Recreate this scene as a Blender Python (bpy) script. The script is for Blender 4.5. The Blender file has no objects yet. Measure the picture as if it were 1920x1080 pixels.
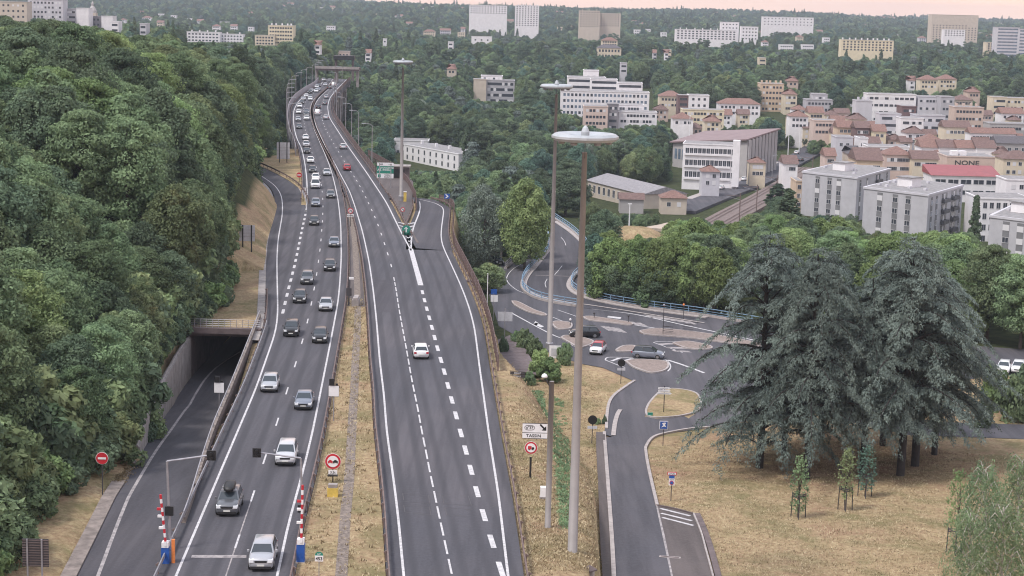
import bpy, bmesh, math, random
import numpy as np
from mathutils import Matrix, Vector
PI = math.pi
rad = math.radians
S = bpy.context.scene
COL = S.collection
random.seed(7)
RNG = np.random.default_rng(11)

# ------------------------------------------------------------------ camera, world, sun, exposure
F = 3300.0
PITCH = math.atan(535.0 / F)
ROLL = rad(1.4)
CH = 39.3
cam_d = bpy.data.cameras.new('camera')
cam_d.sensor_width = 36.0
cam_d.lens = F / 1920 * 36.0
cam_d.clip_start = 1.0
cam_d.clip_end = 30000.0
cam = bpy.data.objects.new('camera', cam_d)
COL.objects.link(cam)
RM = Matrix.Rotation(PI / 2 - PITCH, 3, 'X') @ Matrix.Rotation(ROLL, 3, 'Z')
cam.matrix_world = Matrix.Translation((0, 0, CH)) @ RM.to_4x4()
S.camera = cam

SUN_EL, SUN_AZ = rad(58), rad(235)          # azimuth from +Y, clockwise: behind and to the left
world = bpy.data.worlds.new('World')
S.world = world
world.use_nodes = True
wn, wl = world.node_tree.nodes, world.node_tree.links
wn.clear()
w_out = wn.new('ShaderNodeOutputWorld')
w_bg = wn.new('ShaderNodeBackground')
w_sky = wn.new('ShaderNodeTexSky')
w_sky.sky_type = 'NISHITA'
w_sky.sun_disc = False
w_sky.sun_elevation = SUN_EL
w_sky.sun_rotation = SUN_AZ
w_sky.dust_density = 4.0
# an overcast, pinkish evening veil of cloud over the clear sky
w_tc = wn.new('ShaderNodeTexCoord')
w_map = wn.new('ShaderNodeMapping')
w_map.inputs['Scale'].default_value = (1.5, 1.5, 14.0)
w_noise = wn.new('ShaderNodeTexNoise')
w_noise.inputs['Scale'].default_value = 2.2
w_noise.inputs['Detail'].default_value = 5.0
w_ramp = wn.new('ShaderNodeValToRGB')
w_ramp.color_ramp.elements[0].position = 0.32
w_ramp.color_ramp.elements[0].color = (7.2, 4.9, 4.0, 1)
w_ramp.color_ramp.elements[1].position = 0.70
w_ramp.color_ramp.elements[1].color = (9.0, 5.8, 4.0, 1)
w_sep = wn.new('ShaderNodeSeparateXYZ')
w_el = wn.new('ShaderNodeMapRange')         # higher up the cloud turns a neutral grey
w_el.inputs['From Min'].default_value = 0.02
w_el.inputs['From Max'].default_value = 0.45
w_mix2 = wn.new('ShaderNodeMix'); w_mix2.data_type = 'RGBA'
w_mix2.inputs['B'].default_value = (5.3, 5.6, 6.5, 1)
w_mix = wn.new('ShaderNodeMix'); w_mix.data_type = 'RGBA'
w_mix.inputs['Factor'].default_value = 0.85
wl.new(w_tc.outputs['Generated'], w_map.inputs['Vector'])
wl.new(w_map.outputs['Vector'], w_noise.inputs['Vector'])
wl.new(w_noise.outputs['Fac'], w_ramp.inputs['Fac'])
wl.new(w_tc.outputs['Generated'], w_sep.inputs['Vector'])
wl.new(w_sep.outputs['Z'], w_el.inputs['Value'])
wl.new(w_el.outputs['Result'], w_mix2.inputs['Factor'])
wl.new(w_ramp.outputs['Color'], w_mix2.inputs['A'])
wl.new(w_sky.outputs['Color'], w_mix.inputs['A'])
wl.new(w_mix2.outputs['Result'], w_mix.inputs['B'])
wl.new(w_mix.outputs['Result'], w_bg.inputs['Color'])
wl.new(w_bg.outputs['Background'], w_out.inputs['Surface'])
w_bg.inputs['Strength'].default_value = 0.10

sun_d = bpy.data.lights.new('sun', 'SUN')
sun_d.energy = 1.5
sun_d.angle = rad(10)
sun_d.color = (1.0, 0.95, 0.88)
sun = bpy.data.objects.new('sun', sun_d)
COL.objects.link(sun)
sun_dir = Vector((math.sin(SUN_AZ) * math.cos(SUN_EL), math.cos(SUN_AZ) * math.cos(SUN_EL), math.sin(SUN_EL)))
sun.rotation_euler = sun_dir.to_track_quat('Z', 'Y').to_euler()

S.render.engine = 'CYCLES'
S.view_settings.view_transform = 'Standard'
S.view_settings.look = 'None'
S.view_settings.gamma = 1.0
S.view_settings.exposure = 1.0
S.cycles.max_bounces = 5
S.cycles.transparent_max_bounces = 6
S.cycles.volume_bounces = 0
S.cycles.filter_width = 1.1

# ------------------------------------------------------------------ pixel of the photograph -> point of the place
RN = np.array(RM)
def ray(px, py):
    v = RN @ np.array([(px - 960) / F, (540 - py) / F, -1.0])
    return v
def G(px, py, z=0.0):
    """point at height z seen at this pixel"""
    v = ray(px, py); t = (z - CH) / v[2]
    return Vector((v[0] * t, v[1] * t, z))
def AT(px, py, D):
    """point at distance D (world y) seen at this pixel"""
    v = ray(px, py); t = D / v[1]
    return Vector((v[0] * t, D, CH + v[2] * t))
def PX(p):
    v = RN.T @ (np.array(p) - np.array([0, 0, CH]))
    return (960 - v[0] / v[2] * F, 540 + v[1] / v[2] * F)

# ------------------------------------------------------------------ mesh helpers
class MB:
    def __init__(s): s.v = []; s.f = []; s.m = []; s.mi = 0
    def add(s, vs, fs):
        o = len(s.v); s.v += [tuple(p) for p in vs]
        for f in fs: s.f.append(tuple(i + o for i in f)); s.m.append(s.mi)
        return s
    def box(s, x0, x1, y0, y1, z0, z1):
        return s.add([(x0,y0,z0),(x1,y0,z0),(x1,y1,z0),(x0,y1,z0),(x0,y0,z1),(x1,y0,z1),(x1,y1,z1),(x0,y1,z1)],
                     [(0,3,2,1),(4,5,6,7),(0,1,5,4),(1,2,6,5),(2,3,7,6),(3,0,4,7)])
    def prism(s, pts, z0, z1):
        n = len(pts)
        a = [(p[0], p[1], z0) for p in pts] + [(p[0], p[1], z1) for p in pts]
        return s.add(a, [tuple(range(n))[::-1], tuple(range(n, 2*n))] + [(i, (i+1)%n, (i+1)%n+n, i+n) for i in range(n)])
    def tube(s, pts, rs, n=8, caps=True):
        pts = [Vector(p) for p in pts]
        if not hasattr(rs, '__len__'): rs = [rs] * len(pts)
        vs = []; fs = []
        for i, p in enumerate(pts):
            d = (pts[min(i+1, len(pts)-1)] - pts[max(i-1, 0)])
            if d.length < 1e-9: d = Vector((0,0,1))
            d.normalize()
            up = Vector((0,0,1)) if abs(d.z) < 0.9 else Vector((0,1,0))
            a = d.cross(up).normalized(); b = a.cross(d)
            for k in range(n):
                t = 2*PI*k/n
                vs.append(p + (a*math.cos(t) + b*math.sin(t)) * rs[i])
        for i in range(len(pts)-1):
            for k in range(n):
                k2 = (k+1) % n
                fs.append((i*n+k, i*n+k2, (i+1)*n+k2, (i+1)*n+k))
        if caps:
            fs.append(tuple(range(n))); fs.append(tuple(range((len(pts)-1)*n, len(pts)*n))[::-1])
        return s.add(vs, fs)
    def disc(s, c, r, ax, th, n=24):
        """round plate, ax = normal"""
        ax = Vector(ax).normalized()
        return s.tube([Vector(c) - ax*th/2, Vector(c) + ax*th/2], r, n)
    def lathe(s, prof, n=24, c=(0,0,0)):
        vs = []; fs = []
        for r, z in prof:
            for k in range(n):
                t = 2*PI*k/n
                vs.append((c[0]+r*math.cos(t), c[1]+r*math.sin(t), c[2]+z))
        for i in range(len(prof)-1):
            for k in range(n):
                k2 = (k+1)%n
                fs.append((i*n+k, i*n+k2, (i+1)*n+k2, (i+1)*n+k))
        fs.append(tuple(range(n))[::-1]); fs.append(tuple(range((len(prof)-1)*n, len(prof)*n)))
        return s.add(vs, fs)
    def mesh(s, name, mats, smooth=False):
        me = bpy.data.meshes.new(name)
        me.from_pydata(s.v, [], s.f)
        if not isinstance(mats, (list, tuple)): mats = [mats]
        for m in mats: me.materials.append(m)
        if len(mats) > 1: me.polygons.foreach_set('material_index', s.m)
        if smooth: me.polygons.foreach_set('use_smooth', [True]*len(me.polygons))
        me.update()
        return me
    def build(s, name, mats, parent=None, smooth=False, loc=None, rz=0):
        o = bpy.data.objects.new(name, s.mesh(name, mats, smooth))
        COL.objects.link(o)
        if parent: o.parent = parent
        if loc is not None: o.location = loc
        if rz: o.rotation_euler.z = rz
        return o

def fast_mesh(name, verts, quads, mat, nper=4, attrs=None):
    verts = np.asarray(verts, dtype=np.float32).reshape(-1, 3); quads = np.asarray(quads, dtype=np.int32)
    me = bpy.data.meshes.new(name)
    me.vertices.add(len(verts)); me.vertices.foreach_set('co', verts.ravel())
    nf = len(quads)
    me.loops.add(nf*nper); me.loops.foreach_set('vertex_index', quads.ravel())
    me.polygons.add(nf)
    me.polygons.foreach_set('loop_start', np.arange(0, nf*nper, nper, dtype=np.int32))
    me.polygons.foreach_set('loop_total', np.full(nf, nper, dtype=np.int32))
    if mat: me.materials.append(mat)
    me.update(calc_edges=True)
    return me
def link(name, me, parent=None, loc=None):
    o = bpy.data.objects.new(name, me); COL.objects.link(o)
    if parent: o.parent = parent
    if loc is not None: o.location = loc
    return o
def tag(o, label=None, cat=None, group=None, kind=None):
    if label: o['label'] = label
    if cat: o['category'] = cat
    if group: o['group'] = group
    if kind: o['kind'] = kind
    return o
def thing(name, label, cat, loc=(0,0,0), rz=0, group=None):
    o = bpy.data.objects.new(name, None); COL.objects.link(o)
    o.empty_display_size = 0.5
    o.location = loc; o.rotation_euler.z = rz
    return tag(o, label, cat, group)
def struct(name, mb, mats, smooth=False):
    return tag(mb.build(name, mats, smooth=smooth), kind='structure')
def copy_tree(o, parent=None, loc=None, rz=None, sc=None, label=None, group=None, mats=None):
    c = o.copy(); COL.objects.link(c); c.parent = parent
    if loc is not None: c.location = loc
    if rz is not None: c.rotation_euler.z = rz
    if sc is not None: c.scale = sc if hasattr(sc, '__len__') else (sc,)*3
    if label: c['label'] = label
    if group: c['group'] = group
    if mats and c.type == 'MESH':
        for i, m in enumerate(c.data.materials):
            if m and m.name in mats:
                c.material_slots[i].link = 'OBJECT'; c.material_slots[i].material = mats[m.name]
    for ch in o.children: copy_tree(ch, c, mats=mats)
    return c

# ------------------------------------------------------------------ materials
def new_mat(name):
    m = bpy.data.materials.new(name); m.use_nodes = True
    nt = m.node_tree; b = nt.nodes['Principled BSDF']
    return m, nt, b
def mat(name, col, rough=0.6, var=0.0, scale=1.0, metal=0.0, bump=0.0, col2=None, coat=0.0, obj_space=True, spec=0.5, detail=5.0):
    """plain surface with worn colour variation"""
    m, nt, b = new_mat(name)
    b.inputs['Base Color'].default_value = (*col, 1)
    b.inputs['Roughness'].default_value = rough
    b.inputs['Metallic'].default_value = metal
    b.inputs['Specular IOR Level'].default_value = spec
    if coat: b.inputs['Coat Weight'].default_value = coat
    if var or col2 or bump:
        tc = nt.nodes.new('ShaderNodeTexCoord')
        n = nt.nodes.new('ShaderNodeTexNoise')
        n.inputs['Scale'].default_value = scale; n.inputs['Detail'].default_value = detail
        n.inputs['Roughness'].default_value = 0.65
        nt.links.new(tc.outputs['Object'], n.inputs['Vector'])
        r = nt.nodes.new('ShaderNodeValToRGB')
        a = tuple(max(0, c*(1-var)) for c in col); bb = col2 or tuple(min(1, c*(1+var)) for c in col)
        r.color_ramp.elements[0].position = 0.3; r.color_ramp.elements[1].position = 0.7
        r.color_ramp.elements[0].color = (*a, 1); r.color_ramp.elements[1].color = (*bb, 1)
        nt.links.new(n.outputs['Fac'], r.inputs['Fac'])
        nt.links.new(r.outputs['Color'], b.inputs['Base Color'])
        if bump:
            bu = nt.nodes.new('ShaderNodeBump'); bu.inputs['Strength'].default_value = bump
            bu.inputs['Distance'].default_value = 0.1
            nt.links.new(n.outputs['Fac'], bu.inputs['Height'])
            nt.links.new(bu.outputs['Normal'], b.inputs['Normal'])
    return m
def nd(nt, t, **kw):
    n = nt.nodes.new(t)
    for k, v in kw.items():
        if k in n.inputs: n.inputs[k].default_value = v
        else: setattr(n, k, v)
    return n
def mixc(nt, fac, a, b):
    m = nt.nodes.new('ShaderNodeMix'); m.data_type = 'RGBA'
    for s_, v in (('Factor', fac), ('A', a), ('B', b)):
        if hasattr(v, 'links'): nt.links.new(v, m.inputs[s_])
        elif isinstance(v, tuple): m.inputs[s_].default_value = (*v, 1)
        else: m.inputs[s_].default_value = v
    return m.outputs['Result']
def ramp(nt, src, stops):
    r = nt.nodes.new('ShaderNodeValToRGB'); e = r.color_ramp.elements
    while len(e) < len(stops): e.new(0.5)
    for el, (p, c) in zip(e, stops):
        el.position = p; el.color = (*c, 1) if isinstance(c, tuple) else (c, c, c, 1)
    nt.links.new(src, r.inputs['Fac'])
    return r.outputs['Color']
def noise(nt, scale, vec=None, detail=4.0, rough=0.6, dist=0.0):
    n = nt.nodes.new('ShaderNodeTexNoise')
    n.inputs['Scale'].default_value = scale; n.inputs['Detail'].default_value = detail
    n.inputs['Roughness'].default_value = rough; n.inputs['Distortion'].default_value = dist
    if vec is None:
        vec = nt.nodes.new('ShaderNodeTexCoord').outputs['Object']
    nt.links.new(vec, n.inputs['Vector'])
    return n.outputs['Fac']

def asphalt_mat(name, base=(0.072,0.071,0.084), warm=(0.105,0.096,0.106), patch=0.6, streak=True):
    m, nt, b = new_mat(name)
    tc = nt.nodes.new('ShaderNodeTexCoord')
    mp = nt.nodes.new('ShaderNodeMapping'); mp.inputs['Scale'].default_value = (0.5, 0.02, 0.5)
    nt.links.new(tc.outputs['Object'], mp.inputs['Vector'])
    big = noise(nt, 0.045, tc.outputs['Object'], 3)
    st = noise(nt, 1.6, mp.outputs['Vector'], 4)
    fine = noise(nt, 3.5, tc.outputs['Object'], 8, 0.8)
    c1 = mixc(nt, ramp(nt, big, [(0.35, 0.0), (0.65, 1.0)]), base, warm)
    c2 = mixc(nt, ramp(nt, st, [(0.38, 0.0), (0.62, patch)]), c1, tuple(x*0.52 for x in base))
    c3 = mixc(nt, ramp(nt, fine, [(0.42, 0.0), (0.62, 0.3)]), c2, tuple(x*1.7 for x in base))
    # tyre tracks: two darker, polished bands per lane, measured across the road from its lane line
    la = nt.nodes.new('ShaderNodeAttribute'); la.attribute_name = 'lat'
    m1 = nd(nt, 'ShaderNodeMath', operation='MULTIPLY_ADD'); m1.inputs[1].default_value = 2*PI/1.75; m1.inputs[2].default_value = -.9*2*PI/1.75
    m2 = nd(nt, 'ShaderNodeMath', operation='COSINE'); nt.links.new(la.outputs['Fac'], m1.inputs[0]); nt.links.new(m1.outputs[0], m2.inputs[0])
    m3 = nd(nt, 'ShaderNodeMath', operation='MULTIPLY'); nt.links.new(m2.outputs[0], m3.inputs[0]); nt.links.new(noise(nt, 0.09, mp.outputs['Vector'], 3), m3.inputs[1])
    c3 = mixc(nt, ramp(nt, m3.outputs[0], [(0.05, 0.0), (0.5, 0.55)]), c3, tuple(x*0.62 for x in base))
    nt.links.new(c3, b.inputs['Base Color'])
    b.inputs['Roughness'].default_value = 0.85
    b.inputs['Specular IOR Level'].default_value = 0.3
    bu = nd(nt, 'ShaderNodeBump', Strength=0.3); bu.inputs['Distance'].default_value = 0.03
    nt.links.new(fine, bu.inputs['Height']); nt.links.new(bu.outputs['Normal'], b.inputs['Normal'])
    return m

def leaf_mat(name, dark, light, trans=0.32, yellow=None, hue_amp=0.018, val=0.30):
    m, nt, b = new_mat(name)
    tc = nt.nodes.new('ShaderNodeTexCoord'); oi = nt.nodes.new('ShaderNodeObjectInfo')
    # clumps of older and newer growth
    ad = nt.nodes.new('ShaderNodeVectorMath'); ad.operation = 'ADD'
    sc = nt.nodes.new('ShaderNodeVectorMath'); sc.operation = 'SCALE'; sc.inputs['Scale'].default_value = 37.0
    cx = nt.nodes.new('ShaderNodeCombineXYZ')
    for k in range(3): nt.links.new(oi.outputs['Random'], cx.inputs[k])
    nt.links.new(cx.outputs[0], sc.inputs[0]); nt.links.new(sc.outputs[0], ad.inputs[1]); nt.links.new(tc.outputs['Object'], ad.inputs[0])
    n1 = noise(nt, 0.35, ad.outputs[0], 3)
    n2 = noise(nt, 4.0, ad.outputs[0], 2)
    c = mixc(nt, ramp(nt, n1, [(0.35, 0.0), (0.65, 1.0)]), dark, light)
    c = mixc(nt, ramp(nt, n2, [(0.4, 0.0), (0.75, 0.5)]), c, tuple(min(1, x*1.7) for x in light))
    if yellow:
        n3 = noise(nt, 0.22, ad.outputs[0], 2)
        c = mixc(nt, ramp(nt, n3, [(0.60, 0.0), (0.72, 0.75)]), c, yellow)
    hs = nt.nodes.new('ShaderNodeHueSaturation')
    def mr(a, b_):
        r = nt.nodes.new('ShaderNodeMapRange'); r.inputs['To Min'].default_value = a; r.inputs['To Max'].default_value = b_
        return r
    fr = nt.nodes.new('ShaderNodeMath'); fr.operation = 'MULTIPLY'; fr.inputs[1].default_value = 7.31
    fr2 = nt.nodes.new('ShaderNodeMath'); fr2.operation = 'FRACT'
    nt.links.new(oi.outputs['Random'], fr.inputs[0]); nt.links.new(fr.outputs[0], fr2.inputs[0])
    h = mr(0.5 - hue_amp, 0.5 + hue_amp); nt.links.new(oi.outputs['Random'], h.inputs['Value']); nt.links.new(h.outputs['Result'], hs.inputs['Hue'])
    v = mr(1 - val, 1 + val); nt.links.new(fr2.outputs[0], v.inputs['Value']); nt.links.new(v.outputs['Result'], hs.inputs['Value'])
    nt.links.new(c, hs.inputs['Color'])
    df = nt.nodes.new('ShaderNodeBsdfDiffuse'); tr = nt.nodes.new('ShaderNodeBsdfTranslucent'); mx = nt.nodes.new('ShaderNodeMixShader')
    mx.inputs[0].default_value = trans
    nt.links.new(hs.outputs['Color'], df.inputs['Color']); nt.links.new(hs.outputs['Color'], tr.inputs['Color'])
    nt.links.new(df.outputs[0], mx.inputs[1]); nt.links.new(tr.outputs[0], mx.inputs[2])
    out = [n for n in nt.nodes if n.type == 'OUTPUT_MATERIAL'][0]
    nt.links.new(mx.outputs[0], out.inputs['Surface'])
    nt.nodes.remove(b)
    return m

M = {}
M['asphalt'] = asphalt_mat('asphalt')
M['asphalt_new'] = asphalt_mat('asphalt_dark', (0.062,0.06,0.072), (0.085,0.078,0.086))
M['asphalt_old'] = asphalt_mat('asphalt_brown', (0.10,0.085,0.085), (0.14,0.115,0.11), 0.6)
M['paint'] = mat('road_paint', (0.40,0.39,0.40), 0.7, 0.18, 2.5, col2=(0.66,0.64,0.66))
M['paint_old'] = mat('worn_road_paint', (0.22,0.20,0.21), 0.8, 0.3, 1.6, col2=(0.44,0.40,0.40))
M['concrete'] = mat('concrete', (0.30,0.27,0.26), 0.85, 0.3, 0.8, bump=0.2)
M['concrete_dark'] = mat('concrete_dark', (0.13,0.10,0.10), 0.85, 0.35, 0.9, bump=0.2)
M['kerb'] = mat('kerb_stone', (0.36,0.32,0.31), 0.85, 0.25, 1.5)
M['rust'] = mat('weathered_rail', (0.17,0.12,0.11), 0.75, 0.4, 1.2)
M['galv'] = mat('galvanised_steel', (0.38,0.37,0.40), 0.45, 0.25, 1.0, metal=0.5)
M['black'] = mat('black_metal', (0.012,0.012,0.014), 0.5)
M['dark_post'] = mat('dark_post', (0.05,0.045,0.05), 0.6, 0.3, 3)
M['white'] = mat('white_enamel', (0.78,0.77,0.79), 0.4, 0.08, 2)
M['grey_back'] = mat('grey_sign_back', (0.50,0.50,0.54), 0.5, 0.15, 1.5)
M['red'] = mat('sign_red', (0.50,0.025,0.04), 0.4, 0.1, 2)
M['blue'] = mat('sign_blue', (0.02,0.09,0.36), 0.4, 0.1, 2)
M['green'] = mat('sign_green', (0.02,0.22,0.16), 0.4, 0.1, 2)
M['yellow'] = mat('yellow_paint', (0.62,0.45,0.10), 0.6, 0.2, 2)
M['orange'] = mat('orange_paint', (0.70,0.22,0.06), 0.6, 0.2, 2)
M['mast'] = mat('mast_steel', (0.255,0.235,0.232), 0.6, 0.12, 0.5, metal=0.1)
M['bark'] = mat('bark', (0.07,0.055,0.045), 0.9, 0.4, 3, bump=0.4)
M['bark_light'] = mat('pale_bark', (0.40,0.37,0.33), 0.9, 0.4, 3, bump=0.3)

M['bark_dark'] = mat('dark_cedar_bark', (.032,.027,.026), 0.9, 0.3, 3, bump=0.4)
LEAF = {
 'mid': leaf_mat('leaves_mid_green', (0.092,0.134,0.082), (0.215,0.288,0.158)),
 'dark': leaf_mat('leaves_dark_green', (0.064,0.095,0.066), (0.148,0.200,0.128)),
 'light': leaf_mat('leaves_light_green', (0.128,0.190,0.090), (0.280,0.370,0.170)),
 'olive': leaf_mat('leaves_olive', (0.105,0.140,0.082), (0.225,0.280,0.145), yellow=(0.33,0.32,0.15)),
 'grey': leaf_mat('leaves_grey_green', (0.150,0.185,0.160), (0.300,0.350,0.290)),
 'blue': leaf_mat('leaves_blue_green', (0.060,0.104,0.088), (0.135,0.215,0.168)),
 'plane': leaf_mat('leaves_plane_tree', (0.098,0.145,0.062), (0.215,0.285,0.120), val=0.16, hue_amp=0.012),
 'cedar': leaf_mat('needles_cedar', (0.056,0.074,0.070), (0.185,0.228,0.205), trans=0.1, val=0.12, hue_amp=0.01),
}
# ------------------------------------------------------------------ the lines of the roads, traced on the ground
def curve(pts, z=0.0, n=9):
    """traced pixels -> smooth x(y) in world coordinates"""
    w = [G(a, b, z(a, b) if callable(z) else z) for a, b in pts]
    w.sort(key=lambda p: p.y)
    return np.array([p.y for p in w]), np.array([p.x for p in w])
GY = np.arange(-60.0, 1000.0, 0.5)
XT = {}
def Xtab(c):
    t = XT.get(id(c[0]))
    if t is not None: return t
    ys, xs = c; y = GY
    k = np.clip(y*0.02, 1.0, 12.0)
    def ex(t):
        r = np.interp(t, ys, xs)
        r = np.where(t < ys[0], xs[0] + (t-ys[0])*(xs[2]-xs[0])/(ys[2]-ys[0]), r)
        return np.where(t > ys[-1], xs[-1] + (t-ys[-1])*(xs[-1]-xs[-2])/(ys[-1]-ys[-2]), r)
    t = sum(ex(y + k*o)*wgt for o, wgt in ((-2,.1),(-1,.2),(0,.4),(1,.2),(2,.1)))
    XT[id(c[0])] = t
    return t
def tab(t, y):
    if isinstance(y, np.ndarray) and y.ndim: return np.interp(y, GY, t)
    q = (float(y) + 60.0)*2; i = min(max(int(q), 0), len(GY)-2); f = q-i
    return t[i]*(1-f) + t[i+1]*f
def X(c, y): return tab(Xtab(c), y)

LL = curve([(330,1080),(445,810),(480,728),(517,622),(521,590),(520,540),(519,490),(521,450),(530,400),(529,368),(517,347),(490,330)])  # left edge line with slip road
LM = curve([(542,537),(552,500),(561,457),(566,431),(574,398),(576,352),(575,332),(571,302),(565,275),(557,262),(552,243),(550,225),(551,205),(561,188),(580,173),(598,163),(606,152)])
LC = curve([(445,1015),(474,930),(496,861),(520,791),(538,733),(554,683),(567,640),(577,602),(584,569),(589,541),(594,514),(597,490),(600,469),(602,450),(603,432),(605,415),(605,401),(606,387),(605,375),(605,364),(603,350),(600,334),(596,320),(592,310),(588,295),(580,272),(574,250),(570,230),(568,207),(575,186),(590,173),(605,162),(614,153)])
LR = curve([(520,1080),(540,985),(566,892),(586,810),(605,715),(620,640),(634,565),(637,535),(640,482),(639,420),(634,375),(627,342),(621,320),(615,302),(601,270),(589,243),(582,220),(581,203),(587,187),(600,175),(612,165),(620,154)])
RL = curve([(755,1060),(747,972),(740,915),(730,842),(725,810),(720,740),(712,677),(706,602),(700,545),(692,490),(680,435),(665,385),(655,357),(640,330),(627,305),(617,287),(607,268),(593,238),(587,215),(589,198),(599,182),(614,169),(625,158)])
RC = curve([(844,1062),(836,1026),(829,992),(822,961),(816,932),(810,903),(804,876),(800,852),(795,829),(790,804),(783,763),(775,727),(769,695),(764,665),(759,638),(754,612),(750,589),(746,568),(744,549),(740,529),(734,498),(727,476),(721,457),(715,439),(709,422),(703,407),(697,394),(691,381),(686,370),(680,359),(675,349),(669,339),(664,331),(658,322),(644,300),(639,292),(625,268),(611,243),(604,225),(601,205),(606,187),(618,172),(632,159)])
RT = curve([(939,1067),(922,1015),(907,966),(894,922),(883,881),(873,844),(864,812),(855,779),(847,750),(840,723),(833,697),(827,675),(820,653),(815,633),(810,614),(805,596),(800,579),(796,563),(792,548),(789,535),(771,470)])
RR = curve([(952,1075),(935,930),(916,810),(908,750),(900,695),(890,615),(880,577),(865,537),(842,487),(829,460),(826,442),(830,410),(833,390),(830,380),(812,374),(786,371)])   # exit lane edge
GL = curve([(771,470),(752,435),(742,415),(725,380),(705,350),(685,320),(665,292),(648,268),(630,240),(617,220),(614,200),(618,184),(629,170),(642,157)])   # main right edge line
GR = curve([(771,470),(771,445),(775,425),(784,405),(790,389),(786,376)])

def ypx(px, py, z=0): return G(px, py, z).y
Y_END = ypx(612, 152)
Y_GORE = ypx(771, 468)
Y_MERGE = ypx(576, 395)
print('YEND', Y_END, 'gore', Y_GORE, 'merge', Y_MERGE)

# left hand ramp that dips into the tunnel
def ramp_z(y):     # profile
    return -6.0 * np.clip((np.asarray(y, float) - 134.0) / 58.0, 0, 1) ** 1.15
def Gp(px, py, zf):
    z = 0.0
    for _ in range(25):
        p = G(px, py, z); z = float(zf(p.y))
    return G(px, py, z)
def curve_f(pts, zf):
    w = sorted([Gp(a, b, zf) for a, b in pts], key=lambda p: p.y)
    return np.array([p.y for p in w]), np.array([p.x for p in w])
PL = curve_f([(145,1080),(180,1010),(236,905),(262,855),(290,810),(330,745),(372,690),(395,668)], ramp_z)      # left edge of ramp asphalt
PW = curve_f([(184,1080),(222,978),(254,910),(296,840),(320,808),(352,762),(380,716),(400,690),(430,672)], ramp_z)
PR = curve([(304,1080),(328,1010),(350,955),(372,880),(395,810),(428,735),(455,668),(480,605)])
Y_PORTAL = ypx(430, 617)
print('portal', Y_PORTAL, X(PL, Y_PORTAL), X(PR, Y_PORTAL), X(LL, Y_PORTAL))

# lower road on the right, which comes down from the junction towards the viewer
def low_z(y): return -7.5 + 3.0*np.clip((185.0-np.asarray(y, float))/60.0, 0, 1)
QL = curve_f([(1151,1080),(1147,1010),(1140,910),(1132,810),(1135,780),(1139,765),(1147,748),(1165,732),(1189,716)], low_z)
QR = curve_f([(1261,1080),(1245,1010),(1232,950),(1217,885),(1210,842),(1209,780),(1216,757),(1235,738)], low_z)

TREE_EDGE = curve([(20,1075),(60,1000),(135,930),(232,872),(255,830),(300,760),(334,700),(366,650),(394,612),(412,590),(440,540),(432,480),(428,440),(450,400),(480,360),(488,330),(484,300)])
Y_TE = TREE_EDGE[0][-1]
def zr(D):
    return np.interp(D, [-200,60,120,185,290,330,400,480,650,760,850,950,1200,1800,2500,3200,4200,9000],
                        [-4,-4,-4.3,-7.5,-7.5,-9,-15,-21,-24,-23,-19.5,-15,-12,-7,-2,2,5,5])
def smooth(a, b, t):
    t = np.clip((t-a)/(b-a), 0, 1); return t*t*(3-2*t)
def left_edge_(y):
    y = np.asarray(y, float)
    e = np.where(y < Y_PORTAL+6, np.minimum(X(PL, np.minimum(y, Y_PORTAL)), X(LL, y)) , X(LL, y)) - 1.0
    e2 = X(LM, y) - 3.0
    ylim = ypx(490, 330)
    return np.where(y > ylim, e2, e)
def right_edge_(y):
    y = np.asarray(y, float)
    return np.where(y > ypx(833, 372), X(GL, y)+3, X(RR, y)+2.2)
LE_T = left_edge_(GY); RE_T = right_edge_(GY)
def left_edge(y): return tab(LE_T, y)
def right_edge(y): return tab(RE_T, y)
def vnoise(x, y, s, seed=0):
    """cheap smooth value noise"""
    def h(i, j): 
        t = np.sin(i*127.1 + j*311.7 + seed*74.7)*43758.5453
        return t - np.floor(t)
    x = x/s; y = y/s; i = np.floor(x); j = np.floor(y); fx = x-i; fy = y-j
    fx = fx*fx*(3-2*fx); fy = fy*fy*(3-2*fy)
    return (h(i,j)*(1-fx)+h(i+1,j)*fx)*(1-fy)+(h(i,j+1)*(1-fx)+h(i+1,j+1)*fx)*fy
def terrain(x, y):
    x = np.asarray(x, float); y = np.asarray(y, float)
    yc = np.clip(y, 60, Y_END)
    le = left_edge(yc); re = right_edge(yc)
    base = zr(y) + (vnoise(x, y, 260)-0.5)*6*smooth(700, 1500, y) + (vnoise(x, y, 620, 9)-0.5)*20*smooth(1100, 2000, y)
    # left hillside
    d = np.maximum(le - x, 0)
    sh = smooth(250, 340, y)
    top = 18.5*(0.22+0.78*smooth(110, 260, y))*((1-np.exp(-(d/21.0)**1.5))*(1-sh) + (1-np.exp(-d/15.0))*sh)
    hill = top + 2.5*(vnoise(x, y, 35, 3)-0.5)*smooth(4, 20, d)
    far = np.interp(x/np.maximum(y, 1), [-0.34,-0.2,-0.1,-0.06], [11,6,0,-6])
    far = far*(1-smooth(1200, 2000, y)) + base*smooth(1200, 2000, y)
    left = hill*(1-smooth(420, 640, y)) + far*smooth(420, 640, y)
    left = np.where(y > 1000, np.maximum(left*(1-smooth(1000,1900,y)) + base*smooth(1000,1900,y), base), left)
    # at the motorway: level near, valley under the viaduct far
    mid = np.where(y < 345, -0.35, -0.35 + (base+0.35)*smooth(345, 440, y))
    wl = smooth(0.0, 1.0, (le - x)/np.where(y > 345, 14.0, 1.5)); 
    z = mid*(1-wl) + left*wl
    # right side falls away from the edge
    near_w = np.interp(y, [60, 150, 185, 200], [14, 10, 7, 2.0])
    wr = smooth(0.0, 1.0, (x - re - np.interp(y, [60,190,200],[1.2,1.2,0.2]))/near_w)
    z = np.where(x > re, mid*(1-wr) + base*wr, z)
    return z

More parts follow.
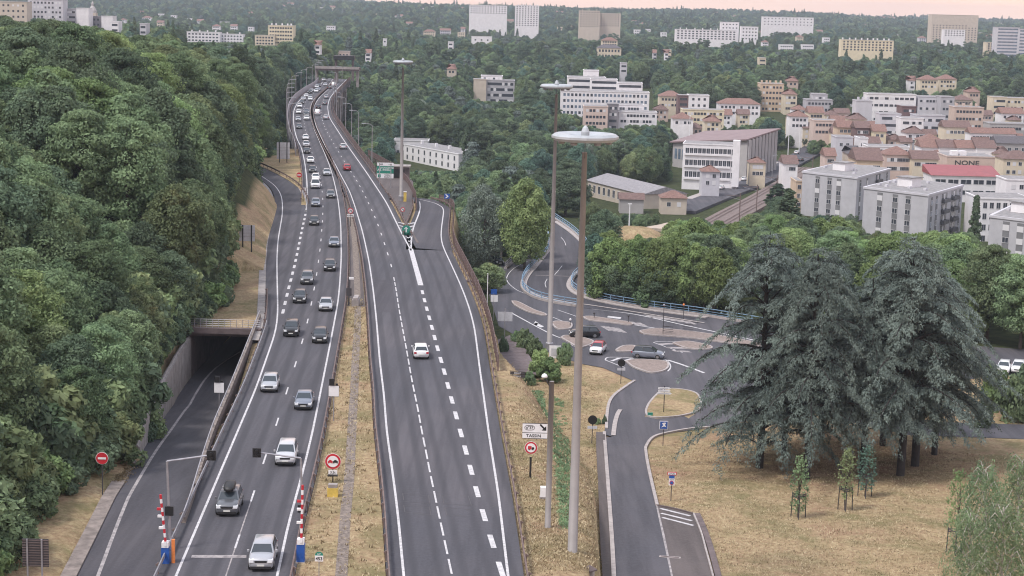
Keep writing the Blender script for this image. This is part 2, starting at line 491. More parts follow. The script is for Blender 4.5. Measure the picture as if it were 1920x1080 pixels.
# dig: ramp cut and tunnel
yw0_ = G(268,850,-1.5).y
def terrain_cut(x, y):
    z = terrain(x, y)
    yy = np.clip(y, 100, Y_PORTAL+1)
    pl = X(PL, yy) - np.where((y > yw0_ - 1), 0.9, 0.25); pr = X(PR, yy) + 0.4
    rz_ = ramp_z(y)
    inside = (x > pl) & (x < pr) & (y < Y_PORTAL + 45) & (y > 60)
    z = np.where(inside, np.minimum(z, rz_ - 0.3), z)
    # the bank beside the ramp, before the retaining wall starts, slopes down to it
    dl = pl - x
    bank = rz_ + 0.1 + dl*0.32
    near = (dl >= 0) & (dl < 11) & (y < 150) & (y > 60)
    z = np.where(near, np.minimum(z, bank), z)
    lowm = (y > 60) & (y < 200) & (x > X(QL, np.clip(y, 90, 190)) - 1.6) & (x < X(QR, np.clip(y, 90, 190)) + 8)
    z = np.where(lowm, np.minimum(z, low_z(y) - 0.12), z)
    lawn_ = (y < 200) & (x > X(QR, np.clip(y, 90, 190)) + 0.3)
    z = np.where(lawn_, low_z(y) + 0.02 + 0*x, z)
    tun = (y > Y_PORTAL - 0.2) & (y < Y_PORTAL + 42) & (x > X(PL, Y_PORTAL) - 1.2) & (x < X(LR, np.clip(y, 60, 400)) - 1)
    z = np.where(tun, np.minimum(z, -6.4), z)
    return z

def px_in(poly, x, y):
    n = len(poly); ins = np.zeros(np.shape(x), bool); j = n-1
    for i in range(n):
        xi, yi = poly[i]; xj, yj = poly[j]
        c = ((yi > y) != (yj > y)) & (x < (xj-xi)*(y-yi)/((yj-yi) if yj != yi else 1e-9) + xi)
        ins ^= c; j = i
    return ins

rows = [-120, -60, 0, 40]
dcur = 60.0
while dcur < 9000:
    rows.append(dcur); dcur *= 1.0085 if dcur < 700 else 1.02
rows = np.array(rows)
cols = np.linspace(-1, 1, 321); cols = np.sign(cols)*np.abs(cols)**1.15
YY, CC = np.meshgrid(rows, cols, indexing='ij')
XX = CC*(np.maximum(YY, 0)*0.48 + 60)
ZZ = terrain_cut(XX, YY)
nr, nc = XX.shape
vid = np.arange(nr*nc).reshape(nr, nc)
quads = np.stack([vid[:-1,:-1], vid[:-1,1:], vid[1:,1:], vid[1:,:-1]], -1).reshape(-1, 4)
me = fast_mesh('ground', np.stack([XX, YY, ZZ], -1), quads, None)
me.polygons.foreach_set('use_smooth', [True]*len(me.polygons))
# where the grass is dry and open (1) and where it is the shaded, green floor of the woods (0)
LE = left_edge(np.clip(YY, 60, Y_END)); RE = right_edge(np.clip(YY, 60, Y_END))
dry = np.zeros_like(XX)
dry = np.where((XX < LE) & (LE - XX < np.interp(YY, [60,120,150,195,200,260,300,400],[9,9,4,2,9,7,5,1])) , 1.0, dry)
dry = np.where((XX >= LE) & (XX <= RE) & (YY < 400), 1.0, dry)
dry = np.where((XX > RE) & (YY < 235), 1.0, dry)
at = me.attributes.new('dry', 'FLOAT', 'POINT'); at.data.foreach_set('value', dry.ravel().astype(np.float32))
m, nt, b = new_mat('ground_soil_and_grass')
tc = nt.nodes.new('ShaderNodeTexCoord').outputs['Object']
a = nt.nodes.new('ShaderNodeAttribute'); a.attribute_name = 'dry'
straw = ramp(nt, noise(nt, 2.2, tc, 8, 0.75), [(0.30,(0.20,0.135,0.085)),(0.45,(0.33,0.235,0.145)),(0.58,(0.44,0.34,0.205)),(0.72,(0.57,0.47,0.31))])
earth = mixc(nt, ramp(nt, noise(nt, 0.12, tc, 4), [(0.5,0.0),(0.68,0.5)]), straw, (0.27,0.155,0.11))
greenp = ramp(nt, noise(nt, 0.16, tc, 6, 0.7, 0.5), [(0.46,0.0),(0.64,0.75)])
dryc = mixc(nt, greenp, earth, (0.17,0.16,0.075))
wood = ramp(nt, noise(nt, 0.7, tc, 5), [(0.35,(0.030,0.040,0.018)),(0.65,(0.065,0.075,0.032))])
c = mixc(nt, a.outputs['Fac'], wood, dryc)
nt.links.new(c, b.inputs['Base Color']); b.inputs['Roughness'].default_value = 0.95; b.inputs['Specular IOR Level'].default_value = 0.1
bu = nd(nt, 'ShaderNodeBump', Strength=0.8); bu.inputs['Distance'].default_value = 0.25
nt.links.new(noise(nt, 2.6, tc, 6, 0.8), bu.inputs['Height']); nt.links.new(bu.outputs['Normal'], b.inputs['Normal'])
M['ground'] = m
me.materials.append(m)
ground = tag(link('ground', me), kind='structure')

# ------------------------------------------------------------------ motorway sheets
def strip(name, fl, fr, y0, y1, z, m, step=2.0, thick=None, nx=1, kind='structure', mb=None):
    """sheet between two x(y) functions; thick gives a solid slab"""
    n = max(2, int((y1-y0)/step)+1)
    ys = np.linspace(y0, y1, n); xl = fl(ys); xr = fr(ys)
    zz = z(ys) if callable(z) else np.full(n, float(z))
    own = mb is None
    if own: mb = MB()
    vs = []; fs = []
    for i in range(n):
        for k in range(nx+1):
            t = k/nx; vs.append((xl[i]*(1-t)+xr[i]*t, ys[i], zz[i]))
    for i in range(n-1):
        for k in range(nx):
            a_ = i*(nx+1)+k; fs.append((a_, a_+1, a_+nx+2, a_+nx+1))
    if thick:
        o = len(vs)
        for i in range(n): vs += [(xl[i], ys[i], zz[i]-thick), (xr[i], ys[i], zz[i]-thick)]
        for i in range(n-1):
            l0 = i*(nx+1); l1 = (i+1)*(nx+1); r0 = l0+nx; r1 = l1+nx; b0 = o+2*i; b1 = o+2*i+2
            fs += [(l0, l1, b1, b0), (r1, r0, b0+1, b1+1), (b0, b1, b1+1, b0+1)]
        fs += [(0, o, o+1, nx), ((n-1)*(nx+1), (n-1)*(nx+1)+nx, o+2*n-1, o+2*n-2)]
    mb.add(vs, fs)
    if own:
        o_ = mb.build(name, m)
        return tag(o_, kind=kind) if kind else o_
def lat(o, c):
    me = o.data; co = np.empty(len(me.vertices)*3, dtype=np.float32); me.vertices.foreach_get('co', co); co = co.reshape(-1,3)
    a_ = me.attributes.new('lat', 'FLOAT', 'POINT'); a_.data.foreach_set('value', (co[:,0] - X(c, co[:,1].astype(float))).astype(np.float32))
off = lambda c, d: (lambda y: X(c, y) + d)
ZA = 0.0
y_slip = ypx(490, 330)
y_left_start = ypx(577, 352)
def left_bound(y):
    # asphalt edge: with slip road until the slip road leaves, then the viaduct edge
    return np.where(y < Y_MERGE, X(LL, y)-1.6, X(LM, y) - np.interp(y, [Y_MERGE, 430], [1.0, 1.2]))
VI0 = 352.0   # where the viaduct begins
strip('motorway_road', lambda y: np.where(y < Y_MERGE, X(LL, y)-1.6, X(LM, y)-1.0), off(LR, 1.2), 90, VI0, ZA, M['asphalt'], 2, nx=24)
lat(COL.objects[-1], LC)
strip('motorway_road', off(RL, -1.2), lambda y: np.where(y < Y_GORE, X(RR, y)+1.1, X(GL, y)+1.0), 90, VI0, ZA, M['asphalt'], 2, nx=30)
lat(COL.objects[-1], RC)
# slip road that merges on the left, beyond the nose
SR = curve([(575,397),(571,372),(561,352),(541,338),(521,327),(503,318),(488,312)])
strip('slip_road', off(LL, -1.4), lambda y: np.maximum(X(SR, y), X(LL, y)-1.3), Y_MERGE-.5, y_slip+22, ZA-.003, M['asphalt_new'], 1.5, nx=3)
vg = strip('dry_verge', lambda y: X(SR, y)+.15, lambda y: X(LM, y)-1.0, Y_MERGE+9, 462, ZA+.03, M['ground'], 1.5, thick=5, nx=3)
at = vg.data.attributes.new('dry', 'FLOAT', 'POINT'); at.data.foreach_set('value', [1.0]*len(vg.data.vertices))
# exit slip beyond the gore
Y_RTOP = ypx(812, 374)
strip('slip_road', lambda y: X(GR, np.clip(y, 0, ypx(786, 376)))-0.8, lambda y: X(RR, y)+1.3, Y_GORE, Y_RTOP, ZA, M['asphalt_new'], 1.5, nx=3)
mb = MB()
p_ = [G(830,380), G(812,374), G(786,371), G(760,369), G(742,368), G(742,374), G(760,376), G(780,378), G(786,382)]
tp = [(q.x, q.y) for q in p_]
mb.add([(q[0], q[1], -0.004) for q in tp], [tuple(range(len(tp)))])
struct('slip_road', mb, M['asphalt_new'])
# paved triangle between main line and exit
strip('paved_verge', lambda y: X(GL, y)+1.6, lambda y: np.maximum(X(GL,y)+2.0, np.where(y < ypx(786,376), X(GR, np.minimum(y, ypx(786,376)))-1.4, np.interp(y, [ypx(786,376), ypx(765,340), ypx(740,318)], [G(786,376).x-1.4, G(772,345).x, G(738,318).x]))), Y_GORE+8, 400, 0.05, M['asphalt_old'], 2, thick=6, nx=2)
# viaduct decks, one per carriageway, with a real depth
vl = thing('viaduct', 'long curving road viaduct crossing the wooded valley in the distance', 'viaduct')
strip('deck', lambda y: X(LM, y)-2.2, lambda y: X(LR, y)+1.2, VI0, Y_END+25, 0.0, M['asphalt'], 4, thick=2.2, nx=16, kind=None).parent = vl
strip('deck', lambda y: X(RL, y)-1.2, lambda y: X(GL, y)+1.9, VI0, Y_END+25, 0.0, M['asphalt'], 4, thick=2.2, nx=16, kind=None).parent = vl
dk_ = [o for o in COL.objects if o.name.startswith('deck')]; lat(dk_[0], LC); lat(dk_[1], RC)
for yv in np.arange(395, Y_END+40, 42):
    for cA, cB in ((LM, LR), (RL, GL)):
        xm = (X(cA, yv)+X(cB, yv))/2; zb = float(terrain(xm, yv)) - 1
        pb = MB().box(xm-2.6, xm+2.6, yv-0.9, yv+0.9, zb, -2.2)
        pb.box(xm-4.2, xm+4.2, yv-1.1, yv+1.1, -3.0, -2.21)
        pb.build('pier', M['concrete'], vl)

# ------------------------------------------------------------------ markings (sheets 4 mm up), one object per painted line
def line(name, c, y0, y1, w, m='paint', z=0.004, dy=0.0, label=None):
    return strip(name, off(c, -w/2+dy), off(c, w/2+dy), y0, y1, z, M[m], 2.0 if y1 < 360 else 4.0)
Z4 = 0.012
edge = [('edge_line', LL, 90, ypx(490,330), .19), ('edge_line', LR, 90, Y_END+20, .19), ('edge_line', RL, 90, Y_END+20, .19),
        ('edge_line', RR, 90, Y_RTOP, .19), ('edge_line', LM, Y_MERGE-2, Y_END+20, .25), ('edge_line', GL, Y_GORE-1, Y_END+20, .25), ('edge_line', GR, Y_GORE, ypx(786,378), .25)]
for nme, c_, a_, b_, w_ in edge: line(nme, c_, a_, b_, w_, z=Z4)
line('edge_line', RT, ypx(789,535), Y_GORE+1, 0.75, z=Z4)
mbw = MB()
def dashes(c, ys, L, w, m='paint', name='lane_line'):
    """one stroke centred on each y, all the strokes of one line are one painted line"""
    mb = MB()
    for yc in ys:
        strip('', off(c, -w/2), off(c, w/2), yc-L/2, yc+L/2, Z4, None, L/2, mb=mb)
    return struct(name, mb, M[m])
def yl(c_px): return [ypx(a, b) for a, b in c_px]
t1 = yl([(445,1015),(474,930),(496,861),(520,791),(538,733),(554,683),(567,640),(577,602),(584,569),(589,541),(594,514),(597,490),(600,469),(602,450),(603,432),(605,415),(605,401),(606,387)])
t1 += list(np.arange(t1[-1]+13, Y_END, 13))
dashes(LC, t1, 3.2, 0.15)
strip('lane_line', off(LC,-.05), off(LC,.05), 95, ypx(474,930), Z4-0.004, M['paint_old'])
dashes(LM, list(np.arange(ypx(529,584), Y_MERGE, 6.3)), 3.0, 0.38)
t3 = yl([(844,1062),(836,1026),(829,992),(822,961),(816,932),(810,903),(804,876),(800,852),(795,829)])
t3 += list(np.arange(t3[-1]+4.45, ypx(738,520), 4.45))
dashes(RC, t3, 3.3, 0.15)
t4 = yl([(734,498),(727,476),(721,457),(715,439),(709,422),(703,407),(697,394),(691,381),(686,370),(680,359),(675,349),(669,339),(664,331),(658,322)])
t4 += list(np.arange(t4[-1]+13, Y_END, 13))
dashes(RC, t4, 3.2, 0.17)
dashes(RT, yl([(939,1067),(922,1015),(907,966),(894,922),(883,881),(873,844),(864,812),(855,779),(847,750),(840,723),(833,697),(827,675),(820,653),(815,633),(810,614),(805,596),(800,579),(796,563),(792,548)]), 3.2, 0.40)
# chevrons of the exit gore
mb = MB()
for k in range(7):
    y0 = Y_GORE + 4 + k*4.6
    xa = float(X(GL, y0)); xb = float(X(GR, y0)); xm = (xa+xb)/2; th = 1.3
    xa2 = float(X(GL, y0+3)); xb2 = float(X(GR, y0+3))
    mb.add([(xa+.1,y0+2.2,Z4),(xm,y0,Z4),(xb-.1,y0+2.2,Z4),(xb2-.1,y0+2.2+th,Z4),(xm,y0+th,Z4),(xa2+.1,y0+2.2+th,Z4)], [(0,1,4,5),(1,2,3,4)])
struct('chevron_marking', mb, M['paint'])
# merge nose and stop line on the left carriageway
q = [G(574,394), G(576,352), G(558,350), G(570,372)]
struct('gore_marking', MB().add([(p.x, p.y, Z4) for p in q], [(0,1,2,3)]), M['paint_old'])
q = [G(358,1046), G(462,1046), G(462,1041), G(360,1041)]
struct('stop_line', MB().add([(p.x, p.y, Z4) for p in q], [(0,1,2,3)]), M['paint_old'])

# induction loop cuts and tar seams in the asphalt
mb = MB()
for (x0, y0, x1, y1) in [(755,925,803,930),(755,940,803,944),(755,925,757,938),(803,928,806,944),(830,930,878,930),(832,944,884,948),(830,930,832,944),(878,930,884,948),(757,947,806,952),(757,960,808,966),(757,947,759,960),(805,950,808,966),(834,952,886,956),(838,966,890,968),(834,952,838,966),(912,955,937,945),(700,528,745,533)]:
    a_ = G(x0,y0); b_ = G(x1,y1); d_ = (b_-a_).normalized(); n_ = Vector((-d_.y, d_.x, 0))*0.035
    mb.add([(p.x, p.y, 0.008) for p in (a_-n_, b_-n_, b_+n_, a_+n_)], [(0,1,2,3)])
struct('tar_seam', mb, M['dark_post'])
# a fresher patch of asphalt between the two surfaces
strip('asphalt_patch', off(RL, 0.2), lambda y: X(RC, y)-0.4, ypx(700,585), ypx(695,524), 0.004, M['asphalt_new'])

# ------------------------------------------------------------------ median: worn soil strip with a gravel drain
strip('median_strip', off(LR, 1.25), off(RL, -1.25), 90, 350, 0.03, M['ground'], 1.5, nx=3)
am = [o for o in COL.objects if o.name.startswith('median_strip')][0].data
at = am.attributes.new('dry', 'FLOAT', 'POINT'); at.data.foreach_set('value', [1.0]*len(am.vertices))
M['gravel'] = mat('drain_gravel', (0.15,0.12,0.105), 0.95, 0.45, 3.0, bump=0.8, col2=(0.30,0.245,0.21))
DR = curve([(640,1080),(648,960),(655,900),(660,800),(664,740),(667,660),(671,600),(670,545),(668,500),(664,440),(656,400)])
strip('drain', off(DR, -.42), off(DR, .42), 90, ypx(656,400), 0.05, M['gravel'], 1.0)
strip('paved_verge', off(LR, 1.3), off(RL, -1.3), ypx(665,575), 350, 0.045, M['asphalt_old'], 2)
strip('paved_verge', lambda y: X(LL,y)-2.6, lambda y: X(LL,y)-1.62, 200, ypx(490,330), 0.02, M['concrete'], 2)

# ------------------------------------------------------------------ the ramp that dips under the motorway
rampf = lambda y: ramp_z(y)
def pr2(y): return np.minimum(X(PR, y), X(LL, y) - 2.2)
strip('ramp_road', lambda y: X(PL, y), lambda y: np.where(y < Y_PORTAL, np.minimum(X(PR, y), X(LL,y)-1.5), np.minimum(X(PR, Y_PORTAL) + (y-Y_PORTAL)*1.0 + 8, X(RL, y)-2)), 90, Y_PORTAL+40, lambda y: ramp_z(y) + 0.02, M['asphalt_new'], 2, nx=3)
strip('edge_line', off(PW, -.13), off(PW, .13), 90, Y_PORTAL+16, lambda y: ramp_z(y)+0.032, M['paint_old'], 2)
M['gutter'] = mat('gutter_stone', (0.21,0.175,0.16), 0.9, 0.4, 1.2, bump=0.4)
# stone gutter along its left side
strip('gutter', off(PL, -1.1), off(PL, -0.02), 90, ypx(262,855,-1.5), lambda y: ramp_z(y)+0.14, M['gutter'], 1.5, thick=0.6)
# left retaining wall of cast panels
yw0, yw1 = ypx(268,850,-1.5), Y_PORTAL
wt = thing('retaining_wall', 'pale concrete panel retaining wall beside the dipping ramp', 'wall')
def wall_top(y): return ramp_z(y) + np.interp(y, [yw0, yw0+5, yw1-18, yw1], [0.8, 2.2, 4.4, 4.9])
yy_ = yw0
while yy_ < yw1:
    y2 = min(yy_+2.4, yw1); xa, xb = float(X(PL, yy_)), float(X(PL, y2-0.05)); za, zb = float(wall_top(yy_)), float(wall_top(y2)); r0 = float(ramp_z(y2))-0.5
    mb = MB().add([(xa,yy_,r0),(xb,y2-.05,r0),(xb-.5,y2-.05,r0),(xa-.5,yy_,r0),(xa,yy_,za),(xb,y2-.05,zb),(xb-.5,y2-.05,zb),(xa-.5,yy_,za)],
                  [(3,2,1,0),(4,5,6,7),(0,1,5,4),(1,2,6,5),(2,3,7,6),(3,0,4,7)])
    mb.build('wall_panel', M['concrete'], wt); yy_ = y2
mb = MB(); n_ = 40
for i in range(n_):
    ya = yw0+(yw1-yw0)*i/n_; yb = yw0+(yw1-yw0)*(i+1)/n_
    mb.tube([(float(X(PL,ya))-0.25, ya, float(wall_top(ya))+0.06), (float(X(PL,yb))-0.25, yb, float(wall_top(yb))+0.06)], 0.12, 6)
mb.build('coping', M['concrete'], wt)
# right retaining wall under the motorway
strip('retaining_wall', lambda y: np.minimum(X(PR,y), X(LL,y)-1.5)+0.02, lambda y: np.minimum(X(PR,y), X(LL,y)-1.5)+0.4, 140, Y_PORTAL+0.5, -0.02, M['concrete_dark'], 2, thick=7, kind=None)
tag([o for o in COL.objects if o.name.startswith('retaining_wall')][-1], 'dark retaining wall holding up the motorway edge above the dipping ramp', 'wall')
# tunnel portal: lid with grass on it, beam, side walls, back
pt = thing('tunnel_portal', 'dark tunnel mouth with concrete beam where the ramp dives under the motorway', 'tunnel')
xpl = float(X(PL, Y_PORTAL)); xpr = float(X(LL, Y_PORTAL))-1.62
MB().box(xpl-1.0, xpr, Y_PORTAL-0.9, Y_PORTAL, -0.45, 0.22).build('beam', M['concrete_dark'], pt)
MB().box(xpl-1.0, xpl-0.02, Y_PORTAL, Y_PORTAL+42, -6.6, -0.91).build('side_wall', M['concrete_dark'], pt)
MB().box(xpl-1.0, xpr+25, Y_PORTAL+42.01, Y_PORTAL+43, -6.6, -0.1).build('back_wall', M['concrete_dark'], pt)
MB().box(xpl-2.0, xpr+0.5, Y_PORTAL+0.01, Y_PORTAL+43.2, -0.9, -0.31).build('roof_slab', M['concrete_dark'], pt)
rl_ = MB()
for k in range(14):
    xx = xpl-0.9+(xpr-xpl+0.8)*k/13
    rl_.tube([(xx,Y_PORTAL-.6,.25),(xx,Y_PORTAL-.6,1.25)], .03, 5)
for zz in (.5,.75,1.0,1.25): rl_.tube([(xpl-.9,Y_PORTAL-.6,zz),(xpr-.1,Y_PORTAL-.6,zz)], .025, 5)
rl_.build('railing', M['galv'], pt)
lid = strip('grass_bank', lambda y: X(PL, Y_PORTAL)-3+0*y, lambda y: X(LL, y)-1.63, Y_PORTAL-0.05, Y_PORTAL+46, lambda y: -0.05+0*y, M['ground'], 2, nx=6)
at = lid.data.attributes.new('dry', 'FLOAT', 'POINT'); at.data.foreach_set('value', [1.0]*len(lid.data.vertices))
# ------------------------------------------------------------------ trees: prototypes
def leaf_cloud(centres, radii, n_per, size, flat=1.0, up=0.25, seed=0, droop=0.0, fill=0.25):
    """leaf clumps: small quads on and just inside the surface of many lobes"""
    r = np.random.default_rng(seed)
    C = np.repeat(np.asarray(centres), n_per, axis=0); R = np.repeat(np.asarray(radii), n_per)
    n = len(C)
    d = r.normal(size=(n,3)); d[:,2] += 0.25; d /= np.linalg.norm(d, axis=1, keepdims=True)
    rr = R*(1 - fill*r.random(n)**2 + 0.10*r.normal(size=n))
    P = C + d*rr[:,None]*np.array([1,1,flat])
    nrm = d + 0.55*r.normal(size=(n,3)); nrm[:,2] += up; nrm /= np.linalg.norm(nrm, axis=1, keepdims=True)
    t = np.cross(nrm, r.normal(size=(n,3))); t /= np.linalg.norm(t, axis=1, keepdims=True)
    b = np.cross(nrm, t)
    s = size*(0.6+0.8*r.random(n))[:,None]
    q = np.stack([P - t*s, P - b*s*0.55, P + t*s, P + b*s*0.55], 1)
    q[:,0,2] -= droop*s[:,0]; 
    return q
def cloud_mesh(name, q, m):
    n = len(q)
    return fast_mesh(name, q.reshape(-1,3), np.arange(n*4).reshape(n,4), m)
def crown(name, m, h0, h1, r, lobes=34, n_per=210, size=0.34, shape='round', seed=0, flat=0.8):
    rr = np.random.default_rng(seed); cs = []; rs = []
    H = h1-h0
    for i in range(lobes):
        u = (i+0.5)/lobes; zt = u
        if shape == 'round': prof = math.sqrt(max(0.02, 1-(2*zt-0.85)**2/1.35))
        elif shape == 'cone': prof = max(0.08, (1-zt)**0.75)
        elif shape == 'poplar': prof = max(0.25, math.sin(PI*(0.15+0.8*zt)))
        elif shape == 'umbrella': prof = 1.0 if zt > 0.35 else 0.5+zt
        a = i*2.39996 + rr.random()*0.9
        lr = r*(0.22+0.24*rr.random())*(0.75 if zt > 0.85 else 1)
        rad_ = max(0.0, r*prof-lr*0.75)*(0.6+0.52*math.sqrt(rr.random()))
        cs.append((math.cos(a)*rad_, math.sin(a)*rad_, h0+lr*0.5+(H-lr*1.1)*zt + rr.normal()*0.3)); rs.append(lr)
    q = leaf_cloud(cs, rs, n_per, size, flat, seed=seed)
    return cloud_mesh(name, q, m), cs
def trunk_mesh(name, h, r, cs, m, seed=0, lean=0.0, nl=7):
    rr = random.Random(seed); mb = MB()
    pts = [(0,0,-0.6),(0.1*rr.uniform(-1,1),0.1*rr.uniform(-1,1),h*0.35),(rr.uniform(-.3,.3)+lean,rr.uniform(-.3,.3),h*0.75),(rr.uniform(-.4,.4)+lean,rr.uniform(-.4,.4),h)]
    mb.tube(pts, [r*1.25, r, r*0.6, r*0.15], 8)
    for c in rr.sample(list(cs), min(nl, len(cs))):
        b0 = Vector(pts[1]).lerp(Vector(pts[2]), rr.uniform(0.1, 1)); e = Vector(c)
        mid_ = b0.lerp(e, 0.5) + Vector((0,0,0.5))
        mb.tube([b0, mid_, e], [r*0.45, r*0.28, r*0.08], 5, caps=False)
    return mb.mesh(name, m, smooth=True)
# kinds: name, leaf material, h0, h1, r, lobes, n_per, leaf size, shape
KINDS = {}
def kind(key, nm, lm, h0, h1, r, lobes, n_per, size, shape, seed, flat=0.8, tr=0.25, tm='bark', nl=7):
    me, cs = crown('crown', LEAF[lm], h0, h1, r, lobes, n_per, size, shape, seed, flat)
    tm_ = trunk_mesh('trunk', h0+(h1-h0)*0.8, tr, cs, M[tm], seed, nl=nl)
    KINDS[key] = dict(name=nm, crown=me, trunk=tm_, h=h1, r=r)
    return me
for s_, lm in enumerate(['mid','mid','dark','olive','mid','light']):
    kind('r%d'%s_, 'broadleaf_tree', lm, 2.2, 13+s_%3, 4.9+0.3*(s_%2), 46, 400, 0.22, 'round', 20+s_)
for s_, lm in enumerate(['mid','mid','olive']):
    kind('a%d'%s_, 'locust_tree', lm, 3.0, 15.5, 5.2, 66, 300, 0.19, 'round', 40+s_, flat=0.5)
kind('g0', 'willow_tree', 'grey', 1.0, 13, 4.6, 46, 400, 0.17, 'round', 50, flat=1.0)
for s_ in range(3): kind('p%d'%s_, 'plane_tree', 'plane', 2.5, 12.5, 4.6, 44, 330, 0.27, 'round', 60+s_)
kind('po', 'poplar_tree', 'dark', 1.0, 19, 1.9, 30, 150, 0.32, 'poplar', 70, flat=1.5)
kind('cy', 'conifer_tree', 'dark', 0.6, 15, 2.9, 34, 160, 0.34, 'cone', 71, flat=0.7)
kind('pi', 'pine_tree', 'dark', 8.0, 17, 4.6, 26, 190, 0.32, 'umbrella', 72, flat=0.45)
kind('cb', 'cedar_tree', 'cedar', 2.5, 16, 6.0, 44, 150, 0.34, 'cone', 73, flat=0.28)
def recolour(key, new, lm):
    k = KINDS[key]; me = k['crown'].copy(); me.materials[0] = LEAF[lm]
    KINDS[new] = dict(k, crown=me)
recolour('r1', 'rd', 'dark'); recolour('r3', 'rm', 'mid'); recolour('a2', 'ad', 'dark'); recolour('a0', 'al', 'light'); recolour('r2','rb','blue')

KN = {}
def ground_z(x, y):
    if Y_PORTAL - .2 < y < Y_PORTAL+43 and x > float(X(PL, Y_PORTAL)) - 2.5 and x < 0: return 0.0
    return float(terrain_cut(x, y))
def put_tree(key, x, y, z=None, s=1.0, rz=None, sz=None, label='', cat='tree', group=None):
    k = KINDS[key]
    if z is None: z = ground_z(x, y) - 0.2
    o = thing(k['name'], label, cat, (x, y, z), random.uniform(0, 2*PI) if rz is None else rz, group)
    o.scale = (s, s, s*(sz or random.uniform(0.9, 1.12)))
    c = link('crown', k['crown'], o); t = link('trunk', k['trunk'], o)
    KN[k['name']] = KN.get(k['name'], 0)+1
    return o
def scatter(x0, x1, y0, y1, sp, test, seed=0, jit=0.42):
    r = random.Random(seed); out = []; y = y0; row = 0
    while y < y1:
        x = x0 + (sp/2 if row % 2 else 0)
        while x < x1:
            a = x + r.uniform(-jit, jit)*sp; b = y + r.uniform(-jit, jit)*sp
            if test(a, b): out.append((a, b))
            x += sp
        y += sp*0.87; row += 1
    return out
def in_view(x, y, z, m=60, top=0):
    px, py = PX((x, y, z)); return -m < px < 1920+m and py > -80
# ------------------------------------------------------------------ where trees grow (right side: polygons of ground, as seen in the photograph)
JX = [(880,1400),(905,700),(890,600),(880,520),(935,500),(985,500),(1022,470),(1015,395),(1060,395),(1118,445),(1122,505),(1100,535),(1180,562),(1330,585),(1500,600),(1700,630),(1870,664),(2200,690),(2300,1400)]
NOTREE = [JX,
 [(1100,385),(1260,400),(1310,395),(1300,360),(1230,345),(1100,345)],                      # warehouse
 [(1262,345),(1262,290),(1480,280),(1600,330),(1500,345),(1480,400),(1330,440),(1300,425),(1290,370)],  # sports hall, street, railway
 [(1480,430),(1480,330),(1700,330),(1960,330),(1960,500),(1830,490),(1640,450)], # flats
 [(1230,250),(1240,192),(1420,188),(1620,196),(1960,190),(1960,340),(1560,335),(1480,285),(1420,270),(1230,260)], # town
 [(735,318),(735,290),(870,285),(875,325)],                                              # white low block
 [(1055,210),(1055,135),(1225,150),(1240,225),(1180,235),(1090,215)],
 [(880,190),(880,165),(970,165),(970,190)],
 [(1090,480),(1120,440),(1240,440),(1230,490)],
 [(1210,470),(1210,430),(1330,400),(1330,450)],
]
CLEAR = []     # (x, y, r) filled by buildings
def growable(x, y, m=2.0):
    if y < 95: return False
    le = float(left_edge(min(max(y, 60), Y_END))); re = float(right_edge(min(max(y, 60), Y_END)))
    if le - m < x < re + m and y < Y_END + 60: return False
    z = float(terrain_cut(x, y)); px, py = PX((x, y, z))
    if not (-260 < px < 2040): return False
    if x > re:
        for i_, P in enumerate(NOTREE):
            if px_in(P, np.array(px), np.array(py)) and not (i_ == 4 and vnoise(np.array(x), np.array(y), 9.0, 8) > .58): return False
    for (a, b, r) in CLEAR:
        if abs(x-a) < r and abs(y-b) < r: return False
    return True

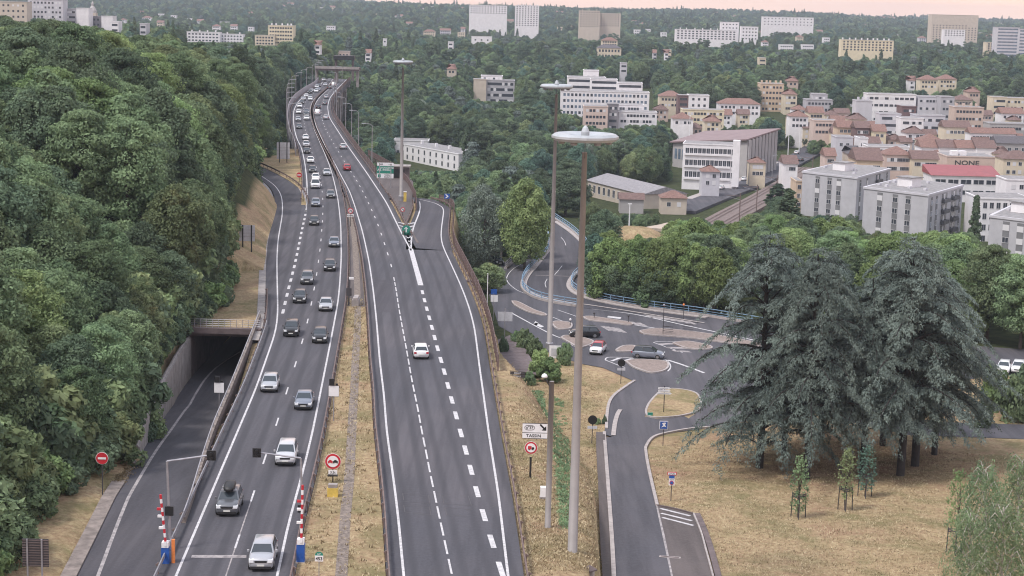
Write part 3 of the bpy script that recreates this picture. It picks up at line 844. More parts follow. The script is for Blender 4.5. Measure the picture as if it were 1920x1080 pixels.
VIS = []       # (px0, px1, distance, lowest pixel row) of every facade the photograph shows
def sight(x, y, z, s, k):
    """largest size a tree may have here without standing before a facade that is open to view"""
    px, py = PX((x, y, z)); hw = KINDS[k]['r']*s*F/y
    for (a, b, D, yb) in VIS:
        if y < D and a - hw*.7 < px < b + hw*.7 and py - 14*F/y < yb + 30:
            s = min(s, (AT(px, yb, y).z - z)/(KINDS[k]['h']*1.08))
    return s
def grow():
    global n_ind
    r = random.Random(5)
    # left hillside
    def okL(x, y):
        le = float(left_edge(y))
        if x > (float(X(TREE_EDGE, y)) - 3.0 if y < Y_TE else le - 4): return False
        if 165 < y < Y_PORTAL and x > float(X(PL, y)) - 3.0: return False
        if y > Y_PORTAL-1 and y < Y_PORTAL+44 and x > float(X(PL, Y_PORTAL)) - 1.0: return False
        return growable(x, y, 0)
    KLM = {'a0':'mid','a1':'mid','a2':'olive','ad':'dark','al':'light','r0':'mid','r1':'mid','r2':'dark','r3':'olive','r4':'mid','r5':'light','rd':'dark','rm':'mid','rb':'dark'}
    LL_ = ['locust tree with feathery green foliage in the wood on the left hillside']
    for (x, y) in scatter(-175, -5, 98, 440, 6.6, okL, 1):
        le = float(left_edge(y)); d = le - x
        s = min(1.0, 0.50 + d*0.03)*r.uniform(0.82, 1.15)
        zz0 = ground_z(x, y); pxl = PX((x, y, zz0))[0]
        lim_ = float(np.interp(pxl, [-300,0,50,100,150,200,260,300,400,470,520,545],[12,31,33,27,40,56,62,72,95,122,150,190]))
        smax = (AT(pxl, lim_, y).z - zz0)/16.5
        if smax < 0.3: continue
        s = min(s, smax)
        k = r.choice(['a0','a1','a0','a2','r0','r1','r3','ad','rd','r4','al','r2','a1'])
        nm = KINDS[k]['name']
        colr = {'mid':'green','dark':'dark green','olive':'olive green','light':'light green'}[KLM[k]]
        zone = 'bottom left corner' if y < 150 else 'above the tunnel mouth' if y < 225 else 'beside the slip road' if y < 300 else 'by the viaduct start'
        lab = '%s %s, %s, %s' % (colr, 'feathery locust tree' if nm == 'locust_tree' else 'rounded broadleaf tree', 'edge of the left wood' if d < 14 else 'deep in the left wood', zone)
        put_tree(k, x, y, s=s, label=lab, group='trees of the left hillside wood')
    # the far trees to be chosen from, nearest first
    cand = scatter(-330, 330, 215, 1150, 8.2, lambda x, y: growable(x, y, 3.5) and not (y < 440 and x < float(left_edge(y))), 2)
    cand.sort(key=lambda p: p[1])
    stuff = []
    for (x, y) in cand:
        left = x < float(left_edge(min(y, Y_END)))
        u = r.random()
        k = r.choice(['r0','r1','r2','r3','rd','rm','rd','r4','ad','rb'] if y > 420 else ['r0','r1','rm','r3','r5','ad','r2','rb'])
        if u < 0.03: k = 'cy'
        elif u < 0.05: k = 'po'
        elif u < 0.08: k = 'g0'
        elif u < 0.12: k = 'cb'
        elif u < 0.14: k = 'pi'
        pxx = PX((x, y, -8))[0]
        if y < 345 and pxx > 1135: k = r.choice(['p0','p1','p2','p0','r0','r1','a0','al','rd']) if pxx < 1740 else r.choice(['p0','al','a1','r5'])
        nm = KINDS[k]['name']
        zz0 = float(terrain_cut(x, y))
        s = r.uniform(0.75, 1.15)*(0.95 if y < 420 else 1.0)
        if y < 420: s *= 0.82
        if not left and y < 430 and 1080 < pxx:
            zz = float(terrain_cut(x, y)); lim_ = float(np.interp(pxx, [1080,1130,1200,1260,1340,1420,1510,1560,1600,1640,1720,1800,1960],[385,428,425,410,405,395,386,410,404,410,416,430,440]))
            smax = (AT(pxx, lim_, y).z - zz)/(KINDS[k]['h']*1.05)
            if smax < 0.22: continue
            s = min(s, smax)
        s = sight(x, y, zz0, s, k)
        if s < 0.22: continue
        lim = {'broadleaf_tree': 300, 'locust_tree': 300}.get(nm, 60)
        if KN.get(nm, 0) < lim and y < 900:
            side = 'left of' if left else 'right of'
            zone = 'near the blue railings and plane trees' if (y < 345 and not left) else 'in the middle of the wood' if y < 600 else 'at the far side of the wood'
            put_tree(k, x, y, s=s, label='%s %s, %s the viaduct' % ({'plane_tree':'yellow green plane tree','broadleaf_tree':'round green broadleaf tree','locust_tree':'loose feathery green tree','conifer_tree':'dark pointed conifer','poplar_tree':'tall narrow poplar','willow_tree':'pale grey green willow','cedar_tree':'dark flat layered cedar','pine_tree':'tall bare stemmed pine'}[nm], zone, side), group='trees of the valley wood %s the viaduct' % side)
        else:
            stuff.append((x, y, float(terrain_cut(x, y))-0.3, s, r.uniform(0, 6.28), k))
    # beyond: the far woods
    y = 1150.0
    while y < 6000:
        sp = 9.5 + (y-1150)*0.0035
        x = -0.36*y
        while x < 0.36*y:
            a = x + r.uniform(-.45,.45)*sp; b_ = y + r.uniform(-.45,.45)*sp
            ok = True
            for (cx, cy, cr) in CLEAR:
                if abs(a-cx) < cr and abs(b_-cy) < cr: ok = False; break
            if ok and float(vnoise(np.array(a), np.array(b_), 90, 5)) > 0.10:
                k = r.choice(['r0','r1','r2','r3','rd','rd','rb','r4','ad','cb','cy','pi','po'] if r.random() < 0.5 else ['r0','r1','rd','rb','rm','ad'])
                s = r.uniform(0.7, 1.25)*(1+max(0, y-1500)*0.00012)
                if y < 2300: s = sight(a, b_, float(terrain(a, b_)), s, k)
                if s > 0.2: stuff.append((a, b_, None, s, r.uniform(0, 6.28), k))
            x += sp
        y += sp
    xs = np.array([p[0] for p in stuff]); ys = np.array([p[1] for p in stuff]); zs = terrain_cut(xs, ys) - 0.3
    keys = sorted(set(p[5] for p in stuff))
    me = bpy.data.meshes.new('woodland')
    me.vertices.add(len(stuff)); me.vertices.foreach_set('co', np.stack([xs, ys, zs], -1).astype(np.float32).ravel())
    for nme, ty, vals in (('kidx', 'INT', [keys.index(p[5]) for p in stuff]), ('siz', 'FLOAT', [p[3] for p in stuff]), ('rot', 'FLOAT', [p[4] for p in stuff])):
        a_ = me.attributes.new(nme, ty, 'POINT'); a_.data.foreach_set('value', vals)
    wo = tag(link('woodland', me), kind='stuff')
    wo['label'] = 'far woods that cover the hills behind the town'; wo['category'] = 'wood'
    for k_ in keys: me.materials.append(KINDS[k_]['crown'].materials[0])
    ng = bpy.data.node_groups.new('woodland', 'GeometryNodeTree')
    ng.interface.new_socket('Geometry', in_out='INPUT', socket_type='NodeSocketGeometry')
    ng.interface.new_socket('Geometry', in_out='OUTPUT', socket_type='NodeSocketGeometry')
    gi = ng.nodes.new('NodeGroupInput'); go = ng.nodes.new('NodeGroupOutput')
    iop = ng.nodes.new('GeometryNodeInstanceOnPoints'); iop.inputs['Pick Instance'].default_value = True
    g2i = ng.nodes.new('GeometryNodeGeometryToInstance')
    for k_ in reversed(keys):
        # crown mesh, referenced straight from its data through an object kept out of the scene
        po = bpy.data.objects.new('crown_source', KINDS[k_]['crown'])
        oi = ng.nodes.new('GeometryNodeObjectInfo'); oi.inputs['Object'].default_value = po
        ng.links.new(oi.outputs['Geometry'], g2i.inputs[0])
    def named(nme, dt):
        n_ = ng.nodes.new('GeometryNodeInputNamedAttribute'); n_.data_type = dt; n_.inputs['Name'].default_value = nme; return n_
    ki = named('kidx', 'INT'); si = named('siz', 'FLOAT'); ro = named('rot', 'FLOAT')
    cx = ng.nodes.new('ShaderNodeCombineXYZ')
    m2p = ng.nodes.new('GeometryNodeMeshToPoints')
    ng.links.new(gi.outputs[0], m2p.inputs[0]); ng.links.new(m2p.outputs[0], iop.inputs['Points'])
    ng.links.new(g2i.outputs[0], iop.inputs['Instance'])
    def out(n_): return [o for o in n_.outputs if o.enabled and o.name == 'Attribute'][0]
    ng.links.new(out(ki), iop.inputs['Instance Index'])
    ng.links.new(out(si), iop.inputs['Scale']); ng.links.new(out(ro), cx.inputs['Z']); ng.links.new(cx.outputs[0], iop.inputs['Rotation'])
    ng.links.new(iop.outputs[0], go.inputs[0])
    md = wo.modifiers.new('woodland', 'NODES'); md.node_group = ng
    print('individual trees', KN, 'stuff', len(stuff))
# ------------------------------------------------------------------ guard rails
def rail_path(f, y0, y1, step=4.0, z=0.0):
    n = max(2, int((y1-y0)/step)+1)
    ys = np.linspace(y0, y1, n); xs = f(ys)
    zs = z(ys) if callable(z) else np.full(n, float(z))
    return [Vector((float(a), float(b), float(c))) for a, b, c in zip(xs, ys, zs)]
def sweep(path, prof, closed=True):
    """profile (across, up) swept along a path"""
    mb = MB(); vs = []; fs = []; n = len(prof)
    for i, p in enumerate(path):
        d = path[min(i+1, len(path)-1)] - path[max(i-1, 0)]; d.z = 0; d.normalize()
        a = Vector((d.y, -d.x, 0))
        for u, w in prof: vs.append(p + a*u + Vector((0,0,w)))
    for i in range(len(path)-1):
        for k in range(n if closed else n-1):
            k2 = (k+1) % n
            fs.append((i*n+k, i*n+k2, (i+1)*n+k2, (i+1)*n+k))
    if closed: fs += [tuple(range(n))[::-1], tuple(range((len(path)-1)*n, len(path)*n))]
    return mb.add(vs, fs)
WB = [(-.02,.50),(.05,.54),(.05,.62),(-.02,.65),(.05,.68),(.05,.78),(-.02,.82),(-.05,.82),(-.05,.50)]
post_me = MB().box(-.05,.05,-.06,.06,-.5,.80).box(-.16,.16,-.05,.05,.60,.72).mesh('post', M['rust'])
def guard_rail(label, f, y0, y1, side=1, z=0.0, m='rust', prof=None, group='steel guard rails along the motorway', sp=4.0):
    path = rail_path(f, y0, y1, 2.0 if y1-y0 < 320 else 4.0, z)
    r = thing('guard_rail', label, 'guard rail', path[0], 0, group)
    pr = prof or WB
    o = sweep([p - path[0] for p in path], [(u*side, w) for u, w in pr]).build('rail', M[m], r)
    pts = rail_path(lambda y: f(y) + 0.12*side, y0, y1, sp, z)
    for i, p in enumerate(pts[:100]): link('post', post_me, r, p - path[0])
    if len(pts) > 100:
        mb = MB()
        for p in pts[100:]: q_ = p - path[0]; mb.box(q_.x-.06,q_.x+.06,q_.y-.06,q_.y+.06,q_.z-.5,q_.z+.8)
        tag(mb.build('post', M['rust'], r), kind='stuff')
    return r
y497 = ypx(497, 560)
guard_rail('rusty guard rail between the oncoming lanes and the dry median', off(LR, 1.05), 92, 352, 1)
guard_rail('dark posted guard rail between the median and the lanes going away', off(RL, -1.05), 92, 352, -1)
guard_rail('guard rail along the outer edge of the oncoming lanes beside the dipping ramp', off(LL, -1.15), 108, Y_PORTAL+2, -1, m='galv')
guard_rail('guard rail along the merging slip road beneath the wooded bank', off(LL, -1.35), Y_PORTAL+3, 232, -1)
guard_rail('guard rail on the right edge of the exit lane', off(RR, 1.25), 100, Y_RTOP-2, 1)
guard_rail('guard rail in front of the paved triangle beside the exit', off(GL, 1.25), Y_GORE+16, 352, 1)
guard_rail('guard rail curving along the dry verge left of the merging nose', lambda y: X(SR, y)+.5, Y_MERGE+11, 455, 1)
guard_rail('short guard rail on the exit side of the paved triangle', off(GR, -1.3), Y_GORE+17, ypx(788,382), -1)
guard_rail('left guard rail of the viaduct median', off(LR, 0.95), 353, Y_END+20, 1, sp=8.0)
guard_rail('right guard rail of the viaduct median', off(RL, -0.95), 353, Y_END+20, -1, sp=8.0)
guard_rail('guard rail along the left edge of the viaduct', off(LM, -1.0), Y_MERGE+14, Y_END+20, -1, sp=8.0)
guard_rail('guard rail along the right edge of the viaduct', off(GL, 1.0), 353, Y_END+20, 1, sp=8.0)
# brown parapet fences
def slat_fence(label, name, f, y0, y1, h, z=0.0, m='fence', sp=2.5, th=.06, group=None, step=2.0, kick=None):
    path = rail_path(f, y0, y1, step, z)
    r = thing(name, label, 'fence', path[0], 0, group); P0 = path[0]
    for a, b in ((0.12, 0.34), (0.42, 0.62), (0.70, 0.90), (0.93, 1.0)) if not kick else kick:
        sweep([p - P0 for p in path], [(-th/2,h*a),(th/2,h*a),(th/2,h*b),(-th/2,h*b)]).build('board', M[m], r)
    pts = rail_path(f, y0, y1, sp, z)
    pm = MB().box(-.08,.08,-.08,.08,-.8,h+.02).mesh('post', M[m])
    for p in pts[:100]: link('post', pm, r, p - P0)
    if len(pts) > 100:
        mb = MB()
        for p in pts[100:]: q_ = p-P0; mb.box(q_.x-.08,q_.x+.08,q_.y-.08,q_.y+.08,q_.z-.8,q_.z+h+.02)
        tag(mb.build('post', M[m], r), kind='stuff')
    return r
M['fence'] = mat('brown_parapet', (0.15,0.10,0.095), 0.8, 0.35, 1.0)
slat_fence('brown parapet fence outside the exit lane above the lower road', 'parapet_fence', lambda y: X(RR, y)+2.0, ypx(935,690), Y_RTOP-4, 1.5)
slat_fence('brown parapet fence along the right edge of the viaduct', 'parapet_fence', lambda y: X(GL, y)+1.8, 400, Y_END+20, 1.6, sp=5, step=4)
slat_fence('brown parapet fence behind the paved triangle with the tall mast', 'parapet_fence', lambda y: np.interp(y, [ypx(778,395), ypx(779,372), ypx(765,345), ypx(738,318), ypx(700,292)], [G(781,395).x, G(779,372).x, G(765,345).x, G(738,318).x, G(690,292).x]), ypx(780,395), ypx(700,292), 1.5)
M['noise'] = mat('grey_noise_panel', (0.30,0.28,0.31), 0.8, 0.2, 0.5)
nb = thing('noise_barrier', 'pale grey noise barrier on the left edge of the viaduct bend', 'barrier', (0,0,0))
for k, ya in enumerate(np.arange(440, Y_END-10, 6.0)):
    a_ = Vector((float(X(LM, ya))-1.9, ya, 0)); b_ = Vector((float(X(LM, ya+5.8))-1.9, ya+5.8, 0))
    if k < 100: sweep([a_, b_], [(-.08,-.6),(.08,-.6),(.08,2.3),(-.08,2.3)]).build('panel', M['noise'], nb)
# concrete parapet on the wall over the ramp
cp = thing('parapet', 'long concrete parapet with steel handrail above the dipping ramp', 'parapet', (0,0,0))
pp_ = rail_path(lambda y: X(PR,y)+0.2, 128, Y_PORTAL+8, 2)
sweep(pp_, [(-.14,-.3),(.14,-.3),(.14,.45),(-.14,.45)]).build('wall', M['gutter'], cp)
sweep(pp_, [(-.04,.85),(.04,.85),(.04,.93),(-.04,.93)]).build('handrail', M['galv'], cp)
for p in pp_[::2]: MB().box(p.x-.04,p.x+.04,p.y-.04,p.y+.04,.45,.85).build('post', M['galv'], cp)
gh = guard_rail('grey guard rail on top of the retaining wall under the trees', lambda y: X(PL, y)-1.3, yw0-6, yw0+14, -1, z=lambda y: wall_top(y)-.2, m='galv')

# ------------------------------------------------------------------ writing
def text_mesh(s, h, m, bold=0.0, sx=1.0):
    cu = bpy.data.curves.new('txt', 'FONT'); cu.body = s; cu.size = h/0.70; cu.align_x = 'CENTER'; cu.offset = bold*h; cu.resolution_u = 3
    o = bpy.data.objects.new('txt', cu); COL.objects.link(o)
    dg = bpy.context.evaluated_depsgraph_get()
    me = bpy.data.meshes.new_from_object(o.evaluated_get(dg)); me.transform(Matrix.Scale(sx, 4, (1,0,0))); me.transform(Matrix.Translation((0,-h/2,0)))
    me.transform(Matrix.Rotation(PI/2, 4, 'X'))
    bpy.data.objects.remove(o); bpy.data.curves.remove(cu)
    me.materials.clear(); me.materials.append(m); return me
def text(parent, s, h, m, x, y, z, bold=0.02, sx=1.0, name='lettering'):
    return link(name, text_mesh(s, h, M[m], bold, sx), parent, (x, y, z))
def plate(parent, name, m, x0, x1, z0, z1, y=-.02, th=.04):
    return MB().box(x0, x1, y-th/2, y+th/2, z0, z1).build(name, M[m], parent)
def rnd(parent, name, m, x, z, r, y=-.05, th=.02, n=28):
    return MB().disc((x, y, z), r, (0,1,0), th, n).build(name, M[m], parent)
def foot(px, py, z=0.0):
    p = G(px, py, z); return p, (p.y**2 + (CH-z)**2)**0.5/F        # metres per pixel
def tubepost(parent, x, h, r=.05, m='dark_post', z0=-.5, name='post', y=0.0):
    return MB().tube([(x,y,z0),(x,y,h)], r, 8).build(name, M[m], parent)
def zpx(P, px, py):
    """height above foot P of something seen at this pixel"""
    return AT(px, py, P.y).z - P.z
def xpx_(P, px, py): return AT(px, py, P.y).x - P.x

# no entry sign on the left
P = Gp(192, 902, lambda y: 1.2); P.z = float(terrain_cut(P.x, P.y)); h = zpx(P, 190, 859)
t = thing('road_sign', 'round red no entry sign with white bar on the dry bank beside the ramp', 'road sign', P)
tubepost(t, 0, h); rnd(t, 'face', 'red', 0, h, .47); rnd(t, 'rim', 'white', 0, h, .50, y=-.035, th=.02); plate(t, 'bar', 'white', -.32, .32, h-.08, h+.08, y=-.07, th=.02)
# louvred sign back at bottom left
P = G(68, 1090, 1.6); sc_ = 0.043
t = thing('road_sign', 'back of a brown ribbed sign panel on two posts at the foot of the bank', 'road sign', P)
h0 = zpx(P, 68, 1062); h1 = zpx(P, 68, 1010)
plate(t, 'panel', 'dark_post', -.85, .85, h0, h1)
for k in range(11): plate(t, 'rib', 'concrete_dark', -.85, .85, h0+(h1-h0)*(k+.3)/11, h0+(h1-h0)*(k+.62)/11, y=-.06, th=.03)
for x in (-.52, .42): tubepost(t, x, h1, .06, 'galv', y=-.1)

# barrier gates with blue cabinets
def gate(px, py, label, top, lean, mastpx, armtip, headpx, z=0.0, low=None):
    P, s = foot(px, py, z)
    t = thing('barrier_gate', label, 'barrier gate', P, 0, 'red and white lifting barriers beside the oncoming lanes')
    MB().box(-.28,.28,-.28,.28,0,1.35).build('cabinet', M['blue'], t)
    MB().box(-.33,.33,-.33,.33,-.4,.10).build('base', M['concrete'], t)
    MB().box(-.24,.24,-.30,.26,1.36,1.75).build('drive_head', M['white'], t)
    a_ = Vector((0.05,-.2,1.5)); b_ = Vector((xpx_(P,*top), -.2, zpx(P,*top)))
    n = 12
    for k in range(n):
        p0 = a_.lerp(b_, k/n); p1 = a_.lerp(b_, (k+1)/n)
        MB().tube([p0,p1], .09 if k else .16, 6).build('boom_section', M['white' if k % 2 == 0 else 'red'], t)
    for k in (.35,.58,.72): 
        c_ = a_.lerp(b_, k); MB().box(c_.x-.35,c_.x-.05,c_.y-.08,c_.y+.08,c_.z-.08,c_.z+.08).build('lamp', M['white' if k < .6 else 'red'], t)
    return t, P
t, P = gate(311, 1060, 'raised red and white barrier on a blue cabinet at the end of the ramp', (302, 926), 0, None, None, None, -.2)
MB().box(.42,.64,-.1,.1,0,1.9).build('orange_post', M['orange'], t)
t, P = gate(564, 1054, 'raised red and white barrier on a blue cabinet at the edge of the median', (568, 908), 0, None, None, None)
def signal_mast(footpx, toppx, tippx, label, head2=None, z=0.0):
    P, s = foot(*footpx, z)
    t = thing('signal_mast', label, 'traffic signal', P, 0, 'grey signal masts with a black lamp head on the arm')
    tx, tz = xpx_(P, *toppx), zpx(P, *toppx); ax, az = xpx_(P, *tippx), zpx(P, *tippx)
    MB().tube([(0,0,-.3),(tx,0,tz)], [.11,.08], 8).build('post', M['galv'], t)
    MB().tube([(tx,0,tz),(ax,0,az)], [.08,.06], 8).build('arm', M['galv'], t)
    hd = MB().box(ax-.32,ax+.32,-.2,-.08,az-.36,az+.36).build('backboard', M['black'], t)
    MB().tube([(ax,-.21,az+.15),(ax,-.42,az+.15)], .12, 10).build('lamp_hood', M['black'], hd)
    MB().tube([(ax,-.21,az-.15),(ax,-.42,az-.15)], .12, 10).build('lamp_hood', M['black'], hd)
    if head2:
        bx, bz = xpx_(P,*head2), zpx(P,*head2)
        MB().box(bx-.3,bx+.3,-.2,-.08,bz-.34,bz+.34).build('lower_backboard', M['black'], t)
    return t
signal_mast((320,1030), (313,865), (397,853), 'signal mast with arm reaching over the ramp, beside the left barrier', (318,957))
signal_mast((567,960), (564,859), (482,848), 'signal mast with arm reaching over the oncoming lanes from the median', (566,954))
# black lamp boxes with white boards
def board_signal(fp, c, label, z=0.0):
    P, s = foot(*fp, z); t = thing('lane_signal', label, 'traffic signal', P, 0, 'black signal boxes with a white board below')
    cx, cz = xpx_(P, *c), zpx(P, *c)
    tubepost(t, cx, cz+.5, .05, 'galv', z0=-.3)
    plate(t, 'board', 'white', cx-.48, cx+.48, cz-.75, cz+.25, y=-.08); plate(t, 'board_edge', 'black', cx-.51, cx+.51, cz-.78, cz+.28, y=-.055, th=.02)
    MB().box(cx-.42,cx+.06,-.16,-.02,cz+.32,cz+.92).build('lamp_box', M['black'], t)
    MB().box(cx+.18,cx+.40,-.12,-.02,cz+.30,cz+.48).build('small_lamp', M['black'], t)
board_signal((411, 785), (411, 722), 'black lamp box over a white board beside the parapet above the ramp', -2.0)
board_signal((626, 790), (626, 728), 'black lamp box over a white board in the median', 0)
# no overtaking over 3.5 t
P, s = foot(624, 905); h = zpx(P, 624, 865)
t = thing('road_sign', 'round red rimmed no overtaking sign with a 3.5t plate in the median', 'road sign', P)
tubepost(t, 0, h-.3, .05); rnd(t, 'rim', 'red', 0, h, .64, y=-.05); rnd(t, 'face', 'white', 0, h, .47, y=-.07); rnd(t, 'edge', 'white', 0, h, .67, y=-.03)
for sx_, cm in ((-1,'red'),(1,'black')):
    q_ = MB().box(-.19,.19,-.01,.01,-.09,.05).add([(-.13,-.01,.05),(.13,-.01,.05),(.08,-.01,.14),(-.08,-.01,.14)],[(0,1,2,3)]).box(-.19,-.10,-.01,.01,-.14,-.09).box(.10,.19,-.01,.01,-.14,-.09)
    q_.build('car_pictogram', M[cm], t, loc=(sx_*.21,-.09,h))
hp = zpx(P, 624, 885); plate(t, 'plate', 'white', -.36, .36, hp-.17, hp+.17, y=-.06); text(t, '3.5t', .2, 'black', 0, -.085, hp, .03)
plate(t, 'lamp_tray', 'black', -.42, .42, hp-.30, hp-.2, y=-.15, th=.3)
P, s = foot(624, 931)
t = thing('ballast_block', 'yellow concrete block at the foot of the no overtaking sign', 'concrete block', P)
MB().box(-.42,.42,-.3,.3,0,.75).build('block', M['yellow'], t); MB().box(-.36,.36,-.25,.25,.76,1.05).build('cap', M['concrete'], t)
# kilometre plate 453
P, s = foot(598, 1092); hb = zpx(P, 597, 1047)
t = thing('marker_sign', 'small white 453 distance plate with a round green top in the median', 'marker sign', P)
tubepost(t, 0, hb, .03, 'galv'); plate(t, 'plate', 'white', -.28, .28, hb-.2, hb+.2); text(t, '453', .22, 'black', 0, -.05, hb, .04)
MB().add([(.28*math.cos(a),-.02,hb+.205+.28*math.sin(a)) for a in np.linspace(0, PI, 13)], [tuple(range(13))[::-1]]).build('round_top', M['green'], t); text(t, 'N7', .12, 'white', 0, -.05, hb+.32, .02)
# exit 37 sign
P, s = foot(994, 901, -.6); h = zpx(P, 1003, 807); cx = xpx_(P, 1003, 807)
t = thing('direction_sign', 'white exit sign reading n 37 and TASSIN with a black arrow on a dark post', 'direction sign', P)
tubepost(t, 0, zpx(P,996,857), .09, 'black')
plate(t, 'upper_panel', 'white', cx-1.05, cx+1.05, h-.18, h+.62); plate(t, 'lower_panel', 'white', cx-1.05, cx+1.05, h-.68, h-.22)
for (x0,x1,z0,z1) in ((-1.07,1.07,.60,.64),(-1.07,1.07,-.22,-.18),(-1.07,1.07,-.71,-.67)): plate(t, 'border', 'black', cx+x0, cx+x1, h+z0, h+z1, y=-.045, th=.012)
ov = MB(); ring = [(cx-.45+.42*math.copysign(abs(math.cos(a))**.7, math.cos(a)), -.05, h+.24+.2*math.sin(a)) for a in np.linspace(0, 2*PI, 25)]
ov.tube(ring, .018, 5).build('oval', M['black'], t); text(t, 'n°37', .22, 'black', cx-.45, -.05, h+.24, .03)
ar = MB().add([(-.30,-.05,.30),(-.20,-.05,.40),(.12,-.05,.08),(.26,-.05,.22),(.28,-.05,-.18),(-.12,-.05,-.16),(.02,-.05,-.02)], [(0,1,2,6),(3,4,5,6,2)]).build('arrow', M['black'], t, loc=(cx+.68,0,h+.18))
text(t, 'TASSIN', .25, 'black', cx-.1, -.05, h-.45, .03, 1.1)
h = zpx(P, 996, 839); 
rnd(t, 'edge', 'white', 0, h, .55, y=-.1); rnd(t, 'rim', 'red', 0, h, .52, y=-.12); rnd(t, 'face', 'white', 0, h, .39, y=-.14)
MB().box(-.26,.04,-.17,-.15,-.12,.16).build('truck_box', M['red'], t, loc=(0,0,h)); MB().box(.06,.26,-.17,-.15,-.12,.06).box(-.2,-.1,-.17,-.15,-.18,-.12).box(.1,.2,-.17,-.15,-.18,-.12).build('truck_cab', M['black'], t, loc=(0,0,h))
# two stacked panels on posts by the fence
P, s = foot(969, 757, -3.5); h = zpx(P, 968, 702)
t = thing('direction_sign', 'small brown double panel sign on two thin posts above the dry slope', 'direction sign', P)
for x in (-.5,.4): tubepost(t, x, h+.2, .045, 'dark_post')
plate(t, 'upper_panel', 'dark_post', -.8, .8, h+.02, h+.32); plate(t, 'lower_panel', 'dark_post', -.8, .8, h-.34, h-.04)
for z_ in (.17, -.19): text(t, 'ECULLY', .15, 'white', 0, -.05, h+z_, .02)
# round mast posts: short lighting column with dome lamp
P, s = foot(1026, 1018, -1.6); h = zpx(P, 1037, 715)
t = thing('lamp_post', 'short grey steel column with a small white dome lamp beside the tall mast', 'lamp post', P)
MB().tube([(0,0,-.5),(xpx_(P,1037,715)*.0,0,h)], [.24,.19], 12).build('column', M['mast'], t, smooth=True)
bx, bz = xpx_(P,1021,705), zpx(P,1021,706)
MB().tube([(0,0,h-.7),(bx*.9,0,bz-.1)], .04, 6).build('bracket', M['dark_post'], t); MB().lathe([(.05,-.12),(.22,-.08),(.24,.04),(.15,.18),(.02,.24)], 14, (bx,0,bz)).build('dome', M['white'], t, smooth=True)
# graffiti cabinet
P, s = foot(1019, 955, -1.3)
t = thing('cabinet', 'grey electrical cabinet with black graffiti beside the lamp column', 'cabinet', P)
MB().box(-.35,.35,-.3,.3,-.3,1.1).build('body', M['concrete'], t); MB().box(-.30,.30,-.25,.25,1.11,1.9).build('upper_box', M['white'], t)
for k in range(5): MB().tube([(-.28+.12*k,-.33,.5+.2*(k%2)),(-.2+.12*k,-.33,1.0-.2*(k%2)),(-.12+.12*k,-.33,.55)], .035, 5).build('graffiti', M['black'], t)
P, s = foot(1105, 1092, -2.0)
t = thing('cabinet', 'small stone cabinet with a pointed dark roof right of the tall mast foot', 'cabinet', P)
MB().box(-.34,.34,-.34,.34,-.4,.9).build('body', M['concrete'], t); MB().lathe([(.55,.9),(.55,1.0),(.05,1.3)], 4).build('roof', M['concrete_dark'], t, rz=0)
P, s = foot(1018, 1012, -1.4)
t = thing('manhole_slab', 'broken concrete slab with a loose cover at the foot of the lamp column', 'slab', P)
MB().box(-.9,.9,-.5,.5,-.2,.12).build('slab', M['concrete'], t); MB().box(-.6,-.1,-.4,.0,.13,.24).build('cover', M['kerb'], t)

# LYON sign
P, s = foot(1258, 936, -6.0); h = zpx(P, 1258, 888)
t = thing('town_sign', 'red bordered LYON place sign with blue and parking plates on the dry lawn', 'place sign', P)
tubepost(t, 0, h+.1, .04); plate(t, 'rim', 'red', -.43, .43, h-.15, h+.17, y=-.04); plate(t, 'face', 'white', -.37, .37, h-.09, h+.11, y=-.065); text(t, 'LYON', .15, 'black', 0, -.09, h+.01, .03)
plate(t, 'blue_plate', 'blue', -.25, .25, h-.45, h-.17); plate(t, 'zone_plate', 'white', -.27, .27, h-1.12, h-.47); rnd(t, 'rim_ring', 'red', 0, h-.86, .2, y=-.06); rnd(t, 'disc', 'blue', 0, h-.86, .14, y=-.08); text(t, 'ZONE', .1, 'black', 0, -.05, h-.58, .02)
# blue square sign
P, s = foot(1243, 834, -7.3); h = zpx(P, 1245, 797)
t = thing('road_sign', 'square blue sign with a white figure at the mouth of the side road', 'road sign', P)
tubepost(t, 0, h, .04); plate(t, 'edge', 'white', -.46, .46, h-.46, h+.46, y=-.04); plate(t, 'face', 'blue', -.40, .40, h-.40, h+.40, y=-.065)
MB().add([(-.28,-.09,-.25),(-.05,-.09,.0),(-.2,-.09,.22),(.05,-.09,.3),(.28,-.09,.28),(.12,-.09,.05),(.3,-.09,-.22),(.05,-.09,-.12)], [(0,1,7),(1,2,3,5),(3,4,5),(1,5,7),(5,6,7)]).build('pictogram', M['white'], t, loc=(0,0,h))
# arrow panels
P, s = foot(1244, 774, -7.4); h = zpx(P, 1243, 733)
t = thing('direction_sign', 'stacked white arrow panels on a black post on the small grass island', 'direction sign', P)
tubepost(t, .02, h+.6, .05, 'black')
for k, (w, z_) in enumerate(((.72,.32),(.72,.02),(.86,-.28))):
    MB().add([(-w,-.05,-.11),(w-.15,-.05,-.11),(w,-.05,0),(w-.15,-.05,.11),(-w,-.05,.11),(-w,-.01,-.11),(w-.15,-.01,-.11),(w,-.01,0),(w-.15,-.01,.11),(-w,-.01,.11)],
             [(0,1,2,3,4),(9,8,7,6,5),(0,5,6,1),(1,6,7,2),(2,7,8,3),(3,8,9,4),(4,9,5,0)]).build('arrow_panel', M['white'], t, loc=(0,0,h+z_))
    MB().box(-w+.15,w-.3,-.062,-.052,-.035,.035).build('line_of_text', M['grey_back'], t, loc=(0,0,h+z_))
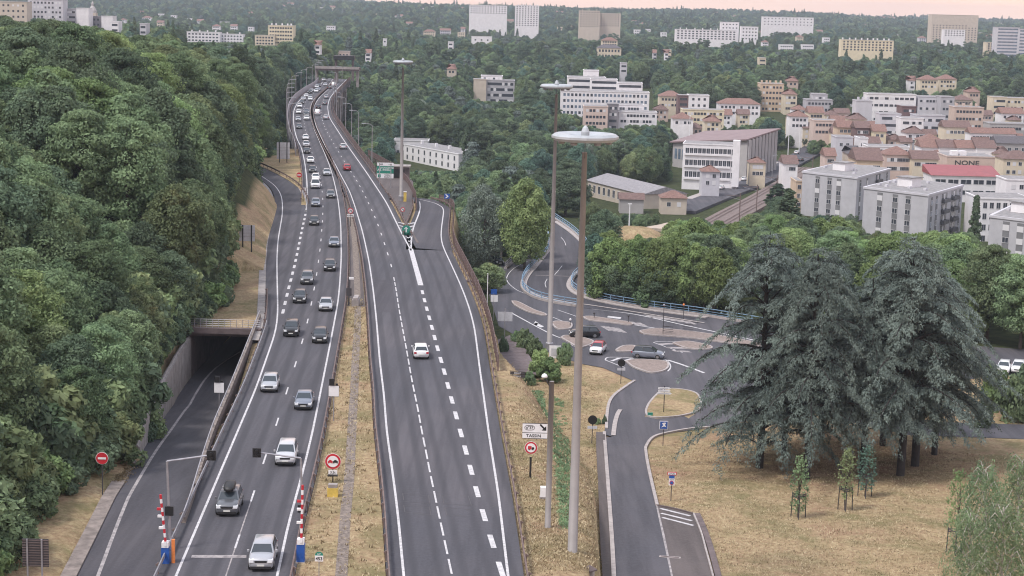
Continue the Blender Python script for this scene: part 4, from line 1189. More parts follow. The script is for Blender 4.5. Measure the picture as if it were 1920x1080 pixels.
# island keep-right sign back, black round back
for (fp, c, lab, z_) in (((1164,718),(1165,682),'round black sign back with grey plate below at the road fork', -7.4), ((1110,822),(1110,789),'round black sign back on the slope above the kerb', -5.0)):
    P, s = foot(*fp, z_); h = zpx(P, *c)
    t = thing('road_sign', lab, 'road sign', P); tubepost(t, 0, h+.1, .045, 'dark_post'); rnd(t, 'back', 'black', 0, h+.12, .48, y=-.06); plate(t, 'plate', 'grey_back', -.5, .5, h-.85, h-.55)
# signs at the wall on the right
P, s = foot(945, 640, -7.4); h = zpx(P, 945, 594)
t = thing('road_sign', 'large pale grey sign back on a thin post below the motorway wall', 'road sign', P); tubepost(t, .05, h+1.2, .06, 'galv'); plate(t, 'panel', 'grey_back', -.95, 1.1, h-.6, h+.7)
P, s = foot(925, 600, -7.4); h = zpx(P, 924, 552)
t = thing('road_sign', 'small blue sign over a white sign beside the motorway wall', 'road sign', P); tubepost(t, 0, h+.3, .05, 'galv'); plate(t, 'blue_panel', 'blue', -.45, .45, h, h+.8); plate(t, 'white_panel', 'white', -.45, .6, h-1.1, h-.1)
P, s = foot(912, 640, -7.4); h = zpx(P, 912, 514)
t = thing('flag_pole', 'thin white pole standing beside the motorway wall', 'pole', P); MB().tube([(0,0,-.5),(0,0,h*.6),(0,0,h)], [.09,.07,.05], 8).build('shaft', M['white'], t); MB().lathe([(.05,0),(.09,.05),(.02,.14)], 8, (0,0,h)).build('cap', M['galv'], t)
# big motorway sign
P, s = foot(722, 352, 0); 
t = thing('direction_sign', 'large motorway direction sign with green panel between white panels', 'direction sign', P)
k_ = P.y/F
def H_(py): return zpx(P, 722, py)
for x in (-1.2, 1.2): tubepost(t, x, H_(306), .1, 'galv')
plate(t, 'top_panel', 'white', -1.75, 1.75, H_(311), H_(305)); plate(t, 'green_panel', 'green', -1.75, 1.75, H_(325), H_(311.5)); plate(t, 'bottom_panel', 'white', -1.75, 1.75, H_(334), H_(325.5))
text(t, 'LYON CENTRE', .38, 'white', .35, -.06, H_(314.5), .02, .8); text(t, 'MARSEILLE', .34, 'white', .35, -.06, H_(318.5), .02, .8); text(t, 'A6', .5, 'white', -1.25, -.06, H_(318.5), .02)
text(t, 'VAISE', .3, 'black', -.9, -.06, H_(308), .02, .8); text(t, '3 km', .3, 'black', 1.0, -.06, H_(308), .02, .8); text(t, 'TASSIN', .32, 'black', .4, -.06, H_(328), .02, .8); text(t, 'ECULLY', .32, 'black', .4, -.06, H_(331.5), .02, .8)
plate(t, 'badge', 'green', -1.55, -.95, H_(332.6), H_(327), y=-.055)
# grey sign backs on the left
for (fp, cy0, cy1, w, posts, lab, m_) in (((463,478),452,422,1.2,(-.62,.7),'pale grey sign back on two black posts on the dry bank','grey_back'), ((531,305),298,267,1.55,(-.9,.9),'tall grey sign back on the dry verge left of the merging lanes','grey_back')):
    P, s = foot(*fp, 0.6 if fp[0] < 500 else 0); t = thing('road_sign', lab, 'road sign', P)
    a_, b_ = zpx(P, fp[0], cy0), zpx(P, fp[0], cy1); plate(t, 'panel', m_, -w, w, a_, b_)
    for x in posts: tubepost(t, x, b_, .1, 'black', y=-.09)
    for q_ in (.3, .5, .7): plate(t, 'rib', 'galv', -w, w, a_+(b_-a_)*q_-.03, a_+(b_-a_)*q_+.03, y=-.055, th=.02)
# little round signs
for (fp, c, r_, lab, bar) in (((561,348),(560,328),.55,'small no entry sign on the verge before the merging lanes', True), ((657,425),(657,395),.5,'round red rimmed speed sign with a white plate in the median', False), ((755,412),(755,393),.42,'round speed limit 70 sign on the paved triangle', False)):
    P, s = foot(*fp, 0); h = zpx(P, *c); t = thing('road_sign', lab, 'road sign', P); tubepost(t, 0, h, .05)
    rnd(t, 'rim', 'red', 0, h, r_, y=-.05)
    if bar: plate(t, 'bar', 'white', -r_*.7, r_*.7, h-.1, h+.1, y=-.075, th=.02)
    else:
        rnd(t, 'face', 'white', 0, h, r_*.72, y=-.075); text(t, '70' , .36, 'black', 0, -.1, h, .04)
    if fp[0] == 657: plate(t, 'plate', 'white', -.62, .62, h-1.1, h-.62); text(t, 'RAPPEL', .24, 'black', 0, -.06, h-.86, .02)
P = G(762, 440); h = zpx(P, 762, 425)
t = thing('gore_marker', 'round dark green marker with a white arrow on the nose of the exit', 'marker', P)
MB().lathe([(.72,-.1),(.72,1.1),(.6,1.4),(.1,1.5)], 18).build('drum', M['green'], t, smooth=True); rnd(t, 'face', 'green', 0, 1.0, .7, y=-.75, th=.04); MB().box(-.09,.09,-.80,-.78,.5,1.35).build('arrow_shaft', M['white'], t)
MB().tube([(-.3,-.79,1.05),(0,-.79,1.4),(.3,-.79,1.05)], .05, 4).build('arrow_head', M['white'], t)
P = G(838, 385); h = zpx(P, 838, 368)
t = thing('road_sign', 'blue and white chevron sign at the bend of the exit ramp', 'road sign', P); tubepost(t, 0, h, .06); plate(t, 'panel', 'blue', -.55, .55, h-.5, h+.5); MB().add([(-.1,-.06,-.35),(.3,-.06,0),(-.1,-.06,.35),(-.4,-.06,.35),(0,-.06,0),(-.4,-.06,-.35)],[(0,1,4,5),(1,2,3,4)]).build('chevron', M['white'], t, loc=(0,0,h))
# box and post in the triangle, posts in the median
P = G(751, 378); t = thing('cabinet', 'pale upright cabinet at the foot of the mast on the paved triangle', 'cabinet', P)
MB().box(.6,1.15,-.2,.2,0,1.9).build('body', M['yellow'], t); MB().box(.55,1.2,-.25,.25,1.91,2.0).build('roof', M['white'], t)
P, s = foot(654, 573); h = zpx(P, 654, 520)
t = thing('signal_post', 'dark signal post with a small camera in the median', 'signal post', P); tubepost(t, 0, h, .07); MB().box(-.35,.35,-.12,.1,h*.35,h*.62).build('box', M['dark_post'], t); MB().box(0,.6,-.12,.12,h-.25,h+.02).build('camera', M['white'], t)
P, s = foot(666, 575); t = thing('barrier_block', 'pale concrete block standing in the median drain', 'concrete block', P)
MB().box(-.45,.45,-.3,2.6,0,.9).build('block', M['concrete'], t); MB().box(-.3,.3,-.2,2.5,.91,1.15).build('top', M['kerb'], t)
# gantry cabinet (concrete niche) at the fence
P = G(748, 335); t = thing('service_hut', 'low concrete hut with a dark opening behind the parapet fence', 'hut', P)
MB().box(-2.2,2.2,0,3,-.3,2.6).build('wall', M['concrete_dark'], t); MB().box(-2.5,2.5,-.5,3.3,2.61,2.9).build('roof', M['concrete'], t); MB().box(-1.2,1.2,-.02,.02,.2,2.1).build('opening', M['black'], t)

# ------------------------------------------------------------------ tall masts with ring heads
def high_mast(fp, z, toppx, R_, label):
    P, s = foot(*fp, z); h = zpx(P, *toppx)
    t = thing('high_mast_light', label, 'mast light', P, 0, 'tall steel masts carrying a ring of lamps')
    MB().tube([(0,0,-.5),(0,0,h*.5),(0,0,h-1.0)], [.38,.28,.18], 16).build('shaft', M['mast'], t, smooth=True)
    MB().lathe([(.55,-.4),(.55,.9),(.43,1.0)], 12).build('base', M['galv'], t)
    n = 12; mb = MB()
    prof = [(R_*.42,.12),(R_*.42,-.02),(R_*.5,-.16),(R_*.9,-.20),(R_,.0),(R_,.16),(R_*.9,.34),(R_*.5,.22)]
    vs = [(r_*math.cos(2*PI*k/n), r_*math.sin(2*PI*k/n), h+z_) for r_, z_ in prof for k in range(n)]; m_ = len(prof)
    fs = [(i*n+k, i*n+(k+1)%n, ((i+1)%m_)*n+(k+1)%n, ((i+1)%m_)*n+k) for i in range(m_) for k in range(n)]
    mb.add(vs, fs).build('ring_canopy', M['ring'], t)
    for k in range(3):
        a_ = 2*PI*k/3+.4; MB().tube([(0,0,h+.05),(R_*.46*math.cos(a_),R_*.46*math.sin(a_),h+.05)], .06, 6).build('spoke', M['dark_post'], t)
    for k in range(6):
        a_ = 2*PI*k/6; c_ = (R_*.70*math.cos(a_), R_*.70*math.sin(a_)); MB().lathe([(.22,-.42),(.26,-.3),(.2,-.19)], 10, (c_[0],c_[1],h)).build('lamp', M['glass_lamp'], t)
    MB().lathe([(.30,.05),(.30,.45),(.18,.75),(.05,.9)], 12, (0,0,h)).build('cap', M['ring'], t, smooth=False)
    MB().tube([(.0,-.3,h+.1),(.0,-.5,h-1.4)], .03, 5).build('hoist_arm', M['dark_post'], t)
    return t
M['ring'] = mat('ring_enamel', (0.36,0.39,0.42), 0.4, 0.15, 0.8)
M['glass_lamp'] = mat('lamp_glass', (0.25,0.25,0.27), 0.15)
high_mast((1072,1075), -2.3, (1097,259), 2.4, 'tallest nearest steel mast with a twelve sided ring head')
high_mast((1030,655), -7.4, (1042,163), 2.2, 'middle steel mast with ring head standing by the junction')
high_mast((752,376), 0, (757,117), 2.0, 'farthest steel mast with ring head on the paved triangle')
# street lamps on the viaduct
def lamp_proto(sgn):
    t = thing('street_lamp', '', 'street lamp'); 
    MB().tube([(0,0,-1.5),(0,0,9.6)], [.13,.08], 8).build('pole', M['galv'], t)
    MB().tube([(0,0,9.6),(-sgn*.5,0,9.95),(-sgn*1.7,0,10.05)], .06, 6).build('arm', M['galv'], t)
    MB().box(min(-sgn*1.5,-sgn*2.5),max(-sgn*1.5,-sgn*2.5),-.2,.2,9.98,10.16).build('lamp_head', M['ring'], t)
    return t
first = lamp_proto(1); used = False
for i, px_ in enumerate([697,672,659,648,639,631,625,621,618,616,620,628]):
    ys = np.linspace(400, Y_END, 600) if i < 9 else np.linspace(640, Y_END, 400)
    if i < 9: ys = np.linspace(395, 640, 600)
    pj = np.array([PX((float(X(GL, y_))+2.4, y_, 0))[0] for y_ in ys]); y_ = float(ys[np.argmin(np.abs(pj-px_))])
    if i >= 9: y_ = 650+60*(i-9)
    o = first if not used else copy_tree(first); used = True
    o.location = (float(X(GL, y_))+2.4, y_, 0); tag(o, 'grey street lamp on the right edge of the viaduct', None, 'lamps along the right edge of the viaduct')
P = G(697,305); first = lamp_proto(-1); used = False
for y_ in np.arange(465, 850, 29):
    o = first if not used else copy_tree(first); used = True
    o.location = (float(X(LM, y_))-2.3, y_, 0); tag(o, 'grey street lamp on the left edge of the viaduct', None, 'lamps along the left edge of the viaduct')
# overpass at the end of the viaduct
zo = 9.0
A = AT(598, 150, 835); B = AT(665, 150, 835)
t = thing('road_bridge', 'dark low bridge crossing the motorway at the far end of the viaduct', 'bridge', (A.x, 835, 0))
w_ = B.x - A.x
MB().box(-2, w_+2, 0, 9, 5.6, 7.2).build('deck', M['concrete_dark'], t); MB().box(-2, w_+2, -.3, 0, 6.4, 7.6).build('parapet', M['concrete'], t)
for x in (-1.5, w_*.48, w_+1): MB().box(x-.5,x+.5,2,6,-2,5.59).build('pillar', M['concrete'], t)
t2 = thing('road_bridge', 'higher black bridge behind the first one at the end of the viaduct', 'bridge', (A.x+2, 900, 0))
MB().box(-2, w_*.5, 0, 8, 8.5, 10.6).build('deck', M['black'], t2)
for x in (-1, w_*.45): MB().box(x-.5,x+.5,2,5,-2,8.49).build('pillar', M['concrete_dark'], t2)
# ------------------------------------------------------------------ the junction below the motorway on the right
ZJ = -7.5
def flat(name, pts, z, m, dz=0.0, curve_n=0, thick=None, zf=None, kind='structure'):
    w = [(Gp(a, b, zf) if zf else G(a, b, z)) for a, b in pts]
    if curve_n:   # round the outline
        out = []; n = len(w)
        for i in range(n):
            p0, p1, p2, p3 = w[i-1], w[i], w[(i+1)%n], w[(i+2)%n]
            for k in range(curve_n):
                t = k/curve_n
                out.append(0.5*((2*p1)+(p2-p0)*t+(2*p0-5*p1+4*p2-p3)*t*t+(3*p1-p0-3*p2+p3)*t**3))
        w = out
    bm = bmesh.new()
    vs = [bm.verts.new((p.x, p.y, p.z+dz)) for p in w]
    f = bm.faces.new(vs); 
    if f.normal.z < 0 or True:
        bm.normal_update()
        if f.normal.z < 0: f.normal_flip()
    if thick:
        e = bmesh.ops.extrude_face_region(bm, geom=[f]); up = [v for v in e['geom'] if isinstance(v, bmesh.types.BMVert)]
        for v in up: v.co.z += thick
        bmesh.ops.recalc_face_normals(bm, faces=bm.faces)
    bmesh.ops.triangulate(bm, faces=bm.faces)
    me = bpy.data.meshes.new(name); bm.to_mesh(me); bm.free(); me.materials.append(M[m] if isinstance(m, str) else m)
    o = link(name, me)
    if kind: tag(o, kind=kind)
    return o
# level pad of asphalt
flat('junction_road', [(905,515),(950,490),(1000,470),(1028,462),(1100,520),(1180,566),(1320,594),(1500,608),(1700,640),(2400,690),(2400,716),(1850,705),(1700,740),(1700,790),(2400,812),(2400,842),(1700,816),(1500,770),(1400,790),(1310,806),(1290,786),(1313,770),(1308,738),(1262,731),(1236,737),(1190,716),(1130,690),(1090,683),(1042,668),(985,640),(935,612)], ZJ, 'asphalt', 0.06)
flat('side_road', [(1209,782),(1215,760),(1236,736),(1190,715),(1165,731),(1147,748),(1139,765),(1135,790),(1133,815),(1210,842),(1225,822),(1255,813),(1310,806),(1292,786),(1282,781),(1232,787)], ZJ, 'asphalt', 0.075)
strip('side_road', off(QL, 0.0), off(QR, 0.0), 95, ypx(1205, 838, -7.4)+4, lambda y: low_z(y)+0.10, M['asphalt'], 1.5, nx=2)
# kerb lines of the side road
def ribbon(name, pts, w, m, z=None, zf=None, dz=0.1, thick=None, kind='structure'):
    P_ = [(Gp(a, b, zf) if zf else G(a, b, z)) for a, b in pts]
    Q_ = []
    for i in range(len(P_)-1):       # catmull-rom
        p0 = P_[max(i-1,0)]; p1 = P_[i]; p2 = P_[i+1]; p3 = P_[min(i+2, len(P_)-1)]
        for k in range(5):
            t = k/5; Q_.append(0.5*((2*p1)+(p2-p0)*t+(2*p0-5*p1+4*p2-p3)*t*t+(3*p1-p0-3*p2+p3)*t**3))
    Q_.append(P_[-1])
    t_ = thick or 0.004
    o = sweep([q + Vector((0,0,dz)) for q in Q_], [(-w/2,-t_),(w/2,-t_),(w/2,0),(-w/2,0)]).build(name, M[m])
    if kind: tag(o, kind=kind)
    return o, Q_
lz = low_z
ribbon('kerb', [(1151,1085),(1147,1010),(1140,910),(1134,830),(1133,812)], .35, 'kerb', zf=lz, dz=.22, thick=.3)
ribbon('kerb', [(1137,805),(1138,780),(1142,757),(1152,742),(1172,727),(1190,715)], .35, 'kerb', z=ZJ, dz=.2, thick=.3)
ribbon('kerb', [(1261,1085),(1245,1010),(1232,950)], .22, 'paint_old', zf=lz, dz=.125, thick=.01)
ribbon('kerb', [(1232,950),(1217,885),(1211,850),(1212,838),(1225,822),(1255,813),(1315,804),(1420,800)], .3, 'kerb', zf=lz, dz=.24, thick=.3)
ribbon('gutter', [(1142,1085),(1136,1010),(1131,910),(1127,850),(1126,812)], 1.0, 'asphalt_old', zf=lz, dz=.13, thick=.05)
ribbon('gutter', [(1163,770),(1158,778),(1153,795),(1150,818)], .5, 'kerb', z=ZJ, dz=.16, thick=.05)
# parking bay
flat('parking_bay', [(1233,951),(1298,966),(1312,1000),(1340,1085),(1262,1085),(1247,1010)], 0, 'asphalt_old', 0.13, zf=lz)
ribbon('kerb', [(1300,966),(1314,1000),(1325,1040),(1337,1085)], .14, 'kerb', zf=lz, dz=.25, thick=.2)
ribbon('kerb', [(1233,951),(1265,957),(1298,966)], .14, 'concrete_dark', zf=lz, dz=.25, thick=.2)
ribbon('path', [(1307,966),(1322,1000),(1335,1040),(1347,1085)], .5, 'concrete_dark', zf=lz, dz=.22, thick=.2)
for (a, b) in (((1238,956),(1294,970)), ((1240,965),(1297,979)), ((1242,973),(1300,988))): ribbon('crossing_stripe', [a, b], .30, 'paint', zf=lz, dz=.142)
ribbon('drain_frame', [(1236,1046),(1276,1049)], .45, 'kerb', zf=lz, dz=.15); ribbon('drain_grate', [(1239,1046),(1273,1049)], .25, 'concrete_dark', zf=lz, dz=.157)
# grass island, islands with pale kerbs
def island(name, pts, m='ground', dz=.20, kerb=True, cn=4, w=.25, z=ZJ):
    o = flat(name, pts, z, m, dz-.16, cn, thick=.16)
    if m == 'ground':
        at = o.data.attributes.new('dry', 'FLOAT', 'POINT'); at.data.foreach_set('value', [1.0]*len(o.data.vertices))
    if kerb: ribbon('kerb', list(pts)+[pts[0]], w, 'kerb', z=z, dz=dz+.03, thick=.2)
    return o
M['paving'] = mat('red_brown_paving', (0.235,0.185,0.165), 0.9, 0.3, 2.5, bump=.3)
island('grass_island', [(1211,772),(1218,757),(1237,738),(1262,731),(1306,740),(1312,768),(1280,781),(1232,785),(1214,781)])
island('traffic_island', [(1034,607),(1045,604),(1068,607),(1072,613),(1066,618),(1045,618)], 'paving')
island('traffic_island', [(1052,635),(1062,631),(1092,635),(1111,641),(1108,647),(1086,653),(1068,644)], 'paving')
island('traffic_island', [(1155,658),(1168,651),(1188,650),(1192,656),(1186,660),(1162,661)], 'paving')
island('traffic_island', [(1174,679),(1196,676),(1244,679),(1253,686),(1249,694),(1236,699),(1217,700),(1188,690)], 'paving')
island('traffic_island', [(1094,596),(1108,595),(1150,601),(1184,607),(1180,611),(1150,607),(1106,602)], 'paving', w=.2)
island('traffic_island', [(1200,622),(1240,618),(1330,628),(1420,645),(1420,652),(1300,636),(1215,629)], 'paving', w=.2)
island('traffic_island', [(1262,645),(1290,642),(1330,650),(1330,656),(1290,655)], 'paving', w=.2)
island('traffic_island', [(960,566),(972,568),(1000,582),(1022,590),(1020,593),(990,586),(966,574)], 'paving', w=.2)
# painted lines
mk = [([(1135,676),(1140,671),(1170,671),(1240,674),(1254,681),(1257,690),(1252,697)], .2), ([(1135,676),(1160,686),(1172,690)], .2),
      ([(960,588),(1000,610),(1035,628),(1050,634)], .25), ([(1068,645),(1080,652),(1090,655)], .2),
      ([(1046,582),(1075,592),(1090,598)], .15), ([(1110,580),(1190,590),(1290,612),(1420,640)], .35), ([(1190,610),(1240,618)], .3), ([(1252,676),(1280,685),(1320,700)], .4),
      ([(1225,643),(1240,641),(1290,642)], .15), ([(1225,643),(1245,650),(1280,662)], .15), ([(1035,595),(1058,604),(1070,608)], .15),
      ([(1000,555),(970,545),(950,525),(962,505),(990,490)], .14), ([(1050,545),(1040,556),(1030,562)], .12), ([(1062,500),(1072,478),(1056,452),(1048,445)], .12)]
for p_, w in mk: ribbon('road_line', p_, w, 'paint', z=ZJ, dz=.075)
def quads(name, lst, z=ZJ, dz=.075, m='paint'):
    mb = MB()
    for q_ in lst:
        mb.add([(p.x, p.y, z+dz) for p in (G(a, b, z) for a, b in q_)], [(3,2,1,0)])
    struct(name, mb, M[m])
quads('hatching', [[(1143,678),(1150,678),(1166,672),(1158,672)], [(1165,678),(1172,678),(1190,673),(1181,673)], [(1190,678),(1198,678),(1212,674),(1205,674)], [(1213,679),(1221,679),(1235,675),(1228,675)], [(1236,681),(1244,682),(1254,678),(1248,677)]])
quads('hatching', [[(1233,645),(1240,648),(1270,646),(1262,644)], [(1245,651),(1252,654),(1288,655),(1280,652)], [(1258,657),(1265,660),(1298,662),(1290,659)]], m='paint_old')
quads('crossing', [[(1125+9*k,612+1.2*k),(1133+9*k,612+1.2*k),(1149+9*k,621+1.2*k),(1141+9*k,621+1.2*k)] for k in range(4)], m='paint_old')
quads('crossing', [[(1150+14*k,600+2*k),(1159+14*k,600+2*k),(1172+14*k,606+2*k),(1163+14*k,606+2*k)] for k in range(4)], m='paint_old')
quads('crossing', [[(1205+13*k,590+2*k),(1213+13*k,590+2*k),(1230+13*k,597+2*k),(1222+13*k,597+2*k)] for k in range(7)], m='paint_old')
quads('road_arrow', [[(1000,608),(1006,606),(1020,613),(1014,615)], [(1000,608),(1004,603),(1010,607),(1006,611)]])
quads('road_arrow', [[(1140,593),(1165,596),(1163,599),(1138,596)]])
# hatched plaza at the foot of the wall
M['pave_dark'] = mat('dark_paving', (0.15,0.12,0.125), 0.9, 0.3, 2.0, bump=.3)
flat('plaza', [(932,640),(958,630),(975,640),(1005,690),(1010,706),(985,700),(945,702)], -7.0, 'pave_dark', .1, thick=.1)
for k in range(12):
    ribbon('paving_joint', [(936+k*1.2, 640+k*5.0),(968+k*3.1, 636+k*5.5)], .12, 'concrete_dark', z=-7.0, dz=.215)

# ------------------------------------------------------------------ S shaped ramp with blue railings
M['blue_rail'] = mat('blue_grey_railing', (0.20,0.31,0.43), 0.5, 0.25, 0.8)
Lr = [(1026,405),(1026,430),(1028,468),(1003,497),(984,520),(979,540),(996,556),(1030,567),(1081,576)]
Rr = [(1040,411),(1072,433),(1098,458),(1108,481),(1100,503),(1078,520),(1071,538),(1088,552),(1130,565),(1200,577),(1325,594),(1480,620)]
def z_s(y): return ZJ + 0*y
flat('ramp_road', [(1024,402),(1026,430),(1026,468),(1001,497),(982,520),(977,540),(994,556),(1030,567),(1081,577),(1200,590),(1325,600),(1325,592),(1200,576),(1130,564),(1089,551),(1073,538),(1080,521),(1102,503),(1110,481),(1100,457),(1074,432),(1040,409)], ZJ, 'asphalt_new', .09)
def railing(label, pts, h=1.35, m='blue_rail', kerb='kerb', z=ZJ, sp=2.2, solid=.4):
    P_ = [G(a, b, z) for a, b in pts]; Q_ = []
    for i in range(len(P_)-1):
        p0 = P_[max(i-1,0)]; p1 = P_[i]; p2 = P_[i+1]; p3 = P_[min(i+2, len(P_)-1)]
        for k in range(8):
            t = k/8; Q_.append(0.5*((2*p1)+(p2-p0)*t+(2*p0-5*p1+4*p2-p3)*t*t+(3*p1-p0-3*p2+p3)*t**3))
    Q_.append(P_[-1]); O = Q_[0].copy()
    t_ = thing('railing', label, 'railing', O, 0, 'railings around the lower road')
    Q_ = [q-O for q in Q_]
    if kerb: sweep(Q_, [(-.25,-2.5),(.25,-2.5),(.25,solid),(-.25,solid)]).build('kerb_wall', M[kerb], t_)
    for a, b in ((h-.10,h),(h*.62,h*.62+.05),(h*.38,h*.38+.05)): sweep(Q_, [(-.05,a),(.05,a),(.05,b),(-.05,b)]).build('rail', M[m], t_)
    pm = MB().box(-.05,.05,-.05,.05,0,h).mesh('post', M[m]); acc = 0; cnt = 0
    for i in range(1, len(Q_)):
        acc += (Q_[i]-Q_[i-1]).length
        if acc >= sp and cnt < 100: link('post', pm, t_, Q_[i]); acc = 0; cnt += 1
    return t_
railing('blue railing on the left side of the S shaped ramp', Lr)
railing('long blue railing on the outer side of the S shaped ramp and junction', Rr)
railing('low pale railing on the left edge of the upper slip lane by the wall', [(990,480),(962,492),(948,505)], m='galv')
for (a, b) in (((1243,626),(1262,628)), ((1280,622),(1300,624))): railing('short dark pedestrian railing on the far pavement, %s' % ('left of the thin post' if a[0] < 1260 else 'nearest the cedars'), [a, ((a[0]+b[0])/2, (a[1]+b[1])/2), b], 1.2, 'dark_post', None)
# thin posts at the junction
for (fp, top, lab, ball) in (((1243,628),(1246,573),'slim dark lamp post with a round top on the far pavement','galv'), ((1281,600),(1281,572),'slim post with an orange top at the outer railing','orange'), ((1114,598),(1115,590),'short bollard on the narrow island','dark_post'), ((1178,606),(1178,593),'short post on the right end of the narrow island','dark_post'), ((1069,612),(1069,600),'white topped beacon on the left island','white')):
    P, s_ = foot(*fp, ZJ); h = max(.8, zpx(P, *top)); t = thing('post', lab, 'post', P); tubepost(t, 0, h, .05); MB().lathe([(.05,-.1),(.17,0),(.17,.15),(.04,.25)], 10, (0,0,h)).build('top', M[ball], t)
# white noticeboard by the bushes
P, s_ = foot(1040, 680, -7.3); t = thing('notice_board', 'white notice board with a faded print between the bushes', 'notice board', P)
plate(t, 'panel', 'white', -.75, .75, .6, 2.3); tubepost(t, -.7, 2.3, .06, 'galv', y=.06); tubepost(t, .7, 2.3, .06, 'galv', y=.06); plate(t, 'print', 'grey_back', -.5, .45, .9, 1.9, y=-.05, th=.01)
# electric meter green box on island
P, s_ = foot(1219, 779, ZJ+.2); t = thing('hydrant_plate', 'small turquoise plate at the corner of the grass island', 'plate', P); MB().box(-.3,.3,-.05,.05,0,.35).build('plate', M['green'], t)

# pale footway along both edges of the S ramp, its centre line and the bridge joint
ribbon('kerb', [(1041,416),(1071,437),(1095,460),(1104,481),(1096,502),(1075,519),(1067,538),(1084,554),(1128,567),(1200,580),(1325,597)], .9, 'kerb', z=ZJ, dz=.22, thick=.15)
ribbon('kerb', [(1029,470),(1007,498),(989,520),(984,539),(1000,553),(1032,563),(1081,572)], .7, 'kerb', z=ZJ, dz=.22, thick=.15)
ribbon('road_line', [(1088,571),(1130,577),(1200,588),(1320,607)], .5, 'kerb', z=ZJ, dz=.16)
ribbon('bridge_joint', [(1004,517),(1036,518),(1068,519)], .2, 'kerb', z=ZJ, dz=.105)
for q_ in ([(1040,516),(1047,508),(1054,499)], [(1024,540),(1022,532),(1026,524)], [(1061,461),(1058,453),(1052,446)]): ribbon('road_line', q_, .12, 'paint', z=ZJ, dz=.105)
# ------------------------------------------------------------------ buildings
def wall_mat(nm, c, v=.10): return mat(nm, c, 0.85, v, 0.35, detail=6)
WALL = {k: wall_mat('render_'+k, c) for k, c in {'white':(.74,.72,.74),'cream':(.62,.54,.42),'salmon':(.53,.41,.35),'orange':(.56,.43,.32),'grey':(.40,.39,.42),'lightgrey':(.52,.51,.55),'beige':(.52,.45,.38),'pink':(.58,.46,.41),'yellow':(.66,.58,.42),'darkgrey':(.22,.21,.23),'brown':(.16,.10,.10),'concrete':(.38,.36,.36),'panel':(.43,.425,.455)}.items()}
def tile_mat(nm, c):
    m, nt, b = new_mat(nm); tc = nt.nodes.new('ShaderNodeTexCoord').outputs['Object']
    col = ramp(nt, noise(nt, 1.4, tc, 6, .75), [(.3, tuple(x*.6 for x in c)), (.55, c), (.75, tuple(x*1.5 for x in c))])
    nt.links.new(col, b.inputs['Base Color']); b.inputs['Roughness'].default_value = .9
    w = nt.nodes.new('ShaderNodeTexWave'); w.inputs['Scale'].default_value = 3.0; nt.links.new(tc, w.inputs['Vector'])
    bu = nd(nt, 'ShaderNodeBump', Strength=.5); nt.links.new(w.outputs['Fac'], bu.inputs['Height']); nt.links.new(bu.outputs['Normal'], b.inputs['Normal']); return m
ROOF = {'red': tile_mat('roof_tiles_red', (.215,.125,.105)), 'brown': tile_mat('roof_tiles_brown', (.165,.105,.095)), 'dark': tile_mat('roof_slates', (.11,.10,.11)), 'metalred': mat('red_metal_roof', (.27,.065,.07), .5, .15, .5), 'flat': mat('gravel_roof', (.24,.23,.235), .95, .35, .8), 'grey': tile_mat('roof_sheet_grey', (.27,.255,.27)), 'pinkred': mat('pink_metal_roof', (.22,.155,.16), .6, .2, .3)}
M['winglass'] = mat('window_glass', (.05,.055,.07), .12, .5, .3, spec=.7)
M['winglass_blue'] = mat('window_glass_blue', (.14,.18,.24), .12, .4, .3, spec=.7)
M['shutter'] = mat('window_shutter', (.62,.61,.63), .7)
M['frame'] = mat('window_frame', (.60,.59,.61), .6)
M['infill'] = mat('grey_infill_panel', (.17,.17,.18), .8, .15, .6)
M['balcony'] = mat('balcony_front', (.08,.08,.09), .6, .3, .8)
def win_meshes():
    out = {}
    for k, g_ in (('dark','winglass'),('blue','winglass_blue'),('shut','shutter')):
        pane = MB().box(-.44,.44,-.035,-.005,-.44,.44).mesh('pane', M[g_])
        out[k] = pane
    fr = MB().box(-.5,.5,-.03,.0,.44,.5).box(-.5,.5,-.06,.0,-.5,-.44).box(-.5,-.44,-.03,.0,-.44,.44).box(.44,.5,-.03,.0,-.44,.44).box(-.02,.02,-.045,-.036,-.44,.44).mesh('frame', M['frame'])
    return out, fr
PANE, FRAME = win_meshes()
RB = random.Random(9)
NB = 0
def local_frame(A, B, name, label, group=None):
    u = (B-A); u.z = 0; L = u.length; ang = math.atan2(u.y, u.x)
    zt = (A.z+B.z)/2
    return L, ang, zt
def windows(t, x0, x1, z0, z1, cols, rows_, w=1.2, h=1.35, y=0.0, kinds=('dark','dark','dark','shut'), face='front', detail=True, limit=95):
    """a grid of windows on one face"""
    n = 0
    for r in range(rows_):
        for c in range(cols):
            if n >= limit: return
            xx = x0 + (x1-x0)*(c+.5)/cols; zz = z0 + (z1-z0)*(r+.52)/rows_
            k = RB.choice(kinds)
            if detail:
                o = link('window', FRAME, t)
                p = link('pane', PANE[k], o)
            else: o = link('window', PANE[k], t)
            o.scale = (w, 1, h)
            if face == 'front': o.location = (xx, y-.005, zz)
            elif face == 'right': o.location = (y+.005, xx, zz); o.rotation_euler.z = PI/2
            elif face == 'left': o.location = (y-.005, xx, zz); o.rotation_euler.z = -PI/2
            n += 1
